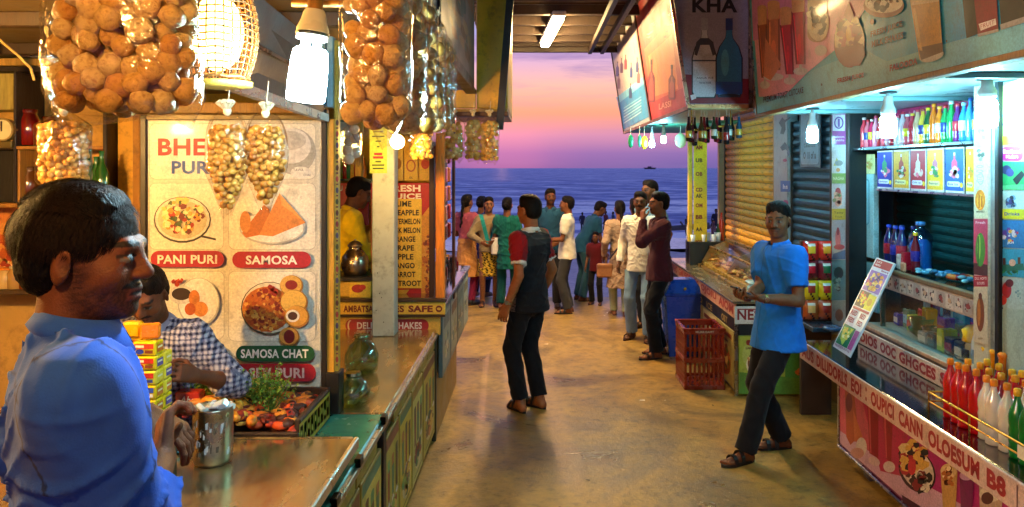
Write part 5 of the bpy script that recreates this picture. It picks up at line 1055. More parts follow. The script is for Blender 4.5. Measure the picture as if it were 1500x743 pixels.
for k, (x_, y_) in enumerate(((-2.42, 2.0), (-2.30, 2.12))):      # the pair of bulbs mirrored in the menu panel
    pb = thing('bare_bulb', (x_, y_, 2.19), ['left bare bulb of the pair mirrored in the menu panel', 'right bare bulb of the pair mirrored in the menu panel'][k], 'bulb'); c = Vector((x_, y_, 2.19)); MB().ball(c, .03, 'ffffff', 14, 10, (1, 1, 1.2)).build('glass', 'lamp_bare', pb); MB().tube(c + Vector((0, 0, .034)), c + Vector((0, 0, .09)), .016, .014, 'c0a878', 12).tube(c + Vector((0, 0, .09)), c + Vector((0, 0, .37)), .003, .003, '2a2418', 6).build('holder', 'plastic', pb)
wb = thing('warm_bulb', W(582, 190, 4.8), 'small bright amber bulb glowing behind the hanging snack bags', 'bulb'); c = W(582, 208, 4.8); mb = MB(); mb.ball(c, .042, 'ffffff', 16, 12); mb.build('glass', 'lamp_amber', wb); mb = MB(); mb.tube(c + Vector((0, 0, .04)), c + Vector((0, 0, .1)), .02, .016, 'c0a878', 12); mb.tube(c + Vector((0, 0, .1)), (c.x, c.y, 2.6), .004, .004, '2a2418', 6); mb.build('holder', 'plastic', wb)

# ---- fascia boards above the aisle, left
fs_ = thing('fascia_sign', (-.47, 4.4, 2.52), 'dark weathered sign boards over the left counter edge, seen edge on', 'sign'); 
for a, b_ in ((1.9, 2.78), (2.80, 3.73), (3.77, 6.02)):
    d = MB().box((-.50, a, 2.525), (-.455, b_, 3.5), '3a2c2c', .004).build('sign_board', 'painted', fs_); A = Art((-.455, 0, 0), (1, 0, 0)).frame((-.455, a + .05, 3.45), (-.455, b_ - .05, 3.45), (-.455, a + .05, 2.58), px=False)
    A.rect(0, 0, 1, 1, '7a6a66'); A.rrect(.05, .06, .95, .45, '8a5a4a', .05); A.blobs(.5, .7, .4, .2, 24, .05, ['5a3a30', '9a7a5a', '4a5a5a', '8a4a3a'], int(a * 10)); A.build(d)
MB().box((-.52, 1.9, 2.49), (-.44, 6.05, 2.523), '2a201a', .004).build('lower_rail', 'painted', fs_); MB().box((-.458, 3.735, 2.525), (-.44, 3.765, 3.5), '2a201a', .003).build('joint_strip', 'painted', fs_)
yb = thing('yellow_sign_box', (-.33, 6.4, 2.38), 'plain yellow sign box end at the top left of the aisle opening', 'sign'); MB().box((-.445, 6.1, 2.385), (-.205, 7.4, 3.5), 'd8a81c', .006).build('box_body', 'painted', yb)
MB().box((-.68, 6.04, 2.385), (-.448, 6.10, 2.52), 'c89a20', .004).build('lower_panel', 'painted', yb); MB().box((-.72, 5.98, 2.32), (-.20, 6.16, 2.352), '5a3418', .004).build('shelf_board', 'wood', yb)
MB().box((-.70, 6.1, 2.353), (-.21, 7.4, 2.384), 'b88a20', .003).build('underside', 'painted', yb)
P = [W(743, -20, 6.03), W(754, -20, 6.03), W(737, 190, 5.97), W(726, 190, 5.97)]; tag(MB().quadslab(*P, (0, .05, 0), '241a16').build('corner_trim', 'painted'), 'dark slanting metal trim down the side of the yellow sign box', 'trim')
# ---- hanging bags of puri
def bag(label, u, v0, v1, wpx, Y, r, n, seed, dep=.7, indiv=False, flatb=.5, group=None, col=None, film='plastic_film', lay=1.0, x=None, shape='sack'):
    cx_ = W(u, 0, Y).x if x is None else x; zt = W(0, v0, Y).z; zb = W(0, v1, Y).z; hw = wpx / F * Y / 2; hd2 = hw * dep; H_ = zt - zb
    root = thing('puri_bag', (cx_, Y, zb), label, 'snack bag', group); R_ = random.Random(seed)
    shp = {'sack': lambda t: min(1, .22 + 4.0 * t) * (1 if t < .93 else 1 - (t - .93) * flatb * 8), 'drop': lambda t: max(.06, math.sin(math.pi * min(1, .06 + .90 * t ** .85)) ** .55 * (1 if t < .6 else 1 - (t - .6) * .9)), 'round': lambda t: max(.1, min(1, .15 + 2.2 * t) * (1 if t < .93 else 1 - (t - .93) * flatb * 8))}[shape]
    cols = col or ['e08a20', 'd87c18', 'e89a34', 'c86c14', 'f0aa48']; pts = []; tries = 0
    while len(pts) < n and tries < n * 110:
        tries += 1; t = .16 + .82 * R_.random() ** .8; a = R_.random() * 6.283; q = (1 - .35 * R_.random() ** 2) if R_.random() < .8 * lay else R_.random(); k = shp(t)
        p = Vector((cx_ + (hw * k - r * .8) * q * math.cos(a), Y + (hd2 * k - r * .8) * q * math.sin(a), zt - t * H_ + r * (t > .95)))
        if t < .2 and R_.random() < .3: continue
        if all((p - o_).length > r * 1.36 for o_ in pts): pts.append(p)
    if indiv:
        pr = []
        for k in range(4):
            mb = MB(); Rr = random.Random(k); mb.ball((0, 0, 0), 1, cols[k], 12, 8, (1, 1, .86)); mb.v = [tuple(x * (1 + .07 * math.sin(p_[0] * 3 + k) * math.sin(p_[1] * 4 + p_[2] * 3) + .05 * math.sin(p_[0] * 7 + k * 2) * math.sin(p_[2] * 8) - .18 * max(0, p_[2] - .72)) for x in p_) for p_ in mb.v]; pr.append(mb.mesh('puri', (0, 0, 0)))
        for i, p in enumerate(pts): pcopies(pr[i % 4], 'puri', 'puri_crust', root, [(p, (R_.random() * 6, R_.random() * 6, R_.random() * 6), r * (.88 + .24 * R_.random()))])
    else:
        mb = MB()
        for p in pts: mb.ball(p, r * (.85 + .3 * R_.random()), R_.choice(cols), 8, 6, (1, 1, .85), Matrix.Rotation(R_.random() * 3, 3, 'X'))
        tag(mb.build('puris', 'puri_crust', root), kind='stuff')
    n_ = 44; rows = 22; vs = []
    for j in range(rows + 1):
        t = j / rows; k = shp(t) * 1.05
        for i in range(n_):
            a = 2 * math.pi * i / n_; cr_ = 1 + (.10 * math.sin(a * 11 + seed + 3 * t) * (1 - t) ** 1.5 + .018 * math.sin(a * 7 + t * 15 + seed) + .014 * math.sin(a * 17 - t * 21)); sq = (abs(math.cos(a)) ** .8, abs(math.sin(a)) ** .9)
            zc = zt - t * H_ - (.06 * H_ * abs(math.cos(a)) ** 3 if t > .97 else 0) + .008 * math.sin(a * 3 + seed) * t
            vs.append((cx_ + math.copysign(sq[0], math.cos(a)) * hw * k * cr_, Y + math.copysign(sq[1], math.sin(a)) * hd2 * k * cr_ * (1 if t < .97 else .5), zc))
    mb = MB(); mb.add(vs, [(j * n_ + i, j * n_ + (i + 1) % n_, (j + 1) * n_ + (i + 1) % n_, (j + 1) * n_ + i) for j in range(rows) for i in range(n_)], 'ffffff', True); mb.add(vs[-n_:], [tuple(range(n_))], 'ffffff')
    mb.build('plastic_film', film, root); mb = MB(); mb.ball((cx_, Y, zt), .010 + hw * .06, 'e8d8b0', 8, 6, (1, 1, 1.2)); mb.tube((cx_, Y, zt), (cx_ + .01, Y, zt + .10), .002, .002, 'c8b890', 5)
    for i in range(5): a = R_.random() * 6; mb.tube((cx_, Y, zt), (cx_ + .03 * math.cos(a), Y + .03 * math.sin(a), zt + .03), .004, .010, 'd8c8a0', 5)
    mb.build('knot', 'plastic', root)
    return root
oc = ['ffd47c', 'fcc660', 'ffdc90', 'f8b850']
bag('huge clear bag of golden puris hanging at the top left corner', 183, -150, 168, 212, 1.5, .0235, 300, 3, .62, True, .25, col=['ffd478', 'f8c25c', 'ffdc8c', 'f0b04c'])
bag('twisted shiny bag of small snacks hanging left of the menu panel', 93, 163, 272, 72, 2.6, .0125, 300, 5, .7, group=None, col=['e4a848', 'd89838', 'f0bc60', 'cc8c30'])
bag('clear bag of small puris covering the middle of the menu heading', 333, 163, 312, 60, 2.5, .0125, 330, 6, .6, shape='drop', col=['e0a03c', 'd08c2c', 'ecb050', 'c07c24'])
bag('clear bag of small puris hanging over the samosa picture', 389, 166, 306, 62, 2.5, .0125, 330, 7, .6, shape='drop', col=['d08c30', 'c07c24', 'e0a040', 'b06c1c'])
lbr = ['large bag of big orange puris nearest the camera in the hanging row', 'second bag from the camera in the hanging row of puri bags', 'third bag from the camera in the hanging row of puri bags', 'fourth bag from the camera in the hanging row of puri bags', 'fifth bag from the camera in the hanging row of puri bags', 'farthest bag of the hanging row of puri bags over the aisle edge']
for k, (Y, vb, wp) in enumerate(((1.5, 190, 99), (1.80, 199, 84), (2.08, 200, 74), (2.36, 196, 66), (2.64, 191, 60), (2.92, 185, 54))):
    bag(lbr[k], 0, 246 - (2.42 - 1.93) * F / Y, vb, wp, Y, .0225, 130 if not k else 60, 20 + k, .72, k < 2, .9, 'large puri bags hanging in a row', col=oc if k < 2 else ['f8c060', 'e8ac48', 'fccc78', 'dca040'], x=-.298 - .012 * k)
rod = MB(); rod.tube((-.29, 1.2, 2.44), (-.37, 3.1, 2.44), .007, .007, '6a5a48'); tag(rod.build('hanging_rod', 'metal'), 'thin metal rod from which the row of puri bags hangs', 'rod')
bl_ = ['cluster bag of puris left of the amber post', 'plump bag of puris right above the amber post', 'narrow bag of puris under the brown shelf board, left one of the pair', 'rightmost small bag of puris against the sunset']
for k, (u, v0, v1, wp, Y) in enumerate(((618, 188, 233, 34, 5.2), (663, 168, 235, 34, 5.9), (693, 168, 235, 24, 5.9), (717, 168, 237, 27, 5.9))): bag(bl_[k], u, v0, v1, wp, Y, .02, 70, 40 + k, .8, False, .8, 'small puri bags hanging at the far stall corner', col=['ffd878', 'fccc60', 'ffe090', 'f4bc50'])
bag('pale bag of white puffed sweets hanging in front of the juice stall', 515, 180, 240, 26, 4.4, .03, 16, 60, .8, col=['d8d0c0', 'c8c0b0', 'e0dccc', 'b8b0a0'])
# ---- white post
wp_ = thing('white_post', (-1.02, 5.42, .79), 'pale square post with a green notice standing on the steel counter', 'post'); a = W(545, 0, 5.38); b_ = W(577.5, 493, 5.38)
MB().box((a.x, 5.38, .791), (b_.x, 5.53, 2.60), 'b8c4b4', .006).build('post_shaft', 'painted', wp_); A = Art((0, 5.38, 0), (0, -1, 0)); A.rect(541.5, 182, 567, 254, 'b4cc50'); A.flush(wp_, 'green_notice'); R_ = random.Random(2)
for i, (w_, v) in enumerate(((14, 192), (18, 199), (8, 206), (4, 214), (12, 224), (15, 229), (8, 236), (18, 241), (16, 246))): A.rect(554 - w_ / 2, v, 554 + w_ / 2, v + (3.6 if i in (4, 5) else 2), '9a2a3a' if i in (4, 5) else '2c4a20')
A.flush(wp_)
for u, v in ((556, 430), (559, 436), (551, 455), (562, 472), (553, 400)): A.ell(u, v, .8, 1, '3a4038', 6); A.flush(wp_, 'screw')
A.build(wp_)
# ---- juice stall
js = thing('juice_counter', (-1.6, 5.95, 0), 'juice stall counter with yellow lettered strip and red shakes banner', 'counter')
simple_box('counter_body', (-2.9, 5.70, 0), (-.70, 7.15, .93), '8a6a2a', 'painted', js); simple_box('counter_top', (-2.9, 5.63, .985), (-.62, 7.15, 1.0), '3a2a1c', 'black_granite', js, .003)
fr(440, 443, 652, 461, 5.60, .025, 'd8b43c', 'lettered_strip', js, 'backlit_print'); fr(440, 461.6, 652, 464.5, 5.59, .04, '2a1a10', 'dark_lip', js); fr(440, 465, 645, 491, 5.62, .02, 'd0a840', 'banner_back', js, 'backlit_print')
fr(440, 438, 652, 442.6, 5.585, .05, '3a2818', 'dark_lip', js)
A = Art((0, 5.60, 0), (0, -1, 0)); A.text('SAFE', 598, 447.5, 634, 457.5, '6a1c14', .05); A.text('AMBATSA', 503, 447.5, 547, 457.5, '6a1c14', .04); A.text('ES', 578, 447.5, 592, 457.5, '6a1c14', .04); A.ell(643, 452.5, 5, 5, '6a1c14', 12); A.ell(643, 452.5, 3, 2, 'd8b43c', 10)
A.k = 0; B_ = Art((0, 5.62, 0), (0, -1, 0)); B_.rrect(506, 467.5, 628, 486.5, 'a01c20', 9); B_.ell(513, 477, 4, 8, 'd8c8a0', 12); B_.ell(514.5, 477, 3.4, 7, 'a01c20', 12); B_.text('DELI MILK SHAKES', 523, 472, 618, 482, 'e8dcd0', .03); A.mb.v = A.mb.v; A.build(js); B_.build(js)
mn = thing('juice_menu', W(600, 440, 5.9), 'red and yellow fresh juice price board listing ten fruits beside the white post', 'menu board'); fr(543, 268, 635, 438.5, 5.90, .03, 'b81a16', 'board', mn, 'backlit_print')
A = Art((0, 5.90, 0), (0, -1, 0), .0015, .0004); A.text('FRESH', 567, 271, 616, 281, 'f4ecd8', .04); A.text('JUICE', 571, 283.5, 617, 294.5, 'f4ecd8', .04); A.poly([(617, 318), (635, 295), (635, 437), (543, 437), (543, 430), (617, 430)], 'd8922c'); A.blobs(626, 385, 6, 45, 90, 2.4, ['a8481c', 'e0a040', 'c86a20', '7a3418'], 4)
A.rect(545, 291.5, 618, 422, 'eac33a'); A.rect(545, 292, 617, 421.5, 'f0cc44')
for i, (w_, x0, x1) in enumerate((('LIME', 581, 603), ('PINEAPPLE', 568, 614), ('WATERMELON', 568, 616), ('MUSK MELON', 570, 616), ('ORANGE', 573, 609), ('GRAPE', 575, 607), ('APPLE', 575, 606), ('MANGO', 573, 608), ('CARROT', 574, 609), ('BEETROOT', 569, 617))): v = 294.5 + i * 12.9; A.text(w_, x0, v, x1, v + 8.2, '2a2410', .035)
A.poly([(545, 425), (600, 424), (590, 437), (545, 437)], 'c8a030'); A.build(mn, m='backlit_print')
tp = thing('lit_posters', W(610, 262, 6.2), 'glowing yellow posters with a wreath emblem above the juice menu', 'poster'); fr(592, 200, 612, 265, 6.2, .02, 'e8b828', 'poster_sheet', tp, 'backlit_print'); fr(613.5, 200, 632, 265, 6.2, .02, 'e8b020', 'poster_sheet', tp, 'backlit_print'); fr(575, 212, 590.5, 265, 6.2, .02, 'e0c050', 'poster_sheet', tp, 'backlit_print')
A = Art((0, 6.2, 0), (0, -1, 0)); A.ell(602, 243, 7, 9, 'b85a20'); A.ell(602, 243, 5, 7, 'e8b828'); A.text('DL', 600, 259, 605, 262, '4a3018', .02); A.ell(623, 240, 6, 8, 'c83a20'); A.ell(583, 240, 5, 8, 'a06a20'); A.build(tp, m='backlit_print')
# amber posts of the juice stall
for lb, u0, u1, v0, v1, Y, col in (('amber painted post right of the juice menu', 638, 651, 195, 438, 5.66, 'e88a20'), ('dark brown post between the juice menu and the amber post', 628.5, 636, 230, 440, 5.75, '3a2010'), ('thin brown post at the corner beyond the amber post', 662, 666, 170, 438, 6.45, '6a3418'), ('yellow lit post behind the white post, left side', 520, 530, 180, 300, 6.3, 'd8a838')):
    a = W(u0, v0, Y); b_ = W(u1, v1, Y); o = MB().box((a.x, Y, b_.z), (b_.x, Y + .06, a.z), col, .004).build('post', 'wood'); tag(o, lb, 'post')
# steel pot on its stand
ps = thing('pot_stand', W(515, 440, 5.8), 'black topped stand with yellow front holding the steel pot', 'stand'); a = W(440, 406, 5.72); b_ = W(545, 412, 5.72); MB().box((a.x, 5.72, b_.z), (b_.x, 6.2, a.z), '14120e', .003).build('stand_top', 'painted', ps); a = W(440, 412.5, 5.74); b_ = W(543, 438, 5.74); MB().box((a.x, 5.74, 1.001), (b_.x, 6.1, a.z), 'd0aa3c', .003).build('stand_front', 'backlit_print', ps)
A = Art((0, 5.74, 0), (0, -1, 0)); A.rect(512, 414, 543, 436, 'e8c030'); A.ell(524, 423, 9, 6, 'a01c14'); A.ell(531, 421, 5, 4, 'c82a18'); A.build(ps)
pt = W(520, 405.5, 5.85); pt = thing('steel_pot', pt, 'round bellied steel water pot beside the white post', 'pot'); b = BASE[pt.name]
MB().lathe([(.05, 0), (.075, .01), (.095, .05), (.102, .10), (.092, .15), (.062, .19), (.045, .205), (.044, .215), (.052, .225), (.054, .235), (.045, .24)], b, 'a89880', 28).build('pot_body', 'metal', pt); MB().lathe([(.045, .238), (.04, .25), (.02, .262), (.008, .266), (.010, .275)], b, 'a89880', 20).build('lid', 'metal', pt)
mr_ = thing('round_mirror', W(503, 205, 5.9), 'green rimmed round mirror at the left of the juice stall', 'mirror'); c = W(500, 205, 5.95); MB().tube(c, c + Vector((0, .03, 0)), .15, .15, '1c4a44', 28).build('rim', 'plastic', mr_); MB().tube(c - Vector((0, .004, 0)), c - Vector((0, .001, 0)), .135, .135, '9ac0b8', 28).build('mirror_glass', 'metal', mr_)
rb = thing('red_banner', W(500, 300, 6.6), 'red banner with white script at the back of the juice stall', 'banner'); fr(470, 268, 540, 330, 6.6, .02, 'a81c18', 'cloth', rb, 'backlit_print'); A = Art((0, 6.6, 0), (0, -1, 0)); A.text('U', 496, 272, 502, 280, 'e8d8c0', .03); A.ell(511, 276, 5, 4, 'e8c8a0'); A.ell(511, 276, 3, 2, 'a81c18'); A.build(rb)
for k in range(7):
    u = 500 + k * 5.5; c = W(u, 262, 6.9); cl = ['b8c830', 'd84020', '3a8a4a', 'e8c040', 'a83020', '4a6a9a', 'e08020'][k]; o = MB().lathe([(.02, 0), (.025, .01), (.025, .1), (.01, .15), (.01, .18)], c, cl, 10).build('sauce_bottle', 'bottle_plastic'); tag(o, 'small bright squash bottle on the high shelf behind the juice vendor', 'bottle', 'squash bottles on the juice stall shelf')
o = simple_box('high_shelf', (W(490, 0, 6.9).x, 6.85, W(0, 265, 6.9).z), (W(560, 0, 6.9).x, 7.19, W(0, 262.5, 6.9).z), '5a7a5a', 'painted'); tag(o, 'narrow green shelf under the squash bottles in the juice stall', 'shelf')
# ---- far left stall with jars
fc = thing('far_counter', (-1.2, 7.0, 0), 'far counter with grey green side panels at the end of the left row', 'counter')
simple_box('counter_body', (-2.4, 7.16, 0), (-.92, 7.95, .90), '4a4a44', 'painted', fc); simple_box('dark_base', (-.96, 5.7, 0), (-.90, 7.9, .40), '2a2a26', 'painted', fc); 
for k in range(4):
    a = 5.72 + k * .555; d = MB().box((-.69, a, .42), (-.66, a + .54, .925), ['5a7070', '6a7a78', '50686a', '7a8a84'][k], .004).build('side_panel', 'painted', fc); A = Art((-.66, 0, 0), (1, 0, 0)).frame((-.66, a + .04, .88), (-.66, a + .5, .88), (-.66, a + .04, .46), px=False); A.rect(0, 0, 1, 1, ['7a8c84', '8a9890', '6a8080', '98a8a0'][k]); A.rect(.06, .1, .94, .3, ['3f5a60', '5a4a3a', '4a6a6a', '6a6a4a'][k]); A.blobs(.5, .65, .38, .2, 22, .05, ['3f6a6a', '8a9a60', '5a4a3a', 'b8b8a0'], k); A.build(d)
MB().box((-.70, 5.7, .93), (-.64, 7.95, .955), 'b0aa9a', .004).build('edge_strip', 'metal', fc); simple_box('counter_top', (-2.4, 7.152, .93), (-.702, 7.95, .955), '3a3026', 'black_granite', fc, .003); simple_box('shelf_deck', (-.92, 5.70, .93), (-.702, 7.15, .951), '3a3026', 'black_granite', fc, 0)
R_ = random.Random(14)
gl = [('red lidded sweet jar', '8a1410'), ('tall crimson juice jar', 'a01820'), ('glass jar of orange sweets', 'd87820'), ('dark cola coloured bottle', '2a1810'), ('amber honey bottle', 'c88a1c'), ('maroon packet', '6a1824')]
for k in range(26):
    Y = 5.95 + .07 * k + R_.random() * .03; X_ = -.74 - R_.random() * .12; ty = R_.randrange(6); z0 = .956; h = .12 + R_.random() * .14
    o = MB().lathe([(.022, 0), (.028, .008), (.028, h * .62), (.012, h * .8), (.012, h)], (X_, Y, z0), gl[ty][1], 12).build('sweet_jar', 'bottle_plastic'); tag(o, 'small jar crowded on the far left counter by the aisle', 'jar', 'jars crowded on the far left counter')
fsf = thing('hanging_display', (-.8, 6.7, 1.35), 'tall narrow display of red packets hanging at the far left stall corner', 'display'); MB().box((-.86, 6.5, 1.25), (-.84, 7.7, 2.15), '3a1c14', .003).build('back_board', 'wood', fsf)
for i in range(7):
    for j in range(5): MB().box((-.838, 6.52 + i * .165, 1.27 + j * .175), (-.80 - .01 * (i % 2), 6.65 + i * .165, 1.41 + j * .175), R_.choice(['a01818', 'c03020', '7a1420', 'd8803a', '5a1c1c']), .01).build('packet', 'plastic', fsf)
# ------------------------------------------------------------------ right row: far cold drinks stall
FX = 1.69
nc = thing('drinks_counter', (2.05, 8.4, 0), 'long steel topped drinks counter with red lettering on its white edge and printed end panel', 'counter')
simple_box('counter_body', (FX + .012, 6.735, .02), (2.56, 9.9, .70), '6a6a60', 'painted', nc); simple_box('counter_top', (FX - .02, 6.70, .785), (2.58, 9.95, .805), 'c8b890', 'steel_top', nc, .004)
d = simple_box('side_fascia', (FX, 6.72, .655), (FX + .012, 9.93, .784), 'd8a888', 'backlit_print', nc, .002)
LY = XP(1076, FX)
A = Art((FX, 0, 0), (-1, 0, 0)).frame((FX, 9.9, .775), (FX, 6.74, .775), (FX, 9.9, .665), px=False); A.text('MAJOU', .30, .12, .40, .84, 'a82c1c', .03) if False else None
x = .02
for w_, L_ in (('OKHO', .13), ('GMUFODOOO', .36), ('OJOIU', .22), ('AIOM', .17)): A.text(w_, x, .14, x + L_, .86, 'b02c1c', .04); A.flush(d); x += L_ + .03
A.build(d)
simple_box('side_black_band', (FX + .002, 6.74, .545), (FX + .011, 9.9, .65), '17181a', 'painted', nc, .001)
A = Art((FX + .002, 0, 0), (-1, 0, 0)).frame((FX, 9.9, .64), (FX, 6.76, .64), (FX, 9.9, .55), px=False); A.text('OST', .86, .2, .93, .85, 'c8b060', .03); A.text('COLD', .45, .2, .6, .85, 'b89a50', .02); A.text('ICE', .66, .2, .74, .85, 'b89a50', .02); A.build(nc)
for k in range(5):
    a = 6.76 + k * .63; d = MB().box((FX + .001, a, .05), (FX + .011, a + .61, .54), 'b8b070', .003).build('side_panel', 'backlit_print', nc); A = Art((FX + .001, 0, 0), (-1, 0, 0)).frame((FX, a + .6, .53), (FX, a + .01, .53), (FX, a + .6, .06), px=False)
    A.rect(0, 0, 1, 1, ['b8a860', 'd8c890', 'c8b878', 'd0c088', 'c0b070'][k]); A.ell(.5, .62, .35, .28, ['a8481c', '7a8a30', 'b85a24', '8a3a1c', 'a8701c'][k]); A.blobs(.5, .58, .3, .24, 30, .06, ['7a2414', 'd88a30', '4a6a24', 'e8c070'], k); A.rect(.1, .08, .9, .16, '7a2a1c'); A.rect(.1, .22, .7, .27, '4a4a2a'); A.build(d)
# end face (towards the camera)
YE = 6.72
def fr2(u0, v0, u1, v1, Y, t, col, name, parent, m='painted', bev=.003):
    a = W(u0, v0, Y); b_ = W(u1, v1, Y); return MB().box((a.x, Y, b_.z), (b_.x, Y + t, a.z), col, bev).build(name, m, parent)
fr2(1076.5, 449, 1226, 475, YE - .008, .02, 'd8d4cc', 'name_strip', nc, 'backlit_print'); fr2(1082, 475.5, 1226, 491, YE, .012, '15181c', 'black_band', nc); fr2(1082, 492, 1226, 578, YE, .012, '8a9a30', 'end_panel', nc, 'backlit_print'); fr2(1076.5, 475.5, 1081.5, 580, YE - .004, .02, 'a8a8a0', 'corner_post', nc, 'metal')
A = Art((0, YE - .008, 0), (0, -1, 0)); A.text('NESCAFE', 1080, 453.5, 1160, 469, '8a1c1c', .03); A.rect(1080, 452.6, 1142, 454.2, '8a1c1c'); A.poly([(1156, 452), (1160, 448.6), (1161.5, 449.6), (1158, 452.6)], '8a1c1c'); A.build(nc)
A = Art((0, YE, 0), (0, -1, 0), .0012); A.rect(1083, 493, 1225, 577, 'a8b040'); A.rect(1150, 493, 1225, 577, '4a8a3a'); A.poly([(1083, 545), (1225, 560), (1225, 577), (1083, 577)], '5a8a34'); A.ell(1107, 520, 20, 22, 'b8c060')
for u, c_ in ((1093, 'a03020'), (1104, 'a02c1c'), (1115, 'b03a24')): A.rrect(u, 498, u + 9, 506, c_, 3); A.rect(u + 2, 509, u + 8, 510.4, '5a2a14')
A.text('SHAKES', 1092, 509, 1112, 512, '5a2414', .02); A.ell(1106, 534, 13, 16, 'e8dcc0'); A.ell(1106, 532, 11, 13, '7a3c1c'); A.blobs(1106, 528, 9, 8, 26, 3, ['4a2010', 'c88a50', 'e8c898', '8a4820'], 3); A.ell(1106, 551, 9, 3, 'c8c8a0'); A.poly([(1112, 516), (1118, 508), (1120, 510), (1114, 520)], 'd84028')
A.blobs(1097, 561, 6, 5, 12, 2, ['a82c1c', 'e8c060', '3a5a1c'], 8); A.drink(1192, 530, 563, 8, 6, '4a1c14', 'b08a5a', False); A.ell(1210, 552, 12, 9, 'a8502c'); A.blobs(1176, 548, 9, 11, 30, 3, ['7a2c14', 'c87030', 'e8b060', '5a1c10'], 4); A.text('CHOCO FALOODA', 1172, 568, 1218, 573, '7a2c1c', .02, shear=.2); A.build(nc, m='backlit_print')
# warm lit glass case
gc = thing('glass_case', (2.2, 8.0, .806), 'sloping glass display case glowing warm on the drinks counter below the gold shutter', 'display case')
for k, (x0, z0, x1, z1) in enumerate(((1.90, .83, 2.02, 1.02), (2.03, 1.025, 2.2, 1.10))):
    MB().quadslab((x0, 6.95, z0), (x0, 9.15, z0), (x1, 9.15, z1), (x1, 6.95, z1), (.006, 0, .004), 'ffffff').build('glass_pane', 'clear_glass', gc)
MB().box((1.88, 6.93, .807), (1.91, 9.17, .832), 'd8b060', .004).build('frame_rail', 'metal', gc); MB().box((2.01, 6.93, 1.015), (2.035, 9.17, 1.035), 'd8b060', .004).build('frame_rail', 'metal', gc); MB().box((2.19, 6.93, 1.09), (2.24, 9.17, 1.12), 'c8a050', .004).build('frame_rail', 'metal', gc)
for yy in (6.93, 8.0, 9.15): MB().add([(1.9, yy, .81), (2.23, yy, .81), (2.23, yy, 1.1), (2.02, yy, 1.02), (1.9, yy + .02, .81), (2.23, yy + .02, .81), (2.23, yy + .02, 1.1), (2.02, yy + .02, 1.02)], [(0, 1, 2, 3), (7, 6, 5, 4), (0, 3, 7, 4), (3, 2, 6, 7), (1, 5, 6, 2)], 'c8b070').build('end_plate', 'metal', gc)
MB().box((1.93, 6.96, .81), (2.3, 9.1, .86), 'd8a850', .004).build('inner_tray', 'plastic', gc)
R_ = random.Random(6); mb = MB()
for i in range(90): mb.ball((1.97 + R_.random() * .2, 7.0 + R_.random() * 2.05, .88 + R_.random() * .03), .03, R_.choice(['e0a850', 'd8983c', 'c88430', 'e8c070', 'b87428']), 8, 5, (1, 1.4, .6))
tag(mb.build('pastry_rows', 'food', gc), kind='stuff')
MB().box((2.3, 6.9, .81), (2.36, 9.2, 1.0), '8a6a3a', .004).build('back_plate', 'painted', gc)
bxk = thing('cup_box', (1.97, 9.35, .806), 'black open box with white cups at the far end of the drinks counter', 'box'); MB().box((1.80, 9.22, .806), (2.2, 9.5, 1.07), '17170f', .005).build('box_body', 'painted', bxk)
cupm = MB().lathe([(.028, 0), (.036, .09), (.034, .09), (.026, .005)], (0, 0, 0), 'd8dce0', 14).mesh('cup', (0, 0, 0))
for i in range(6): o = pcopies(cupm, 'cup', 'plastic', None, [((1.85 + .06 * i, 9.30 + .05 * (i % 2), 1.071), None, 1.1 if i % 2 else .9)])[0]; tag(o, 'white paper cup standing on the black box by the yellow post', 'cup', 'white cups on the black box')
for i, (x_, c_, h) in enumerate(((1.83, 'd8dce0', .26), (2.12, '3a2a5a', .22), (2.17, '2a5a3a', .2), (2.21, 'b8301c', .33))): o = MB().lathe([(.03, 0), (.033, .01), (.033, h * .6), (.012, h * .8), (.012, h)], (x_, 9.42, 1.072), c_, 12).build('drink_bottle', 'bottle_plastic'); tag(o, ['pale bottle left on the black cup box', 'purple bottle on the black cup box', 'green bottle on the black cup box', 'red bottle standing against the shutter post'][i], 'bottle')
sc_ = thing('cyan_container', WZ(1110, 432, .806) , 'pale cyan plastic container with a curved lid on the drinks counter', 'container'); c = W(1112, 421, 6.95); sc_.location = (c.x, 6.95, .806); BASE[sc_.name] = Vector((c.x, 6.95, .806)); b = BASE[sc_.name]
MB().box(b + Vector((-.09, -.07, 0)), b + Vector((.12, .09, .11)), '8fd0e4', .03).build('tub', 'plastic', sc_); MB().box(b + Vector((-.06, -.071, .02)), b + Vector((.12, -.066, .075)), 'c84818', .006).build('orange_label', 'plastic', sc_); MB().box(b + Vector((-.10, -.08, .11)), b + Vector((.13, .10, .135)), 'b8e4f0', .012).build('lid', 'plastic', sc_)
# posts
yp = thing('tall_yellow_post', (1.87, 9.3, 0), 'tall yellow post with a lettered yellow banner at the far end of the right row', 'post'); a = W(1009, 205, 9.3); MB().box((1.80, 9.3, .806), (1.845, 9.38, 2.55), 'd8b024', .004).build('post_shaft', 'painted', yp)
MB().box((1.855, 9.28, .82), (2.01, 9.295, 2.27), 'e8c41c', .003).build('banner', 'backlit_print', yp); A = Art((0, 9.28, 0), (0, -1, 0)); R_ = random.Random(9)
for i, v in enumerate((213, 232, 252, 275, 284, 298, 315, 333, 352)):
    A.text(['AM', 'UB', 'OB', 'CD', 'AK', 'OM', 'BB', 'AA', 'KB'][i], 1019, v, 1029, v + 6, ['8a2a14', '5a3a10', 'a03a1c'][i % 3], .05); A.flush(yp)
A.build(yp, m='backlit_print'); MB().box((1.80, 9.3, 0), (1.86, 9.36, .80), '3a3020', .004).build('post_foot', 'painted', yp)
o = MB().box((2.20, 9.5, 0), (2.26, 9.58, 2.5), '8a7a60', .004).build('post', 'painted'); tag(o, 'thin grey brown post between the sea view and the gold shutter', 'post')
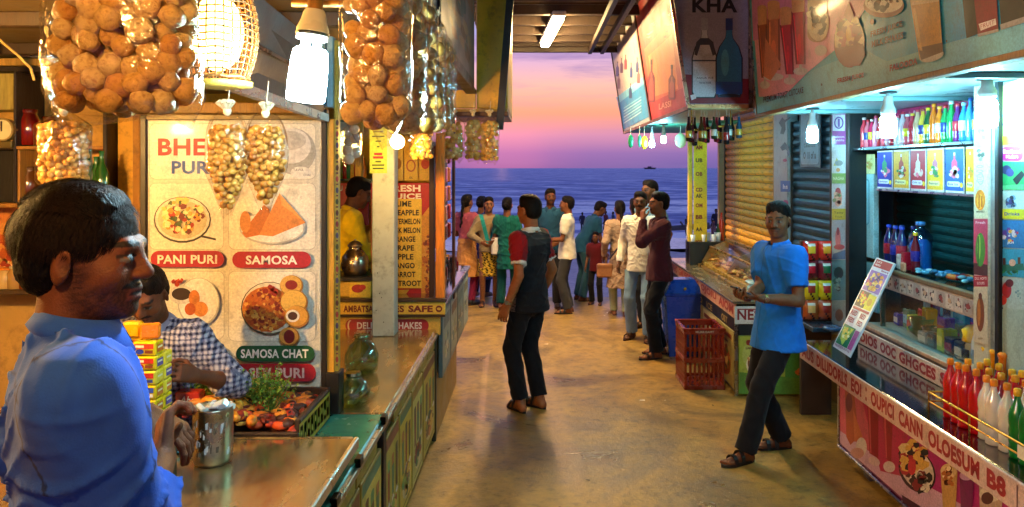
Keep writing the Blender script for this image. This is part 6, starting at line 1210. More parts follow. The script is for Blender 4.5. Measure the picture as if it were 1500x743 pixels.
# brown shutter, golden light put into its slat colour, X = 2.40
def shutter(name, X, y0, y1, z0, z1, pitch, col, label, m, dirx=-1, frontal=False):
    root = thing(name, (X, (y0 + y1) / 2, z0), label, 'shutter'); L_ = y1 - y0
    prof = [(0, 0), (-.008, .012), (-.016, pitch * .35), (-.016, pitch * .65), (-.006, pitch * .9), (0, pitch * .95)]
    if frontal: vs = [(s_ * L_ / 2, a, b_) for s_ in (-1, 1) for a, b_ in prof]
    else: vs = [(a, s_ * L_ / 2, b_) for s_ in (-1, 1) for a, b_ in prof]
    q = len(prof); fs = [((i, i + 1, q + i + 1, q + i) if not frontal else (i, q + i, q + i + 1, i + 1)) for i in range(q - 1)] + [tuple(range(q)), tuple(range(2 * q - 1, q - 1, -1)), (0, q, 2 * q - 1, q - 1)]
    me_ = MB().add(vs, fs, col).mesh('slat', (0, 0, 0)); z = z0; it = []; R_ = random.Random(int(X * 100))
    while z < z1 - pitch * .5: it.append(((X, (y0 + y1) / 2, z), (R_.gauss(0, .0014) if not frontal else 0, 0, 0), None)); z += pitch
    pcopies(me_, 'slat', m, root, it)
    if not frontal: MB().box((X + .004, y0, z0), (X + .012, y1, z1), '14100c').build('backing', 'painted', root); MB().box((X - .03, y0 - .03, z0), (X + .02, y0 - .002, z1), '4a4038', .003).build('guide_rail', 'dull_metal', root); MB().box((X - .03, y1 + .002, z0), (X + .02, y1 + .03, z1), '4a4038', .003).build('guide_rail', 'dull_metal', root); MB().box((X - .03, y0, z0 - .04), (X + .012, y1, z0 - .002), '4a4038', .004).build('bottom_rail', 'dull_metal', root)
    return root
mat('shutter_lit_gold', .5, metal=.0, var=.3, vscale=4, bump=.1, grime=.8, gcol='2a1808', stretch=(1, 1.2, 5)); mat('shutter_teal', .45, metal=.3, var=.3, vscale=4, bump=.1, grime=.6, gcol='0c1a20', stretch=(1, 1.2, 5))
shutter('roller_shutter', 2.40, 7.92, 9.95, .99, 2.62, .078, 'f2ac28', 'closed brown roller shutter, golden light in its colour, behind the glass display case', 'shutter_lit_gold')
o = MB().box((2.36, 7.86, .0), (2.43, 7.895, 2.6), 'c8a05a', .004).build('post', 'painted'); tag(o, 'cream post edging the gold shutter on its near side', 'post')
wpan = thing('sticker_pillar', (2.4, 7.5, 0), 'pale pillar with small stickers between the gold and the blue shutters', 'pillar'); MB().box((2.36, 7.44, 0), (2.46, 7.855, 2.6), 'a8b4b4', .005).build('pillar_body', 'painted', wpan)
A = Art((2.36, 0, 0), (-1, 0, 0)); A.poly([(1141, 180), (1146, 172), (1150, 176), (1151, 190), (1148, 197), (1143, 196), (1145, 187)], '1a1c24'); A.poly([(1149, 176), (1157, 172), (1158, 173), (1150, 180)], '1a1c24')
A.rect(1143.5, 265, 1157.5, 281, '1f6ab8'); A.text('hs', 1147, 270, 1154, 277, 'd8e4f0', .03); A.poly([(1143, 216), (1150, 208), (1156, 216), (1155, 223), (1151, 219), (1146, 221)], '2a2430'); A.ell(1150, 235, 3, 2.5, 'c03a5a'); A.ell(1155, 224, 2, 4, '3a3050'); A.ell(1151, 297, 4, 4, 'b84a8a'); A.ell(1150, 325, 4, 6, '5a6a9a'); A.build(wpan)
sh2 = shutter('roller_shutter', 2.42, 6.46, 7.42, .80, 2.36, .078, '2f5468', 'closed blue grey roller shutter behind the phone man', 'shutter_teal')
ns = thing('hanging_notice', (2.38, 6.9, 2.0), 'pale blue hanging notice with round corners on the blue shutter, lamp in front of it', 'notice'); MB().box((2.375, 6.62, 1.93), (2.388, 7.14, 2.45), '1c3444', .004).build('backing', 'painted', ns)
A = Art((2.375, 0, 0), (-1, 0, 0)).frame((2.375, 7.10, 2.42), (2.375, 6.66, 2.42), (2.375, 7.10, 1.96), px=False); A.rrect(0, 0, 1, 1, '9ab8c8', .08); A.rrect(.02, .02, .98, .98, '7fa4b8', .07); A.text('C\u00e9lebrand', .18, .60, .82, .68, '1c2c3c', .03); A.text('O 18 of a', .14, .76, .86, .90, '101c28', .05); A.ell(.5, .3, .2, .16, '5a86a0'); A.build(ns)

# ------------------------------------------------------------------ overhead signs, far right
def tz(X0, z): return X0                      # leaning boards: X from 1.24 at z 2.43 to 1.06 at z 3.60
XB = lambda z: 1.24 - .18 * (z - 2.43) / 1.17
sg = thing('sign_box', (1.5, 7.5, 2.43), 'overhead sign box lettered KHA with a clear and a blue bottle', 'sign')
MB().quadslab((XB(2.43), 6.40, 2.43), (1.735, 6.40, 2.43), (1.735, 6.40, 3.66), (XB(3.66), 6.40, 3.66), (0, .02, 0), '8a8ea0').build('front_board', 'backlit_print', sg)
MB().box((1.25, 6.42, 2.40), (1.73, 8.45, 2.43), 'b8a878', .004).build('underside', 'painted', sg); MB().quadslab((XB(2.41) - .012, 6.39, 2.41), (1.74, 6.39, 2.41), (1.74, 6.39, 2.44), (XB(2.44) - .012, 6.39, 2.44), (0, .04, 0), 'c89060').build('lower_trim', 'metal', sg)
MB().quadslab((1.72, 6.39, 2.41), (1.755, 6.39, 2.41), (1.755, 6.39, 3.66), (1.72, 6.39, 3.66), (0, .04, 0), 'a88a70').build('side_trim', 'metal', sg)
MB().quadslab((XB(2.43) - .02, 6.395, 2.43), (XB(2.43) + .008, 6.395, 2.43), (XB(3.66) + .008, 6.395, 3.66), (XB(3.66) - .02, 6.395, 3.66), (0, .03, 0), 'c8a888').build('corner_trim', 'metal', sg)
A = Art((0, 6.40, 0), (0, -1, 0)); A.poly([(986, -60), (1098, -60), (1098, 152), (1009, 152)], '8f8aa0'); A.poly([(1004, 109), (1098, 116), (1098, 152), (1009, 152)], '7a1424'); A.poly([(986, -60), (1098, -60), (1098, -30), (989, -30)], '6a5a78')
A.text('KHA', 1014, -3, 1080, 18.5, '0c0c16', .035)
def bigb(u, v0, v1, w, body, cap, dark):
    h = v1 - v0; P = [(-.22, .0), (.22, .0), (.24, .2), (.3, .25), (.75, .36), (1, .5), (1, .93), (.8, 1), (-.8, 1), (-1, .93), (-1, .5), (-.75, .36), (-.3, .25), (-.24, .2)]; A.poly([(u + a * w, v0 + b_ * h) for a, b_ in P], dark); A.poly([(u + a * w * .9, v0 + .01 * h + b_ * h * .975) for a, b_ in P], body); A.rect(u - w * .26, v0, u + w * .26, v0 + h * .15, cap)
bigb(1032, 27, 144, 19, 'b8bac4', '9a9cac', '22242e'); A.poly([(1020, 62), (1026, 56), (1038, 56), (1045, 62), (1048, 80), (1044, 82), (1039, 66), (1026, 66), (1021, 82), (1017, 80)], '3a3e4c'); A.rect(1015, 88, 1049, 90, '1c3a5a'); A.rect(1016, 92, 1048, 118, 'c4c6cc'); A.text('AQUA ICE', 1020, 113, 1045, 116, '2c2c38', .01); A.text('WATER', 1024, 120, 1042, 123, '3a3c48', .01); A.poly([(1011, 140), (1018, 138), (1020, 144), (1013, 147)], 'd8c8cc')
bigb(1068, 27, 143, 20, '2a72a8', '1c3c7c', '12243c'); A.rect(1049, 120, 1087, 138, '1a4a9a'); A.ell(1062, 92, 6, 20, '4a98c0', 12); A.ell(1068, 140, 15, 2.5, '0c1c34'); A.build(sg)
n_ = Vector((-1, 0, -.18 / 1.17)).normalized()
def sideboard(name, y0, y1, label, bg, parent=None):
    r = thing(name, (1.24, (y0 + y1) / 2, 2.43), label, 'sign') if parent is None else parent
    MB().quadslab((XB(2.43), y0, 2.43), (XB(2.43), y1, 2.43), (XB(3.62), y1, 3.62), (XB(3.62), y0, 3.62), (.03, 0, 0), bg).build('side_board' , 'backlit_print', r)
    mb = MB()
    for yy in (y0, y1): mb.quadslab((XB(2.40) - .012, yy - .02, 2.40), (XB(2.40) - .012, yy + .02, 2.40), (XB(3.64) - .012, yy + .02, 3.64), (XB(3.64) - .012, yy - .02, 3.64), (.03, 0, 0), '3a2218')
    for zz_ in (2.40, 3.61): mb.quadslab((XB(zz_) - .012, y0, zz_), (XB(zz_) - .012, y1, zz_), (XB(zz_ + .03) - .012, y1, zz_ + .03), (XB(zz_ + .03) - .012, y0, zz_ + .03), (.03, 0, 0), '4a2a1c')
    mb.build('frame', 'painted', r); return r
sideboard('side_board', 6.43, 8.44, '', 'a8302c', sg)
A = Art((1.24, 7, 2.43), n_, .003); A.poly([(936, 27), (984, -30), (1008, 152), (955, 172)], 'a83428'); A.poly([(938, 35), (981, -8), (990, 10), (941, 50)], '2c1c34'); A.poly([(942, 62), (986, 28), (1003, 128), (955, 150)], 'c8603c'); A.poly([(941, 50), (985, 5), (987, 25), (944, 72)], '8a3038'); A.poly([(950, 82), (985, 50), (994, 130), (958, 142)], 'e08858')
R_ = random.Random(4)
for i in range(26): u = 944 + R_.random() * 38; v = 36 + R_.random() * 34 - (u - 944) * .5; A.poly([(u, v), (u + 4 + R_.random() * 5, v - 3), (u + 4, v + 1)], R_.choice(['3a1c30', 'd8a890', '6a2c3c', 'e8c0b0']))
for u, v0, v1 in ((955, 87, 150), (985, 95, 146)): A.bottle(u, v0, v1, 5, '6a2430', '3a1420'); A.bottle(u, v0 + 14, v1 - 3, 3.4, 'a04a3c', '6a2430')
A.text('LASSI', 966, 152, 984, 161, 'e8a890', .02, dy=-5); A.build(sg)
s3 = sideboard('blue_sign_board', 8.47, 11.05, 'farthest overhead board with small bottles and a bright blue lower half against the sunset', '9aa8b4')
A = Art((1.24, 9, 2.43), n_, .003); A.poly([(896, 70), (929, 28), (951, 170), (914, 191)], 'b8a8a8'); A.poly([(905, 151), (944, 122), (951, 171), (914, 190)], '2f86c4'); A.poly([(903, 143), (943, 112), (945, 122), (906, 152)], '6ab4d8')
for i, (u, v, c_) in enumerate(((905, 90, '4a4a8a'), (911, 85, '5a3a5a'), (917, 80, '8a3a4a'), (925, 92, '2c4a8a'), (934, 84, '1c3a7a'), (924, 122, '2a4a7a'), (907, 108, '7a5a6a'), (936, 100, '8a4a5a'))): A.bottle(u, v, v + 22, 2.2, c_, '2a2a3a')
for i in range(6): A.poly([(914, 158 + i * 4.4), (940, 141 + i * 4.4), (940, 142.6 + i * 4.4), (914, 159.6 + i * 4.4)], 'a8d4e8' if i % 2 else '7ac0e0')
A.build(s3); MB().box((1.25, 8.5, 2.405), (2.2, 10.9, 2.44), '3f9a78', .004).build('green_lit_underside', 'painted', s3)  # green light on the soffit is put into the colour of its underside
simple_box('stall_roof', (1.30, 6.45, 3.66), (2.6, 11.0, 3.70), '4a3c30', 'painted', None, 0, 'structure')
# bottles and sachets hanging from the sign box
hb_ = thing('hanging_bottle_rail', (1.5, 6.52, 2.28), 'brass rail under the KHA sign box from which dark bottles hang', 'rail'); mb = MB(); mb.tube((1.28, 6.5, 2.235), (1.60, 6.5, 2.28), .009, .009, 'c8a040'); mb.tube((1.28, 6.58, 2.235), (1.60, 6.58, 2.28), .009, .009, 'c8a040'); mb.tube((1.28, 6.5, 2.235), (1.28, 6.5, 2.40), .006, .006, '8a7030'); mb.tube((1.60, 6.5, 2.28), (1.60, 6.5, 2.40), .006, .006, '8a7030'); mb.build('rail', 'metal', hb_)
R_ = random.Random(11); cols_ = ['2a1410', '4a1418', '14181c', '3a2a10', '7a1818', '101418', '1c3a24', '6a1420', '14283a', '1a1a22', '2c4a50', '183024', '24506a']
for k in range(13):
    x_ = 1.25 + k * .034; h = .17 + R_.random() * .07; z1 = 2.395; z0 = z1 - .05 - h; y_ = 6.46 + .05 * (k % 3); mb = MB()
    bt_ = thing('hanging_bottle', (x_, y_, z0), 'dark bottle hanging from the rail under the sign box', 'bottle', 'bottles hanging under the sign box'); MB().lathe([(.012, 0), (.024, .006), (.025, h * .55), (.012, h * .75), (.010, h)], (x_, y_, z0), cols_[k], 10).build('bottle_body', 'bottle_plastic', bt_); MB().lathe([(.0258, h * .15), (.0262, h * .16), (.0262, h * .42), (.0258, h * .43)], (x_, y_, z0), ['c8a030', 'a02020', 'd8d0c0', 'b88020'][k % 4], 10).build('label', 'plastic', bt_); MB().tube((x_, y_, z0 + h), (x_, y_, 2.401), .003, .003, 'b8b0a0', 5).build('string', 'plastic', bt_)
for k, (u, v0, v1, c_, w_, lb) in enumerate(((924, 197, 217, '1c7a50', 8, 'green sachet strip hanging under the farthest sign board'), (937, 197, 216, '2a6a5a', 6, 'dark teal sachet hanging left of the yellow one'), (944, 199, 219, 'e8c81c', 10, 'bright yellow sachet hanging under the far sign board'), (997, 195, 217, 'd8d8a8', 17, 'round pale net bag hanging under the far sign board'))):
    a = W(u, v0, 9.0); b_ = W(u, v1, 9.0); r = w_ / F * 9 / 2; o = MB().ball((a.x, 9, (a.z + b_.z) / 2), r, c_, 12, 8, (1, .5, (a.z - b_.z) / 2 / r)).tube((a.x, 9, a.z), (a.x, 9, 2.403), .004, .004, 'c8c8b0', 5).build('sachet', 'plastic'); tag(o, lb, 'sachet')
def bulb(name, c, r, label, mtl, ztop, glass_h=None, col='d8dce0'):
    t_ = thing(name, (c.x, c.y, c.z), label, 'bulb'); gh = glass_h or r * 2.6
    MB().lathe([(r * .5, 0), (r * .92, .006), (r, .02), (r, gh * .72), (r * .86, gh * .9), (r * .6, gh)], c, 'ffffff', 20).build('glass', mtl, t_)
    MB().lathe([(r * .8, gh), (r * .92, gh + .004), (r * .9, gh + .03), (r * .62, gh + .055), (r * .55, gh + .10)], c, col, 16).build('base', 'plastic', t_)
    z1 = c.z + gh + .10; MB().tube((c.x, c.y, z1), (c.x, c.y, ztop), .012, .012, 'b0b4b8', 8).build('stem', 'plastic', t_); MB().lathe([(.045, -.012), (.05, -.008), (.04, 0)], (c.x, c.y, ztop), '3a4448', 16).build('ceiling_rose', 'plastic', t_); return t_
bulb('far_bulb', W(972, 210, 8.6), .028, 'small white bulb at right under the green lit far sign', 'lamp_white', 2.404, .075); bulb('far_bulb', W(955, 216, 8.9), .028, 'small white bulb at left under the green lit far sign', 'lamp_white', 2.404, .075)
# walls of the right row
simple_box('row_back_wall', (2.47, 6.0, 0), (2.6, 10.0, 3.6), '7a6a58', 'wall_paint', None, 0, 'structure')
o = MB().box((1.76, 6.36, 2.37), (2.46, 6.42, 3.6), '4a4038', .004).build('upper_panel', 'painted'); tag(o, 'dark panel closing the gap beside the big juice sign', 'panel')

# ------------------------------------------------------------------ big juice sign over the near stall
bs = thing('juice_sign', (1.75, 4.3, 2.35), 'big pink and blue overhead sign with juices, fresh juice milk shakes and falooda lettering', 'sign')
XS = lambda z: 1.75 - .06 * (z - 2.35) / .9
MB().quadslab((XS(2.35), -3, 2.35), (XS(2.35), 6.26, 2.35), (XS(3.45), 6.26, 3.45), (XS(3.45), -3, 3.45), (.04, 0, 0), '58b4cc').build('board', 'backlit_print', bs)
MB().box((1.735, -3, 2.325), (1.80, 6.28, 2.352), '9a7448', .004).build('lower_trim', 'wood', bs); MB().quadslab((XS(2.35) - .006, 6.26, 2.33), (XS(2.35) - .006, 6.30, 2.33), (XS(3.45) - .006, 6.30, 3.45), (XS(3.45) - .006, 6.26, 3.45), (.06, 0, 0), 'b8a088').build('end_trim', 'metal', bs)
n2 = Vector((-1, 0, -.06 / .9)).normalized(); A = Art((1.75, 3, 2.35), n2, .003)
A.poly([(1099, -40), (1300, -40), (1240, 60), (1185, 105), (1150, 140), (1112, 142)], 'e8a4b8'); A.poly([(1110, 142), (1150, 140), (1190, 103), (1300, 60), (1500, 0), (1560, -20), (1560, 60), (1110, 166)], '78c0d0'); A.poly([(1300, -40), (1560, -40), (1560, 20), (1400, 60), (1300, 90), (1255, 66)], '2aa4d4')
A.poly([(1100, -40), (1220, -40), (1200, 30), (1104, 60)], 'd888c0')
for cx_, y0, y1, w0, w1, c_, dx in ((1121, 12, 128, 7, 5, 'a85a34', -4), (1134, 5, 116, 9, 10, 'd07850', 0), (1158, 14, 122, 9, 6, 'c02c34', -6), (1174, -6, 108, 10, 7, 'c82830', -4)): A.drink(cx_, y0, y1, w0, w1, c_, 'd8a070', True, dx)
A.poly([(1122, 55), (1146, 95), (1130, 118), (1120, 112)], 'd88860')
A.rrect(1184, -20, 1213, 62, 'a87848', 12); A.ell(1200, 34, 16, 26, 'd8c098'); A.blobs(1199, 28, 12, 22, 34, 5, ['2c1c18', 'e8d8b8', '6a3a20', '3a2018'], 3); A.ell(1204, 74, 9, 8, 'c8b8b4'); A.ell(1194, 20, 5, 9, '5a3420')
A.ell(1246, 62, 23, 37, '8a3a20'); A.ell(1246, 58, 22, 34, 'e0c8a0'); A.blobs(1246, 52, 18, 28, 55, 6, ['7a1c1c', '2c1410', 'a03028', '5a1814', 'd8b070'], 5); A.ell(1245, 50, 4, 11, 'd8a840'); A.poly([(1238, 24), (1245, 2), (1253, 22), (1248, 34)], 'a02828'); A.poly([(1226, 70), (1266, 64), (1270, 80), (1262, 96), (1240, 98), (1230, 88)], '7a3018')
A.ell(1297, 8, 30, 18, '8a3a20'); A.ell(1297, 4, 28, 15, 'e8dcc8'); A.blobs(1297, 3, 22, 10, 26, 5, ['3a2018', 'f0e8d8', '8a5a30'], 7); A.ell(1280, 32, 3, 4, '8a3020')
A.poly([(1331, -30), (1377, -30), (1384, 78), (1350, 88)], 'c8923a'); A.poly([(1331, -30), (1377, -30), (1379, 2), (1338, 8)], 'd8b880'); A.ell(1368, 82, 18, 8, 'c8c4bc', rot=-.3); A.poly([(1348, 70), (1384, 62), (1384, 76), (1352, 88)], '6a4a2a'); A.poly([(1340, 12), (1344, 12), (1354, 74), (1350, 74)], 'e0b868')
A.poly([(1409, -40), (1428, -40), (1440, 48), (1419, 56)], '181410'); A.poly([(1426, -40), (1462, -40), (1466, 42), (1436, 52)], '7a1424'); A.poly([(1437, 35), (1462, 27), (1463, 36), (1440, 45)], 'e0d4d4'); A.text('FRUIT', 1440, 36, 1460, 42, 'a02838', .0, dy=-7); A.poly([(1464, -40), (1510, -40), (1510, 24), (1470, 38)], '14100e'); A.poly([(1468, 36), (1505, 24), (1508, 32), (1470, 44)], '9a9690'); A.poly([(1435, 50), (1466, 42), (1467, 46), (1437, 54)], 'a8a4a0')
A.text('FRESH JUICE', 1278, 46, 1324, 57, '4a0c2c', .04, dy=-16); A.text('MILK SHAKES', 1279.5, 60, 1326, 70, '4a0c2c', .04, dy=-14); A.text('FALOODA', 1306, 95, 1347, 105, '8a0c1c', .045, dy=-11); A.text('FRESH JUICE', 1229, 115, 1268, 124, '8a0c1c', .04, dy=-9); A.text('PREMIUM TOAST CUTCAKE', 1120, 142, 1179, 151, '3a1418', .02, dy=-15)
A.ell(1206, 124, 1.4, 2, '3a4a50', 6); A.ell(1390, 60, 1.4, 2, '3a4a50', 6); A.build(bs)
# further printed end towards the camera
# soffit of the near stall
mat('cyan_paint', .35, var=.12, vscale=3, coat=.3, grime=.2, bump=.06)
simple_box('stall_soffit', (1.80, -3, 2.352), (3.2, 6.32, 2.40), 'a8c4c8', 'cyan_paint', None, 0, 'structure')
for yy in (2.2, 3.5, 4.7, 5.75): o = MB().box((1.82, yy, 2.325), (2.9, yy + .035, 2.3515), '6a8c90', .004).build('soffit_rib', 'cyan_paint'); tag(o, 'thin pale rib crossing the cyan lit soffit of the near drinks stall', 'rib', 'ribs under the near stall soffit')
bulb('stall_bulb', W(1190, 209, 5.6), .038, 'small cool bulb hanging before the blue shutter notice, farthest of three', 'lamp_white', 2.352, .11)
bulb('stall_bulb', W(1301, 202, 4.4), .043, 'middle one of three cool bulbs, in front of the top bottle shelf', 'lamp_white', 2.352, .13)
bulb('stall_bulb', W(1446, 187, 3.74), .046, 'nearest and brightest cool bulb hanging at the upper right pillar', 'lamp_white', 2.352, .14)
# ------------------------------------------------------------------ near drinks stall counter
ct = thing('stall_counter', (2.3, 3.9, 0), 'black topped drinks stall counter with a magenta picture front and red lettered edge', 'counter')
simple_box('counter_top', (1.85, .8, .70), (2.34, 5.5, .74), '08090a', 'black_granite', ct, .004); simple_box('counter_body', (2.05, .8, .12), (2.9, 5.2, .699), '3a3436', 'painted', ct, 0)
d = simple_box('edge_fascia', (1.838, .8, .615), (1.849, 5.52, .737), 'd4b4aa', 'backlit_print', ct, .002)
A = Art((1.838, 0, 0), (-1, 0, 0)).frame((1.838, 5.5, .728), (1.838, 2.2, .728), (1.838, 5.5, .625), px=False); x = .008
for w_, L_ in (('AUS', .07), ('DILUDORLS', .155), ('EO!', .045), (':', .006), ('OUPICI', .085), ('CANN', .075), ('OLOESUM', .13), ('B8', .04)): A.text(w_, x, .12, x + L_, .88, 'a01c28', .05 if w_ != ':' else .02); A.flush(d); x += L_ + .016
A.rect(x + .005, .05, x + .007, .95, '5a2028'); A.text('10A JUICE', x + .015, .1, x + .04, .25, '5a2028', .0); A.ell(x + .075, .45, .018, .30, 'b87868'); A.ell(x + .075, .45, .014, .24, 'd8ccc4'); A.text('026', x + .064, .3, x + .087, .75, '8a5a48', .03); A.ell(x + .15, .45, .013, .34, 'a03a34'); A.ell(x + .15, .65, .022, .16, 'a04a40')
A.build(d)
fp = simple_box('front_panel', (2.0, .8, .12), (2.045, 5.23, .612), '8a2a5a', 'backlit_print', ct, .003); MB().box((1.99, 5.215, .10), (2.05, 5.24, .615), 'a8a0a0', .003).build('corner_trim', 'metal', ct); MB().box((1.985, .8, .10), (2.05, 5.23, .119), 'b8b0b0', .003).build('bottom_trim', 'metal', ct)
for yy in (1.2, 2.6, 3.4, 4.9): MB().box((2.06, yy, 0), (2.14, yy + .09, .1185), '4a4444', .004).build('leg', 'painted', ct)
A = Art((2.0, 0, 0), (-1, 0, 0))
A.poly([(1229.5, 562), (1560, 780), (1560, 940), (1229.5, 648)], 'b41c74'); A.poly([(1229.5, 562), (1262, 582), (1300, 700), (1229.5, 645)], 'd05a6a'); A.poly([(1229.5, 630), (1300, 680), (1420, 745), (1560, 830), (1560, 940), (1229.5, 648)], 'd0a4c0'); A.poly([(1262, 583), (1330, 628), (1330, 700), (1290, 690)], 'c02c58')
A.poly([(1238, 572), (1252, 580), (1258, 640), (1246, 652), (1240, 640)], 'b0502c'); A.ell(1244, 590, 5, 14, '7a1c24'); A.poly([(1250, 600), (1264, 640), (1252, 648)], 'd07040'); A.ell(1262, 655, 8, 14, 'd8c8c0'); A.ell(1256, 664, 10, 8, 'c88a80')
A.poly([(1271, 592), (1287, 602), (1287, 672), (1274, 664)], '9c1424'); A.ell(1281, 676, 9, 6, 'd8b8b8', rot=.5); A.poly([(1294, 606), (1308, 616), (1306, 678), (1298, 672)], 'a01828'); A.ell(1303, 684, 9, 8, 'd8c4c4', rot=.5); A.poly([(1272, 592), (1275, 594), (1277, 664), (1275, 663)], 'd05058'); A.poly([(1295, 608), (1298, 610), (1300, 672), (1298, 671)], 'd05058')
A.ell(1344, 690, 25, 34, '3a1420', rot=-.5); A.ell(1344, 688, 22, 32, 'e0d0c0', rot=-.5); A.blobs(1338, 672, 19, 22, 75, 6.5, ['e0b050', '2c1420', 'b82838', '5a1c20', 'e8d090', 'd89040', '1c1018'], 8); A.blobs(1350, 705, 14, 14, 40, 6, ['2a1018', '8a2028', 'e8dcc8', '1c0c10'], 9); A.ell(1337, 684, 6, 12, 'c82c38'); A.poly([(1322, 725), (1350, 742), (1342, 746), (1324, 736)], '4a1c30')
A.poly([(1379, 688), (1404, 690), (1400, 770), (1384, 768)], 'c89a58'); A.ell(1391, 690, 12, 11, 'e0c088'); A.blobs(1391, 698, 9, 14, 22, 3.4, ['c8702c', '8a4a20', 'f0dcb0', '6a2c1c'], 6); A.poly([(1407, 690), (1428, 704), (1424, 780), (1410, 770)], '7a1458'); A.ell(1417, 697, 10, 7, 'c090b8'); A.poly([(1436, 712), (1470, 734), (1466, 800), (1438, 790)], 'c8a890'); A.ell(1452, 724, 16, 12, 'e0d0b8'); A.ell(1448, 730, 9, 9, '5a2c24'); A.poly([(1475, 745), (1500, 760), (1500, 830), (1478, 818)], 'b02c3c')
A.build(ct)
# second lettered strip and display base
db = thing('display_cabinet', (2.5, 4.7, .741), 'glass fronted display cabinet full of packets on the black counter', 'display case')
simple_box('base_box', (2.215, 1.0, .741), (2.9, 5.42, .86), '4a3c36', 'painted', db, .003); d = simple_box('lettered_strip', (2.20, 1.0, .743), (2.2135, 5.42, .845), 'd8c8c0', 'backlit_print', db, .002)
A = Art((2.20, 0, 0), (-1, 0, 0)).frame((2.2, 5.40, .838), (2.2, 3.2, .838), (2.2, 5.40, .75), px=False); x = .01
for w_, L_ in (('DIOS', .12), ('OOC', .10), ('GHGCES', .20), ('SIDE', .13), ('B3D', .12), ('SODA', .14)): A.text(w_, x, .12, x + L_, .88, '9a1c28', .05); A.flush(d); x += L_ + .02
A.build(d); MB().box((2.205, 1.0, .861), (2.27, 5.46, .885), 'b89a84', .004).build('sill', 'wood', db)
simple_box('display_floor', (2.27, 4.0, .861), (2.85, 5.46, .872), '8aa0a0', 'painted', db, 0); simple_box('display_back', (2.86, 4.0, .86), (2.89, 5.46, 1.26), '2a6a70', 'painted', db, 0)
d = simple_box('price_strip', (2.285, 4.12, 1.145), (2.297, 5.20, 1.245), 'b8a8a0', 'backlit_print', db, .002)
A = Art((2.285, 0, 0), (-1, 0, 0)).frame((2.285, 5.18, 1.24), (2.285, 4.14, 1.24), (2.285, 5.18, 1.15), px=False); R_ = random.Random(21)
for i in range(11):
    x = .01 + i * .09; A.rrect(x, .06, x + .08, .94, ['c8b8ac', 'a89890', 'd0c0b4'][i % 3], .1); A.blobs(x + .04, .5, .03, .34, 9, .10, ['5a1c28', '3a2a24', '8a4a40', '2a1a20'], i); A.ell(x + .04, .45, .018, .16, ['e0c8b0', '8a3030', 'c8a080'][i % 3])
A.build(d)
simple_box('top_frame', (2.28, 4.12, 1.247), (2.32, 5.22, 1.275), '7a5c3c', 'wood', db, .004); MB().box((2.32, 4.12, 1.262), (2.86, 5.46, 1.272), 'a8d8d8', .002).build('glass_top', 'green_glass', db)
for yy in (4.10, 5.24): MB().box((2.28, yy, .886), (2.31, yy + .02, 1.26), '8a9a98', .003).build('corner_bar', 'metal', db)
MB().box((2.292, 4.13, .887), (2.296, 5.23, 1.144), 'ffffff', 0).build('front_glass', 'clear_glass', db)
# goods in the display
R_ = random.Random(15)
def box_item(nm, lo, hi, col, label, cat, lab=None, group=None, m='plastic', rz=0):
    c = Vector(((lo[0] + hi[0]) / 2, (lo[1] + hi[1]) / 2, lo[2])); t_ = thing(nm, c, label, cat, group); rt = Matrix.Rotation(rz, 3, 'Z') if rz else None; MB().box(lo, hi, col, .006, rt).build('carton', m, t_)
    if lab: MB().box((lo[0] - .0015, lo[1] + .008, lo[2] + (hi[2] - lo[2]) * .25), (lo[0] + .001, hi[1] - .008, lo[2] + (hi[2] - lo[2]) * .7), lab, 0, rt, c).build('label', 'plastic', t_)
    return t_
gd = [('green glass bowl stack at the left end of the display', '1c6a3c', 4.98, .14, .12, 'c'), ('dark green bowl behind the carton row', '1c4a34', 4.86, .10, .09, 'c'), ('pale blue textured water pack in the display', '5aa8c8', 4.74, .13, .22, 'b'), ('deep blue snack pack with a pink flash in the display', '1c2aa8', 4.56, .11, .24, 'b'), ('second deep blue pack right beside the pink flashed one', '1c3ac0', 4.44, .10, .20, 'b'), ('bright blue foil pack at the right of the display', '2a54d8', 4.30, .10, .20, 'b')]
for lb, c_, y, w_, h, ty in gd:
    if ty == 'b': box_item('snack_packet', (2.52, y - w_ / 2, .873), (2.62, y + w_ / 2, .873 + h), c_, lb, 'snack packet', 'b8407a' if 'pink flash in' in lb else '88a8e8')
    else: o = MB().lathe([(.03, 0), (w_ / 2, .03), (w_ / 2 + .01, h * .5), (w_ / 2 - .008, h * .55), (w_ / 2 + .008, h), (w_ / 2 - .01, h), (.02, h * .2)], (2.42, y, .873), c_, 20).build('bowl', 'bottle_plastic'); tag(o, lb, 'bowl')
bx_ = [('pale grey carton at the left of the front display row', 4.80, .10, .07, '8a989c', 'c8d0d0'), ('dark teal carton second in the front display row', 4.69, .09, .08, '14343c', '3a6a70'), ('bright lime green carton in the front display row', 4.585, .07, .13, '9ac020', 'd8e060'), ('black and crimson carton in the front display row', 4.49, .09, .10, '1c1418', '8a2434'), ('black carton with pale lettering in the front display row', 4.385, .09, .10, '14161a', 'b8b8b8')]
for lb, y, w_, h, c_, l_ in bx_: box_item('carton_box', (2.33, y - w_ / 2, .873), (2.42, y + w_ / 2, .873 + h), c_, lb, 'carton', l_)
_rg = random.Random(66); _cn = ['cobalt', 'teal', 'lime', 'crimson', 'amber', 'white', 'violet', 'navy', 'olive', 'pink', 'sky blue', 'rust']; _cc = ['1c3ab8', '1c7a78', '8ab820', 'b81c38', 'e0981c', 'd8dcdc', '6a2c9a', '14204a', '6a702a', 'd85a90', '5ab0e0', 'a8481c']
for k in range(12): y = 5.36 - k * .098; hh = .07 + _rg.random() * .12; box_item('small_packet', (2.43 + .02 * (k % 2), y - .04, .873), (2.50, y + .04, .873 + hh), _cc[k], _cn[k] + ' small packet in the middle rank inside the display cabinet', 'packet', _cc[(k * 5 + 5) % 12], rz=_rg.gauss(0, .12))
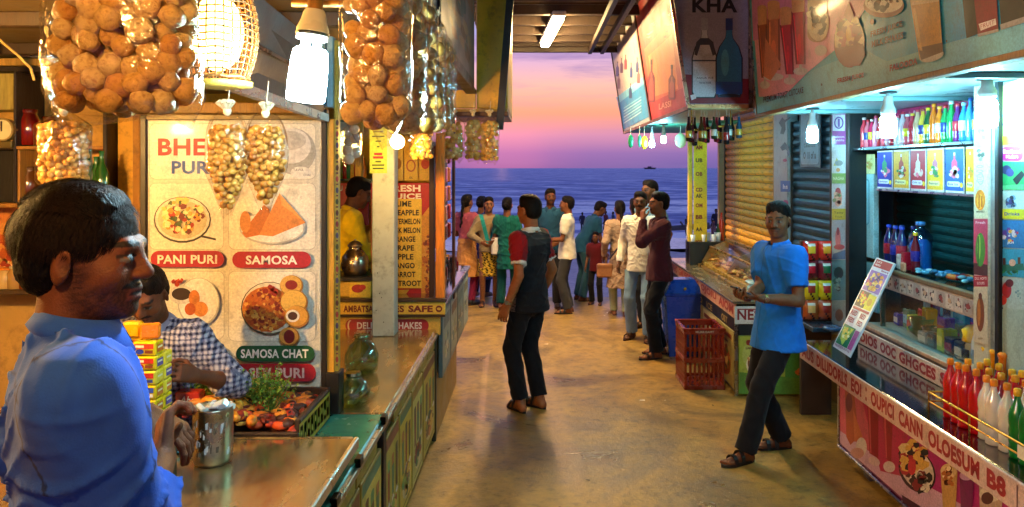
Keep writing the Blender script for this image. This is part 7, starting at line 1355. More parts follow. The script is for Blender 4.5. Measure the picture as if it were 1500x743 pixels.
for k in range(9): y = 5.40 - k * .13; box_item('rear_packet', (2.66, y - .055, .873), (2.74, y + .055, .873 + .12 + _rg.random() * .14), _cc[(k * 7 + 3) % 12], _cn[(k * 7 + 3) % 12] + ' packet standing in the rear rank inside the display cabinet', 'packet', _cc[(k + 5) % 12])
yj = thing('yellow_capped_jar', (2.34, 4.25, .873), 'clear jar with a big yellow scalloped cap in the display', 'jar'); b = BASE[yj.name]; MB().lathe([(.035, 0), (.04, .01), (.04, .11), (.03, .13)], b, 'c8c4a8', 16).build('jar_body', 'bottle_plastic', yj); MB().lathe([(.045, .128), (.055, .132), (.05, .16), (.056, .19), (.03, .215), (.01, .22)], b, 'f0c818', 16).build('cap', 'plastic', yj); MB().box(b + Vector((-.042, -.025, .03)), b + Vector((-.036, .025, .09)), '3a3020').build('label', 'plastic', yj)
wbt = thing('white_squeeze_bottle', (2.30, 4.13, .887), 'slim white squeeze bottle leaning by the pillar in the display', 'bottle'); b = BASE[wbt.name]; MB().lathe([(.03, 0), (.034, .01), (.032, .14), (.016, .20), (.008, .26), (.004, .29)], b, 'd8e0e4', 14).build('bottle_body', 'bottle_plastic', wbt); MB().lathe([(.0345, .03), (.0348, .032), (.034, .1), (.0335, .102)], b, '7a98b0', 14).build('label', 'plastic', wbt)
# on top of the display
tops = thing('water_bottle', (2.48, 5.12, 1.273), 'large ribbed clear blue water bottle on top of the display', 'bottle'); b = BASE[tops.name]
prof = [(.05, 0), (.072, .008)] + [(.074 - .004 * (k % 2), .02 + k * .017) for k in range(11)] + [(.07, .22), (.045, .255), (.026, .27), (.024, .29)]
MB().lathe(prof, b, '5ab8e8', 24).build('bottle_body', 'blue_water_plastic', tops); MB().lathe([(.064, .006)] + [(.066 - .003 * (k % 2), .02 + k * .017) for k in range(10)] + [(.04, .20)], b, '2f8ccc', 20).build('water', 'bottle_plastic', tops); MB().lathe([(.027, .288), (.03, .291), (.03, .31), (.02, .313)], b, '4a90d8', 16).build('cap', 'plastic', tops)
def softdrink(x, y, z, h, col, cap, lab, label, group=None, r=.033, nm='soft_drink_bottle', extra=None):
    t_ = thing(nm, (x, y, z), label, 'bottle', group); b = Vector((x, y, z))
    MB().lathe([(r * .75, 0), (r, h * .03), (r * .92, h * .12), (r, h * .2), (r * .97, h * .45), (r, h * .6), (r * .8, h * .7), (r * .42, h * .83), (r * .38, h * .93)], b, col, 16).build('bottle_body', 'bottle_plastic', t_)
    MB().lathe([(r * .5, h * .92), (r * .52, h * .925), (r * .5, h * .995), (r * .3, h)], b, cap, 12).build('cap', 'plastic', t_)
    if lab: MB().lathe([(r * 1.01, h * .28), (r * 1.03, h * .285), (r * 1.03, h * .53), (r * 1.01, h * .535)], b, lab, 16).build('label', 'plastic', t_)
    return t_
for k, (x, y, c_, cp_, lb_) in enumerate(((2.42, 5.44, '1a2060', '1c3ac0', 'c02030'), (2.48, 5.38, '14204a', '20348a', '2a3ab0'), (2.42, 5.34, '101a50', '2040b8', '2030a0'), (2.52, 5.30, '18183a', '1c2a80', 'd8d0c8'), (2.42, 5.25, '22306a', '2a4ac8', 'b82838'))):
    softdrink(x, y, 1.273, .27, c_, cp_, lb_, 'dark blue bottle in the cluster left of the big water bottle', 'dark blue bottles on top of the display', .034)
softdrink(2.40, 5.02, 1.273, .25, '6a1424', 'e8b41c', '2a2a8a', 'red and blue bottle with a yellow cap right of the big water bottle', None, .028)
box_item('note_card', (2.36, 5.14, 1.273), (2.40, 5.20, 1.37), 'c8c4bc', 'small white lettered card in front of the dark blue bottles', 'card', 'd8d8d0'); box_item('red_packet', (2.36, 5.09, 1.273), (2.41, 5.135, 1.39), 'b81c2c', 'slim red packet beside the big water bottle', 'packet', 'd84858'); box_item('orange_note', (2.33, 5.02, 1.273), (2.345, 5.08, 1.33), 'e8a078', 'small peach coloured card leaning on the water bottle', 'card')
mb = MB()
for i in range(46): y = 4.25 + R_.random() * .72; mb.ball((2.38 + R_.random() * .16, y, 1.285 + R_.random() * .02), .02, R_.choice(['4a98c0', '7ac0d8', '3a7aa8', '2a6a90', 'a8d0dc']), 8, 5, (1, 1.5, .6), Matrix.Rotation(R_.random() * 3, 3, 'Z'))
tag(mb.build('wrapped_sweets', 'bottle_plastic'), 'scatter of blue wrapped sweets on the glass top of the display', 'sweets', kind='stuff')
mb = MB()
for i in range(10): mb.ball((2.42 + R_.random() * .1, 4.52 + R_.random() * .16, 1.295), .026, R_.choice(['a8482c', 'c87840', '8a2c34', '3a2a6a', 'c8a070']), 8, 5, (1, 1.5, .7))
tag(mb.build('orange_sweets', 'bottle_plastic'), 'small pile of orange and red wrapped sweets on the display top', 'sweets', kind='stuff')
# leaning menu placard
YPL = 4.9; pl = thing('menu_placard', (2.06, YPL, .741), 'tall laminated menu placard leaning between the black counter and the display', 'placard')
def on(u, v, x0, y0): return W(u, v, y0)
tl_, tr_, br_, bl_ = W(1284, 377, 5.22), W(1311, 386, 5.02), W(1244, 523, 4.80), W(1220, 507, 5.00)
nrm = (tr_ - tl_).cross(bl_ - tl_).normalized(); nrm = nrm if nrm.y < 0 else -nrm
MB().quadslab(tl_, tr_, br_, bl_, -nrm * .012, 'd8d4d8').build('board', 'plastic', pl)
A = Art(tl_, nrm).frame(tl_, tr_, bl_, px=False)
A.rect(.04, .012, .96, .988, 'c8c0cc'); A.rect(.06, .015, .94, .10, 'a81c28'); A.text('JUICE', .12, .03, .4, .055, 'e8c8c8', .02); A.text('MENU', .12, .062, .4, .085, 'e8c8c8', .02); A.text('Beveraj', .55, .105, .93, .135, '8a1c4a', .03)
A.rect(.06, .14, .94, .36, '8a5aa8'); A.blobs(.5, .25, .36, .09, 60, .022, ['3a2a6a', 'd88a30', 'c84858', 'e8b860', '5a3a8a'], 3)
A.rect(.06, .37, .62, .54, '2c2024'); A.blobs(.34, .45, .22, .07, 24, .02, ['e0c020', '1c1418', 'c84828'], 5); A.rect(.55, .38, .94, .54, 'e0c81c'); A.ell(.72, .46, .12, .04, 'c89010'); A.rect(.06, .55, .94, .575, 'a02838')
for i in range(4): A.text(['RED', 'BED', 'FEES', 'FED'][i], .10 + .5 * (i % 2), .59 + .075 * (i // 2), .42 + .45 * (i % 2), .64 + .075 * (i // 2), 'a8243a', .03)
A.rect(.06, .75, .70, .955, '1c6a44'); A.poly([(.12, .78), (.62, .76), (.42, .95), (.2, .90)], 'b8c040'); A.blobs(.36, .83, .2, .05, 26, .018, ['e0c850', '4a8a2c', 'd8a030', 'f0e8b0'], 6); A.rect(.72, .76, .94, .955, 'b04a8a'); A.text('FALOODA ROYAL', .08, .962, .9, .982, '8a1c5a', .02); A.build(pl)
# red, white, green syrup bottles in a wire rack
rk = thing('bottle_rack', (2.0, 3.3, .741), 'brass wire guard rail along the counter edge in front of the syrup bottles', 'rack'); mb = MB()
for z_, r_ in ((.80, .004), (.845, .005)): mb.path([(2.16, 3.86, z_), (1.91, 3.86, z_), (1.91, 2.5, z_)], r_, 'd8a83c', 7)
for y_ in (3.86, 3.5, 3.1, 2.7): mb.tube((1.91, y_, .741), (1.91, y_, .846), .004, .004, 'b88c34', 6)
mb.tube((2.16, 3.86, .741), (2.16, 3.86, .846), .004, .004, 'b88c34', 6); mb.build('wire', 'metal', rk); MB().box((1.903, 3.06, .79), (1.907, 3.14, .84), 'e8e0c8').build('price_tag', 'plastic', rk)
_rj = random.Random(90)
def syrup(x, y, z, col, cap, label, group, h=.285, r=.035):
    x += _rj.gauss(0, .004); y += _rj.gauss(0, .005); h += _rj.gauss(0, .006); t_ = thing('syrup_bottle', (x, y, z), label, 'bottle', group); b = Vector((x, y, z)); p_ = [(r * .8, 0), (r, .006)]
    for k in range(8): p_.append((r * (1.0 if k % 2 else .93), .02 + k * .018))
    p_ += [(r, .17), (r * .85, .195), (r * .45, .225), (r * .33, .245), (r * .31, h - .022)]; MB().lathe(p_, b, col, 18).build('bottle_body', 'bottle_plastic', t_); MB().lathe([(r * .42, h - .03), (r * .45, h - .028), (r * .43, h - .004), (r * .3, h)], b, cap, 14).build('cap', 'plastic', t_); return t_
sb = 'wire rack of syrup bottles at the lower right'
for y in (3.80, 3.725, 3.65, 3.575): syrup(1.985, y, .741, 'c8101c', 'f08a10', 'red syrup bottle in the front row of the counter rack', 'red syrup bottles in the front row')
for y in (3.50, 3.425, 3.35): syrup(1.985, y, .741, 'e8e0d4', 'f08a10', 'milky white syrup bottle with orange cap in the front row', 'white bottles in the front row')
for y in (3.27, 3.19, 3.11, 3.03): syrup(1.985, y, .741, '0c7a2c', 'f0b410' if y > 3.1 else 'e8780c', 'green syrup bottle at the right end of the counter rack', 'green bottles in the rack')
for y in (3.80, 3.71, 3.62, 3.53, 3.44): syrup(2.07, y, .741, 'c01420', 'f0a010', 'red syrup bottle half hidden in the middle row of the counter rack', 'red syrup bottles in the middle row')
for y in (3.35, 3.26, 3.17): syrup(2.07, y, .741, 'e0dcd0', 'e87c10', 'milky white bottle half hidden in the middle row', 'white bottles in the middle row')
for y in (3.78, 3.69, 3.60, 3.51, 3.42, 3.33): syrup(2.152, y, .741, 'b8141c', 'f0b41c', 'red syrup bottle standing in the back row against the lettered strip', 'red syrup bottles in the back row')
for y in (3.24, 3.15, 3.06): syrup(2.152, y, .741, 'd8dcd4', '2c8a3c', 'white bottle with a green cap in the back row', 'white bottles in the back row')
for k, y in enumerate((4.00, 3.93, 3.86)): 
    o = MB().lathe([(.012, 0), (.018, .01), (.02, .12), (.026, .14), (.014, .15)], (2.27, y, .886), ['f0b81c', 'f0a010', 'e87c14'][k], 12).build('cup_stack', 'plastic'); tag(o, ['yellow stack of cones left of the back row bottles', 'amber stack of cones behind the red bottles', 'orange stack of cones nearest the pillar foot'][k], 'cone stack')
# dark crate-like tray of cola at far right
for k in range(6):
    softdrink(2.3 + .07 * (k % 2), 3.60 - .085 * k, .886, .16, '101014', '1c1c20', None, 'short black cola bottle in the dark group at the right frame edge', 'black bottles at the right edge', .033)
# ------------------------------------------------------------------ pillars and poster columns along X = 2.3
def vcol(name, u0, u1, X, z0, z1, col, label, arts, body=.12, cat='pillar', bm='backlit_print'):
    Y0, Y1 = XP(u0, X), XP(u1, X); r = thing(name, (X, (Y0 + Y1) / 2, z0), label, cat); MB().box((X, Y1, z0), (X + body, Y0, z1), col, .004).build('pillar_body', bm, r); A = Art((X, 0, 0), (-1, 0, 0)); arts(A); A.build(r); return r
R_ = random.Random(31)
def poster_small(A, u0, u1, v0, v1, bg, cols, seed, band=None, dv=0):
    w_ = u1 - u0; A.poly([(u0, v0), (u1, v0 - dv), (u1, v1 + dv), (u0, v1)], bg); A.blobs((u0 + u1) / 2, v0 + (v1 - v0) * .5, w_ * .30, (v1 - v0) * .26, 16, w_ * .14, cols, seed)
    if band: A.poly([(u0, v1 - (v1 - v0) * .22), (u1, v1 - (v1 - v0) * .22), (u1, v1 + dv), (u0, v1)], band)
def p1(A):
    A.poly([(1219, 168), (1239, 166), (1239, 212), (1219, 212)], 'a83a98'); A.rect(1220, 168, 1238, 192, 'd8d4e0'); A.ell(1229, 180, 7, 9, '6a3a9a'); A.ell(1229, 180, 5, 7, 'd8d4e0'); A.rect(1227.5, 174, 1230.5, 186, '6a3a9a'); A.text('maloom', 1221, 199, 1237, 202, 'e8d8e8', .02); A.text('Calablia', 1221, 204, 1237, 207, 'e8d8e8', .02)
    A.poly([(1219, 213), (1239, 212), (1239, 254), (1219, 254)], 'c8d4d4'); A.poly([(1221, 243), (1226, 231), (1232, 243)], 'b8b860'); A.ell(1229, 239, 6, 4, '8a9a9a'); A.ell(1228, 249, 3, 3, 'e0a050'); A.rect(1219, 254, 1239, 269, '7ab050'); A.text('NAGHA', 1221, 259, 1237, 264, 'd8e8c0', .02)
    A.rect(1219, 270, 1239, 306, 'c0ccd0'); A.ell(1228, 290, 6, 13, 'd8a890'); A.ell(1228, 281, 4, 6, 'b84a4a'); A.blobs(1228, 292, 6, 9, 12, 3, ['d88a70', '7a9a6a', 'e8c8a0'], 3); A.rect(1219, 306, 1239, 322, 'c8b830'); A.text('Tasty', 1222, 310, 1236, 314, '5a5a20', .02); A.text('Fruit', 1224, 316, 1234, 319, '5a5a20', .0)
    A.rect(1219, 323, 1239, 380, 'a8bcc8'); A.poly([(1221, 372), (1239, 366), (1239, 380), (1219, 380)], '4a78a8'); A.ell(1228, 350, 4, 15, 'd88080'); A.ell(1228, 339, 2, 6, 'a03a4a'); A.ell(1230, 362, 8, 4, 'b04a5a'); A.rect(1219, 381, 1240, 440, '5a98b0'); A.ell(1229, 400, 7, 9, '2a4a5a'); A.blobs(1229, 415, 7, 12, 14, 3, ['2a6a7a', '8ab8c0', '3a4a5a'], 6); A.rect(1219, 441, 1240, 490, '9ab0b4'); A.ell(1230, 462, 6, 9, '8a6a5a')
vcol('poster_pillar', 1218, 1240, 2.3, .80, 2.35, 'a8c0c4', 'pale poster covered pillar between the blue shutter and the bottle shelves', p1)
o = MB().box((2.29, XP(1245.5, 2.3), .74), (2.42, XP(1240.5, 2.3), 2.35), '0c1216', .003).build('dark_post', 'painted'); tag(o, 'black upright edging the poster pillar', 'post')
def p15(A):
    A.rect(1255, 226, 1282, 255, 'd0c890'); A.rect(1256, 227, 1268, 254, 'd8d4b0'); A.blobs(1262, 240, 4, 8, 10, 2.4, ['b86a4a', 'c8b050', '8a9a5a'], 2); A.blobs(1275, 240, 5, 8, 10, 2.4, ['c84a3a', 'b8a040', 'd8a060'], 4)
    A.rrect(1251, 262, 1274, 330, '5a9ab0', 5); A.rrect(1252.5, 264, 1272.5, 328, '8ac4d4', 4); A.ell(1262, 270, 4, 2.6, '3a6a80')
    for i in range(9): A.rect(1256, 278 + i * 4.4, 1269 - (i % 3), 279.2 + i * 4.4, '4a8298' if i != 3 else '3a7a4a')
    A.text('Natural', 1255, 290, 1270, 294, '3a7a3a', .02); A.text('CLUB', 1252, 360, 1266, 364, '2a4a6a', .03); A.text('sweet', 1247, 378, 1256, 381, '2a4a6a', .02)
vcol('certificate_panel', 1246, 1279.5, 2.42, 1.28, 2.0, '9ac8d0', 'light cyan panel with a certificate and two little posters left of the teal shutter', p15, .04, 'panel')
o = MB().box((2.42, XP(1285, 2.42), .90), (2.46, XP(1246, 2.42), 1.245), '7ab0b8', .004).build('side_panel', 'cyan_paint'); tag(o, 'cyan lower side panel beside the display cabinet', 'panel')
def p2(A):
    A.poly([(1427, 150), (1447.5, 145), (1447.5, 216), (1427, 216)], 'b8c8a0'); A.blobs(1437, 186, 7, 26, 26, 3, ['8a9a5a', 'a8b890', '5a7a5a', 'd8d890'], 3); A.rect(1427, 217, 1447.5, 320, 'd0d0b0'); A.blobs(1437, 226, 5, 8, 10, 2.6, ['4a4a3a', '8a8a60'], 5); A.ell(1437, 262, 5, 9, 'a8b090'); A.ell(1437, 262, 4, 7, 'd0d0b0')
    for i in range(4): A.ell(1436, 244 + i * 7, 5, 2, '8a9a80'); A.ell(1436, 244 + i * 7, 4, 1.3, 'd0d0b0')
    A.ell(1436.5, 293, 7.5, 15, 'e08a18'); A.ell(1436.5, 295, 5, 11, 'f0b030'); A.rect(1434, 285, 1436, 305, 'c86810'); A.rect(1438, 287, 1440, 304, 'c86810'); A.text('MANGO', 1431, 309, 1443, 311.5, '3a3a1c', .02)
    A.poly([(1427, 321), (1447.5, 321), (1447.5, 405), (1427, 402)], 'b83a5a'); A.text('Fresh', 1430, 324, 1444, 328, 'e8c8d0', .02); A.poly([(1427, 385), (1447.5, 388), (1447.5, 405), (1427, 402)], '4a1c1c'); A.ell(1437, 366, 7, 25, '3f8a2c'); A.ell(1435, 362, 2.6, 18, '8ac04a'); A.rect(1433, 346, 1435, 390, '2c6a20')
    A.rect(1427, 404, 1448, 420, 'a02030'); A.text('DILL HOFTI', 1429, 406, 1446, 410, 'e8d0c8', .02); A.text('SOUPS', 1432, 413, 1443, 417, 'e8d0c8', .02); A.poly([(1427, 421), (1448, 421), (1448, 505), (1427, 500)], 'c8c0a8'); A.ell(1437, 460, 6, 26, '7a3a14'); A.ell(1435, 458, 2.4, 20, 'b8702c'); A.ell(1437, 434, 2.6, 5, '5a2a10'); A.ell(1437, 496, 4, 1.6, 'a89878')
vcol('poster_pillar', 1426, 1448, 2.25, .886, 2.35, 'c8c8b4', 'narrow picture pillar with orange mango and green drink prints', p2, .10)
o = MB().box((2.26, XP(1457.5, 2.26), .886), (2.40, XP(1448.5, 2.26), 2.35), 'a8b8bc', .004).build('steel_upright', 'dull_metal'); tag(o, 'grey steel upright right of the narrow picture pillar', 'post')
o = MB().box((2.255, XP(1463.5, 2.26), .886), (2.40, XP(1458, 2.26), 2.35), '0a0e12', .003).build('dark_post', 'painted'); tag(o, 'black upright between the picture pillar and the right poster wall', 'post')
def p3(A):
    u0, u1 = 1464, 1560
    def band(v0, v1, bg, s0=0, s1=0): A.poly([(u0, v0), (u1, v0 + s0), (u1, v1 + s1), (u0, v1)], bg)
    band(128, 200, 'd0c870', -40, -20); A.ell(1490, 172, 9, 30, 'a82c24'); A.poly([(1487, 150), (1490, 132), (1494, 150), (1493, 164), (1487, 164)], 'd8c8a0'); A.ell(1490, 190, 9, 8, 'c83c24'); A.blobs(1470, 170, 3, 14, 8, 2, ['3a4a8a', '6aa8a0'], 2); A.text('BOTTLE', 1470, 202, 1498, 207, '8a6a14', .02, dy=-3)
    band(200, 214, 'e0b820', -12, -8); A.poly([(1464, 214), (1560, 206), (1560, 240), (1464, 236)], 'b88ac0'); A.rrect(1467, 215, 1499, 236, 'b01c88', 8); A.text('Bezlood', 1470, 219, 1496, 225, 'f0d8e8', .04); A.text('Madert', 1474, 227, 1492, 232, 'f0d8e8', .03)
    band(237, 278, '2c9a5a', 0, 2); A.ell(1475, 249, 7, 7, '2a2c5a'); A.ell(1480, 253, 6, 6, '3a3c7a'); A.poly([(1484, 263), (1497, 250), (1502, 256), (1490, 272)], '141a20'); A.poly([(1466, 272), (1500, 270), (1500, 278), (1466, 278)], '5ab87a')
    band(280, 320, 'b0c8c4', 2, 4); A.blobs(1482, 297, 9, 8, 20, 3.6, ['2a3a5a', '1c2a3c', '6a9ab8', '3a3a7a'], 7); A.poly([(u0, 306), (u1, 308), (u1, 324), (u0, 320)], 'd0cc20'); A.text('Drinks', 1472, 311, 1494, 316, '2a3a8a', .03)
    band(322, 362, '1c78b8', 3, 6); A.blobs(1482, 345, 12, 8, 20, 3.4, ['d8384a', 'e8e0e8', '6a3a9a', 'e8b040'], 8); A.text('JUI', 1476, 354, 1486, 358, 'e8f0f8', .03); band(364, 404, '2a9ac0', 4, 8); A.poly([(1466, 388), (1500, 386), (1502, 396), (1466, 398)], '1c6a5a'); A.rect(1470, 378, 1474, 388, '5a2a24'); A.ell(1484, 385, 5, 5, 'd8a890'); A.rect(1492, 377, 1496, 387, '5a3a24'); A.blobs(1482, 400, 14, 3, 12, 2, ['2a8a4a', '1c5a3a'], 3)
    band(406, 450, 'a8c0c0', 6, 10); A.ell(1476, 425, 7, 12, 'a8242c'); A.ell(1480, 415, 6, 6, '5a1820'); A.ell(1470, 440, 6, 7, 'c83a34'); A.blobs(1493, 430, 4, 10, 10, 1.6, ['5a8a9a', '8aa8a8'], 4); band(452, 540, '9ab4b0', 8, 20)
vcol('poster_wall', 1464, 1640, 2.28, .886, 2.35, 'a0b8b4', 'stacked colourful posters on the wall at the right frame edge', p3, .06, 'poster wall')
# shelf of bottles with pink backdrop
Y0s, Y1s = XP(1247, 2.34), XP(1426, 2.30)
shf = thing('bottle_shelf', (2.45, 5.1, 2.05), 'high glass shelf with a pink printed backdrop across the near stall', 'shelf'); MB().box((2.32, 4.22, 2.055), (2.62, Y0s, 2.075), '8aa0a8', .003).build('shelf_board', 'metal', shf); MB().box((2.62, 4.22, 2.05), (2.64, Y0s, 2.35), 'b02460', .002).build('backdrop', 'backlit_print', shf)
A = Art((2.62, 0, 0), (-1, 0, 0)).frame((2.62, Y0s, 2.345), (2.62, 4.22, 2.345), (2.62, Y0s, 2.08), px=False); A.rect(0, 0, 1, 1, 'c42a6a'); R_ = random.Random(8)
for i in range(26): A.ell(R_.random(), .1 + .7 * R_.random(), .008, .05, R_.choice(['e8a8c0', 'e87898', 'f0c8d0', '8a1c4a']), 8)
A.build(shf)
sc2 = [('d83a4a', 'f0d8d8'), ('e86a7a', 'd82030'), ('c81c50', 'f0e0e0'), ('e88aa0', 'b81c40'), ('b01c2c', 'e8c030'), ('e0506a', 'c8c8d0'), ('d8a0b0', 'b82050'), ('a8183c', 'e8d8d0'), ('d8d0d8', 'e03a5a'), ('e0c8d8', 'd02848'), ('d0586a', 'e8e0d8'), ('c83048', 'f0c040'), ('d8b090', 'c03048'), ('e0b040', 'a83020'), ('1c5a2c', 'e0c01c'), ('e06a10', 'f08a20'), ('e87814', 'f0a030'), ('1c8a4a', 'c82030'), ('18904a', 'e8e8e8'), ('6a1c6a', 'c82838'), ('3a90d8', 'a8d8f0'), ('48a0e0', '2050b0'), ('3080c8', 'd82c3c')]
for k, (c_, cp_) in enumerate(sc2): softdrink(2.40, 5.80 - k * .0675, 2.076, .20 + .02 * (k % 3 == 0) + .02 * (k > 12), c_, cp_, ['e8e0d8', '2a3a8a', 'e0c030', 'c02838'][k % 4] if k % 3 else None, ['pink or red drink bottle at left on the high shelf', 'orange or green drink bottle at right on the high shelf', 'blue water bottle at the right end of the high glass shelf'][0 if k < 13 else 1 if k < 20 else 2], ['pink and red bottles on the high shelf', 'orange and green bottles on the high shelf', 'blue bottles on the high shelf'][0 if k < 13 else 1 if k < 20 else 2], .027)
for k in range(12): softdrink(2.50, 5.72 - k * .12, 2.076, .20, sc2[(k * 5) % 23][0], sc2[(k * 3) % 23][1], None, 'drink bottle in the rear rank of the high glass shelf', 'bottles in the rear rank of the high shelf', .027)
# row of cards under the shelf
cards = [(1285, 1307, '1c2aa0', '2a8a5a', 'navy card with a green drink picture, left end of the card row'), (1309, 1332, 'e0a81c', 'b83a20', 'amber card with a red drink glass, second of the card row'), (1334, 1356, 'b8182c', 'd8c8c0', 'crimson card with a pale bottle, third of the card row'), (1358, 1382, 'e8b81c', 'c86a8a', 'yellow card with a mauve bottle, fourth of the card row'), (1385, 1412, '1c5ac8', 'd84a6a', 'blue card with a red capped sundae, fifth of the card row'), (1415, 1428, 'e8c01c', 'd89020', 'yellow card at the right end of the card row')]
for k, (u0, u1, bgc, fc_, lb) in enumerate(cards):
    X_ = 2.34; Ya, Yb = XP(u0, X_), XP(u1, X_); r = thing('drink_card', (X_, (Ya + Yb) / 2, 1.80), lb, 'card'); MB().box((X_, Yb, 1.79), (X_ + .006, Ya, 2.045), 'd8d4d8', .001).build('card_sheet', 'backlit_print', r)
    A = Art((X_, 0, 0), (-1, 0, 0)).frame((X_, Ya, 2.04), (X_, Yb, 2.04), (X_, Ya, 1.795), px=False); A.rect(.02, .02, .98, .97, bgc); A.bottle(.5, .10, .62, .15, fc_, 'e8e8e8'); A.blobs(.5, .55, .26, .12, 16, .05, [fc_, 'e8e0d8', '2a8a4a' if k % 2 else 'e87090'], k); A.rrect(.1, .76, .8, .88, 'e8e0a0' if k % 2 else 'd8dcf0', .05); A.text(['Lemonan', 'Papaya', 'Cola up', 'Nannari', 'Blue ice', 'Pine'][k], .14, .79, .7, .85, '2a2a6a', .02); A.ell(.88, .84, .08, .06, 'f0d020'); A.build(r)
o = MB().box((2.333, XP(1428, 2.34), 1.775), (2.348, XP(1284, 2.34), 1.789), 'd0d8dc', .002).build('card_rail', 'metal'); tag(o, 'thin white rail along the bottom of the card row', 'rail')
shutter('roller_shutter', 2.88, 4.1, 6.3, 1.275, 2.06, .062, '2c6a70', 'closed teal roller shutter at the back of the near stall', 'shutter_teal')
simple_box('near_stall_back_wall', (2.91, .9, 0), (3.0, 6.35, 2.35), '3a5a60', 'wall_paint', None, 0, 'structure'); simple_box('near_stall_end_wall', (2.44, 6.33, 0), (3.0, 6.40, 2.35), '4a6a70', 'wall_paint', None, 0, 'structure')
# chips packets stand
cs = thing('packet_stand', (2.2, 6.2, .74), 'upright stand of bright snack packets behind the phone man', 'stand'); MB().box((2.08, 6.22, .0), (2.32, 6.26, 1.36), '3a2a24', .004).build('back_board', 'painted', cs); MB().box((2.08, 5.95, .70), (2.34, 6.215, .735), '2a3a4a', .004).build('tray', 'plastic', cs)
pkd = [('c82018', 'e8c030'), ('d83020', 'e8a020'), ('6a1420', 'c81c30'), ('8a1c28', '2a6a3a'), ('e0c01c', 'a82c18'), ('d8b818', 'c83020'), ('b8501c', 'e8b060'), ('a8441c', '8a2414')]
for i in range(4):
    for j in range(2):
        z0 = .755 + (3 - i) * .153; x0 = 2.085 + j * .118; c_, c2_ = pkd[i * 2 + j]; r = thing('chips_packet', (x0 + .057, 6.18, z0), ['red', 'red and green', 'yellow', 'brown orange'][i] + ' snack packet, ' + ['top', 'second', 'third', 'bottom'][i] + ' row ' + ['left', 'right'][j] + ' of the packet stand', 'packet')
        mb = MB(); n_ = 8; vs = []
        for a in range(n_ + 1):
            for b_ in range(n_ + 1): s_, t_ = a / n_, b_ / n_; vs.append((x0 + s_ * .114, 6.18 - .035 * math.sin(math.pi * s_) ** .6 * math.sin(math.pi * t_) ** .6 - .003 * math.sin(s_ * 17 + t_ * 9), z0 + t_ * .148))
        mb.add(vs, [(a * (n_ + 1) + b_, (a + 1) * (n_ + 1) + b_, (a + 1) * (n_ + 1) + b_ + 1, a * (n_ + 1) + b_ + 1) for a in range(n_) for b_ in range(n_)], [c2_ if (2 <= a <= 5 and 3 <= b_ <= 5) else ('e8dcc8' if b_ == 6 and 1 < a < 6 else ('4a1c14' if (a + b_) % 5 == 0 and b_ < 3 else c_)) for a in range(n_) for b_ in range(n_)], True)
        mb.box((x0, 6.181, z0), (x0 + .114, 6.19, z0 + .148), c_); mb.build('foil', 'bottle_plastic', r)
o = MB().lathe([(.04, 0), (.07, .01), (.08, .03), (.06, .035)], (2.18, 5.8, .741), '2a5a8a', 20).build('blue_dish', 'plastic'); tag(o, 'blue dish on the black counter end below the packet stand', 'dish')
# ------------------------------------------------------------------ crate and bin
cr_ = thing('plastic_crate', (1.48, 7.15, 0), 'empty brown red slatted plastic crate standing on its end by the drinks counter', 'crate')
x0, x1, y0, y1, H_ = 1.30, 1.655, 6.92, 7.36, .52; cc = '8a2c14'
for z_ in (.0, .235, .48): MB().box((x0, y0, z_), (x1, y0 + .014, z_ + .04), cc, .003).build('rail', 'plastic', cr_); MB().box((x0, y1 - .014, z_), (x1, y1, z_ + .04), cc, .003).build('rail', 'plastic', cr_); MB().box((x0, y0 + .0145, z_), (x0 + .014, y1 - .0145, z_ + .04), cc, .003).build('rail', 'plastic', cr_); MB().box((x1 - .014, y0 + .0145, z_), (x1, y1 - .0145, z_ + .04), cc, .003).build('rail', 'plastic', cr_)
sl_ = MB().box((0, 0, .0), (.02, .010, .475), cc, .003).mesh('slat', (0, 0, 0)); pcopies(sl_, 'slat', 'plastic', cr_, [((x0 + .004 + i * (.327 / 8), y0 + .002, .02), None, None) for i in range(9)] + [((x0 + .004 + i * (.327 / 8), y1 - .012, .02), None, None) for i in range(9)] + [((x0 + .012, y0 + .02 + i * .045, .02), (0, 0, math.pi / 2), None) for i in range(9)] + [((x1 - .002, y0 + .02 + i * .045, .02), (0, 0, math.pi / 2), None) for i in range(9)])
MB().box((x0 + .015, y0 + .015, .005), (x1 - .015, y1 - .015, .015), cc).build('base', 'plastic', cr_); MB().box((x0 - .006, y0 - .006, .515), (x1 + .006, y0 + .02, .535), cc, .004).build('rim', 'plastic', cr_); MB().box((x0 - .006, y0 + .0205, .515), (x0 + .02, y1 + .006, .535), cc, .004).build('rim', 'plastic', cr_); MB().box((x1 - .02, y0 + .0205, .515), (x1 + .006, y1 + .006, .535), cc, .004).build('rim', 'plastic', cr_); MB().box((x0 + .0205, y1 - .02, .515), (x1 - .0205, y1 + .006, .535), cc, .004).build('rim', 'plastic', cr_)
A = Art((0, y0, 0), (0, -1, 0)).frame((x0 + .1, y0, .515), (x0 + .26, y0, .515), (x0 + .1, y0, .49), px=False); A.text('MILMA DAIRY', 0, .1, 1, .8, 'd8b898', .02); A.build(cr_)
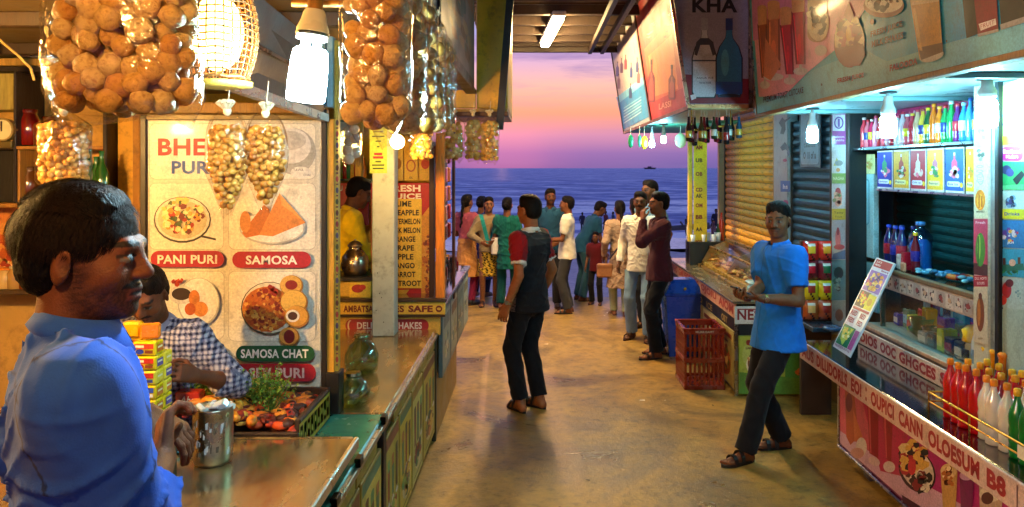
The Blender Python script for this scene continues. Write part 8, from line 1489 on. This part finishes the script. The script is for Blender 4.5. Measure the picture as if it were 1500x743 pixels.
bn = thing('blue_bin', (1.53, 8.3, 0), 'blue plastic litter bin standing behind the maroon shirted man', 'bin'); b = BASE[bn.name]
MB().add([(b.x - .15, 8.14, 0), (b.x + .15, 8.14, 0), (b.x + .15, 8.44, 0), (b.x - .15, 8.44, 0), (b.x - .19, 8.1, .62), (b.x + .19, 8.1, .62), (b.x + .19, 8.48, .62), (b.x - .19, 8.48, .62)], [(3, 2, 1, 0), (4, 5, 6, 7), (0, 1, 5, 4), (1, 2, 6, 5), (2, 3, 7, 6), (3, 0, 4, 7)], '1c4ab0').build('bin_body', 'plastic', bn); MB().box((b.x - .205, 8.085, .62), (b.x + .205, 8.495, .655), '1a44a4', .01).build('rim', 'plastic', bn); MB().add([(b.x - .19, 8.1, .656), (b.x + .19, 8.1, .656), (b.x + .12, 8.2, .78), (b.x - .12, 8.2, .78), (b.x - .19, 8.48, .656), (b.x + .19, 8.48, .656), (b.x + .12, 8.4, .78), (b.x - .12, 8.4, .78)], [(0, 1, 2, 3), (5, 4, 7, 6), (3, 2, 6, 7), (0, 3, 7, 4), (1, 5, 6, 2)], '2050bc').build('lid', 'plastic', bn); MB().ball((b.x, 8.09, .70), .015, 'e8b020', 8, 6).build('yellow_mark', 'plastic', bn)
# ------------------------------------------------------------------ give look-alikes in a row their own label
_one = ['', 'first', 'second', 'third', 'fourth', 'fifth', 'sixth', 'seventh', 'eighth', 'ninth', 'tenth', 'eleventh', 'twelfth', 'thirteenth', 'fourteenth', 'fifteenth', 'sixteenth', 'seventeenth', 'eighteenth', 'nineteenth', 'twentieth']
def ordinal(n):
    return _one[n] if n <= 20 else {2: 'twenty', 3: 'thirty'}[n // 10] + ('-' + _one[n % 10] if n % 10 else '')
_by = {}
for o in list(SC.objects):
    if o.parent is None and o.get('label') and o.get('group'): _by.setdefault(o['label'], []).append(o)
for lb, os_ in _by.items():
    if len(os_) > 1:
        os_.sort(key=lambda o: o.location.x / max(.1, o.location.y))
        for i, o in enumerate(os_): o['label'] = lb + ', ' + ordinal(i + 1) + ' from left'
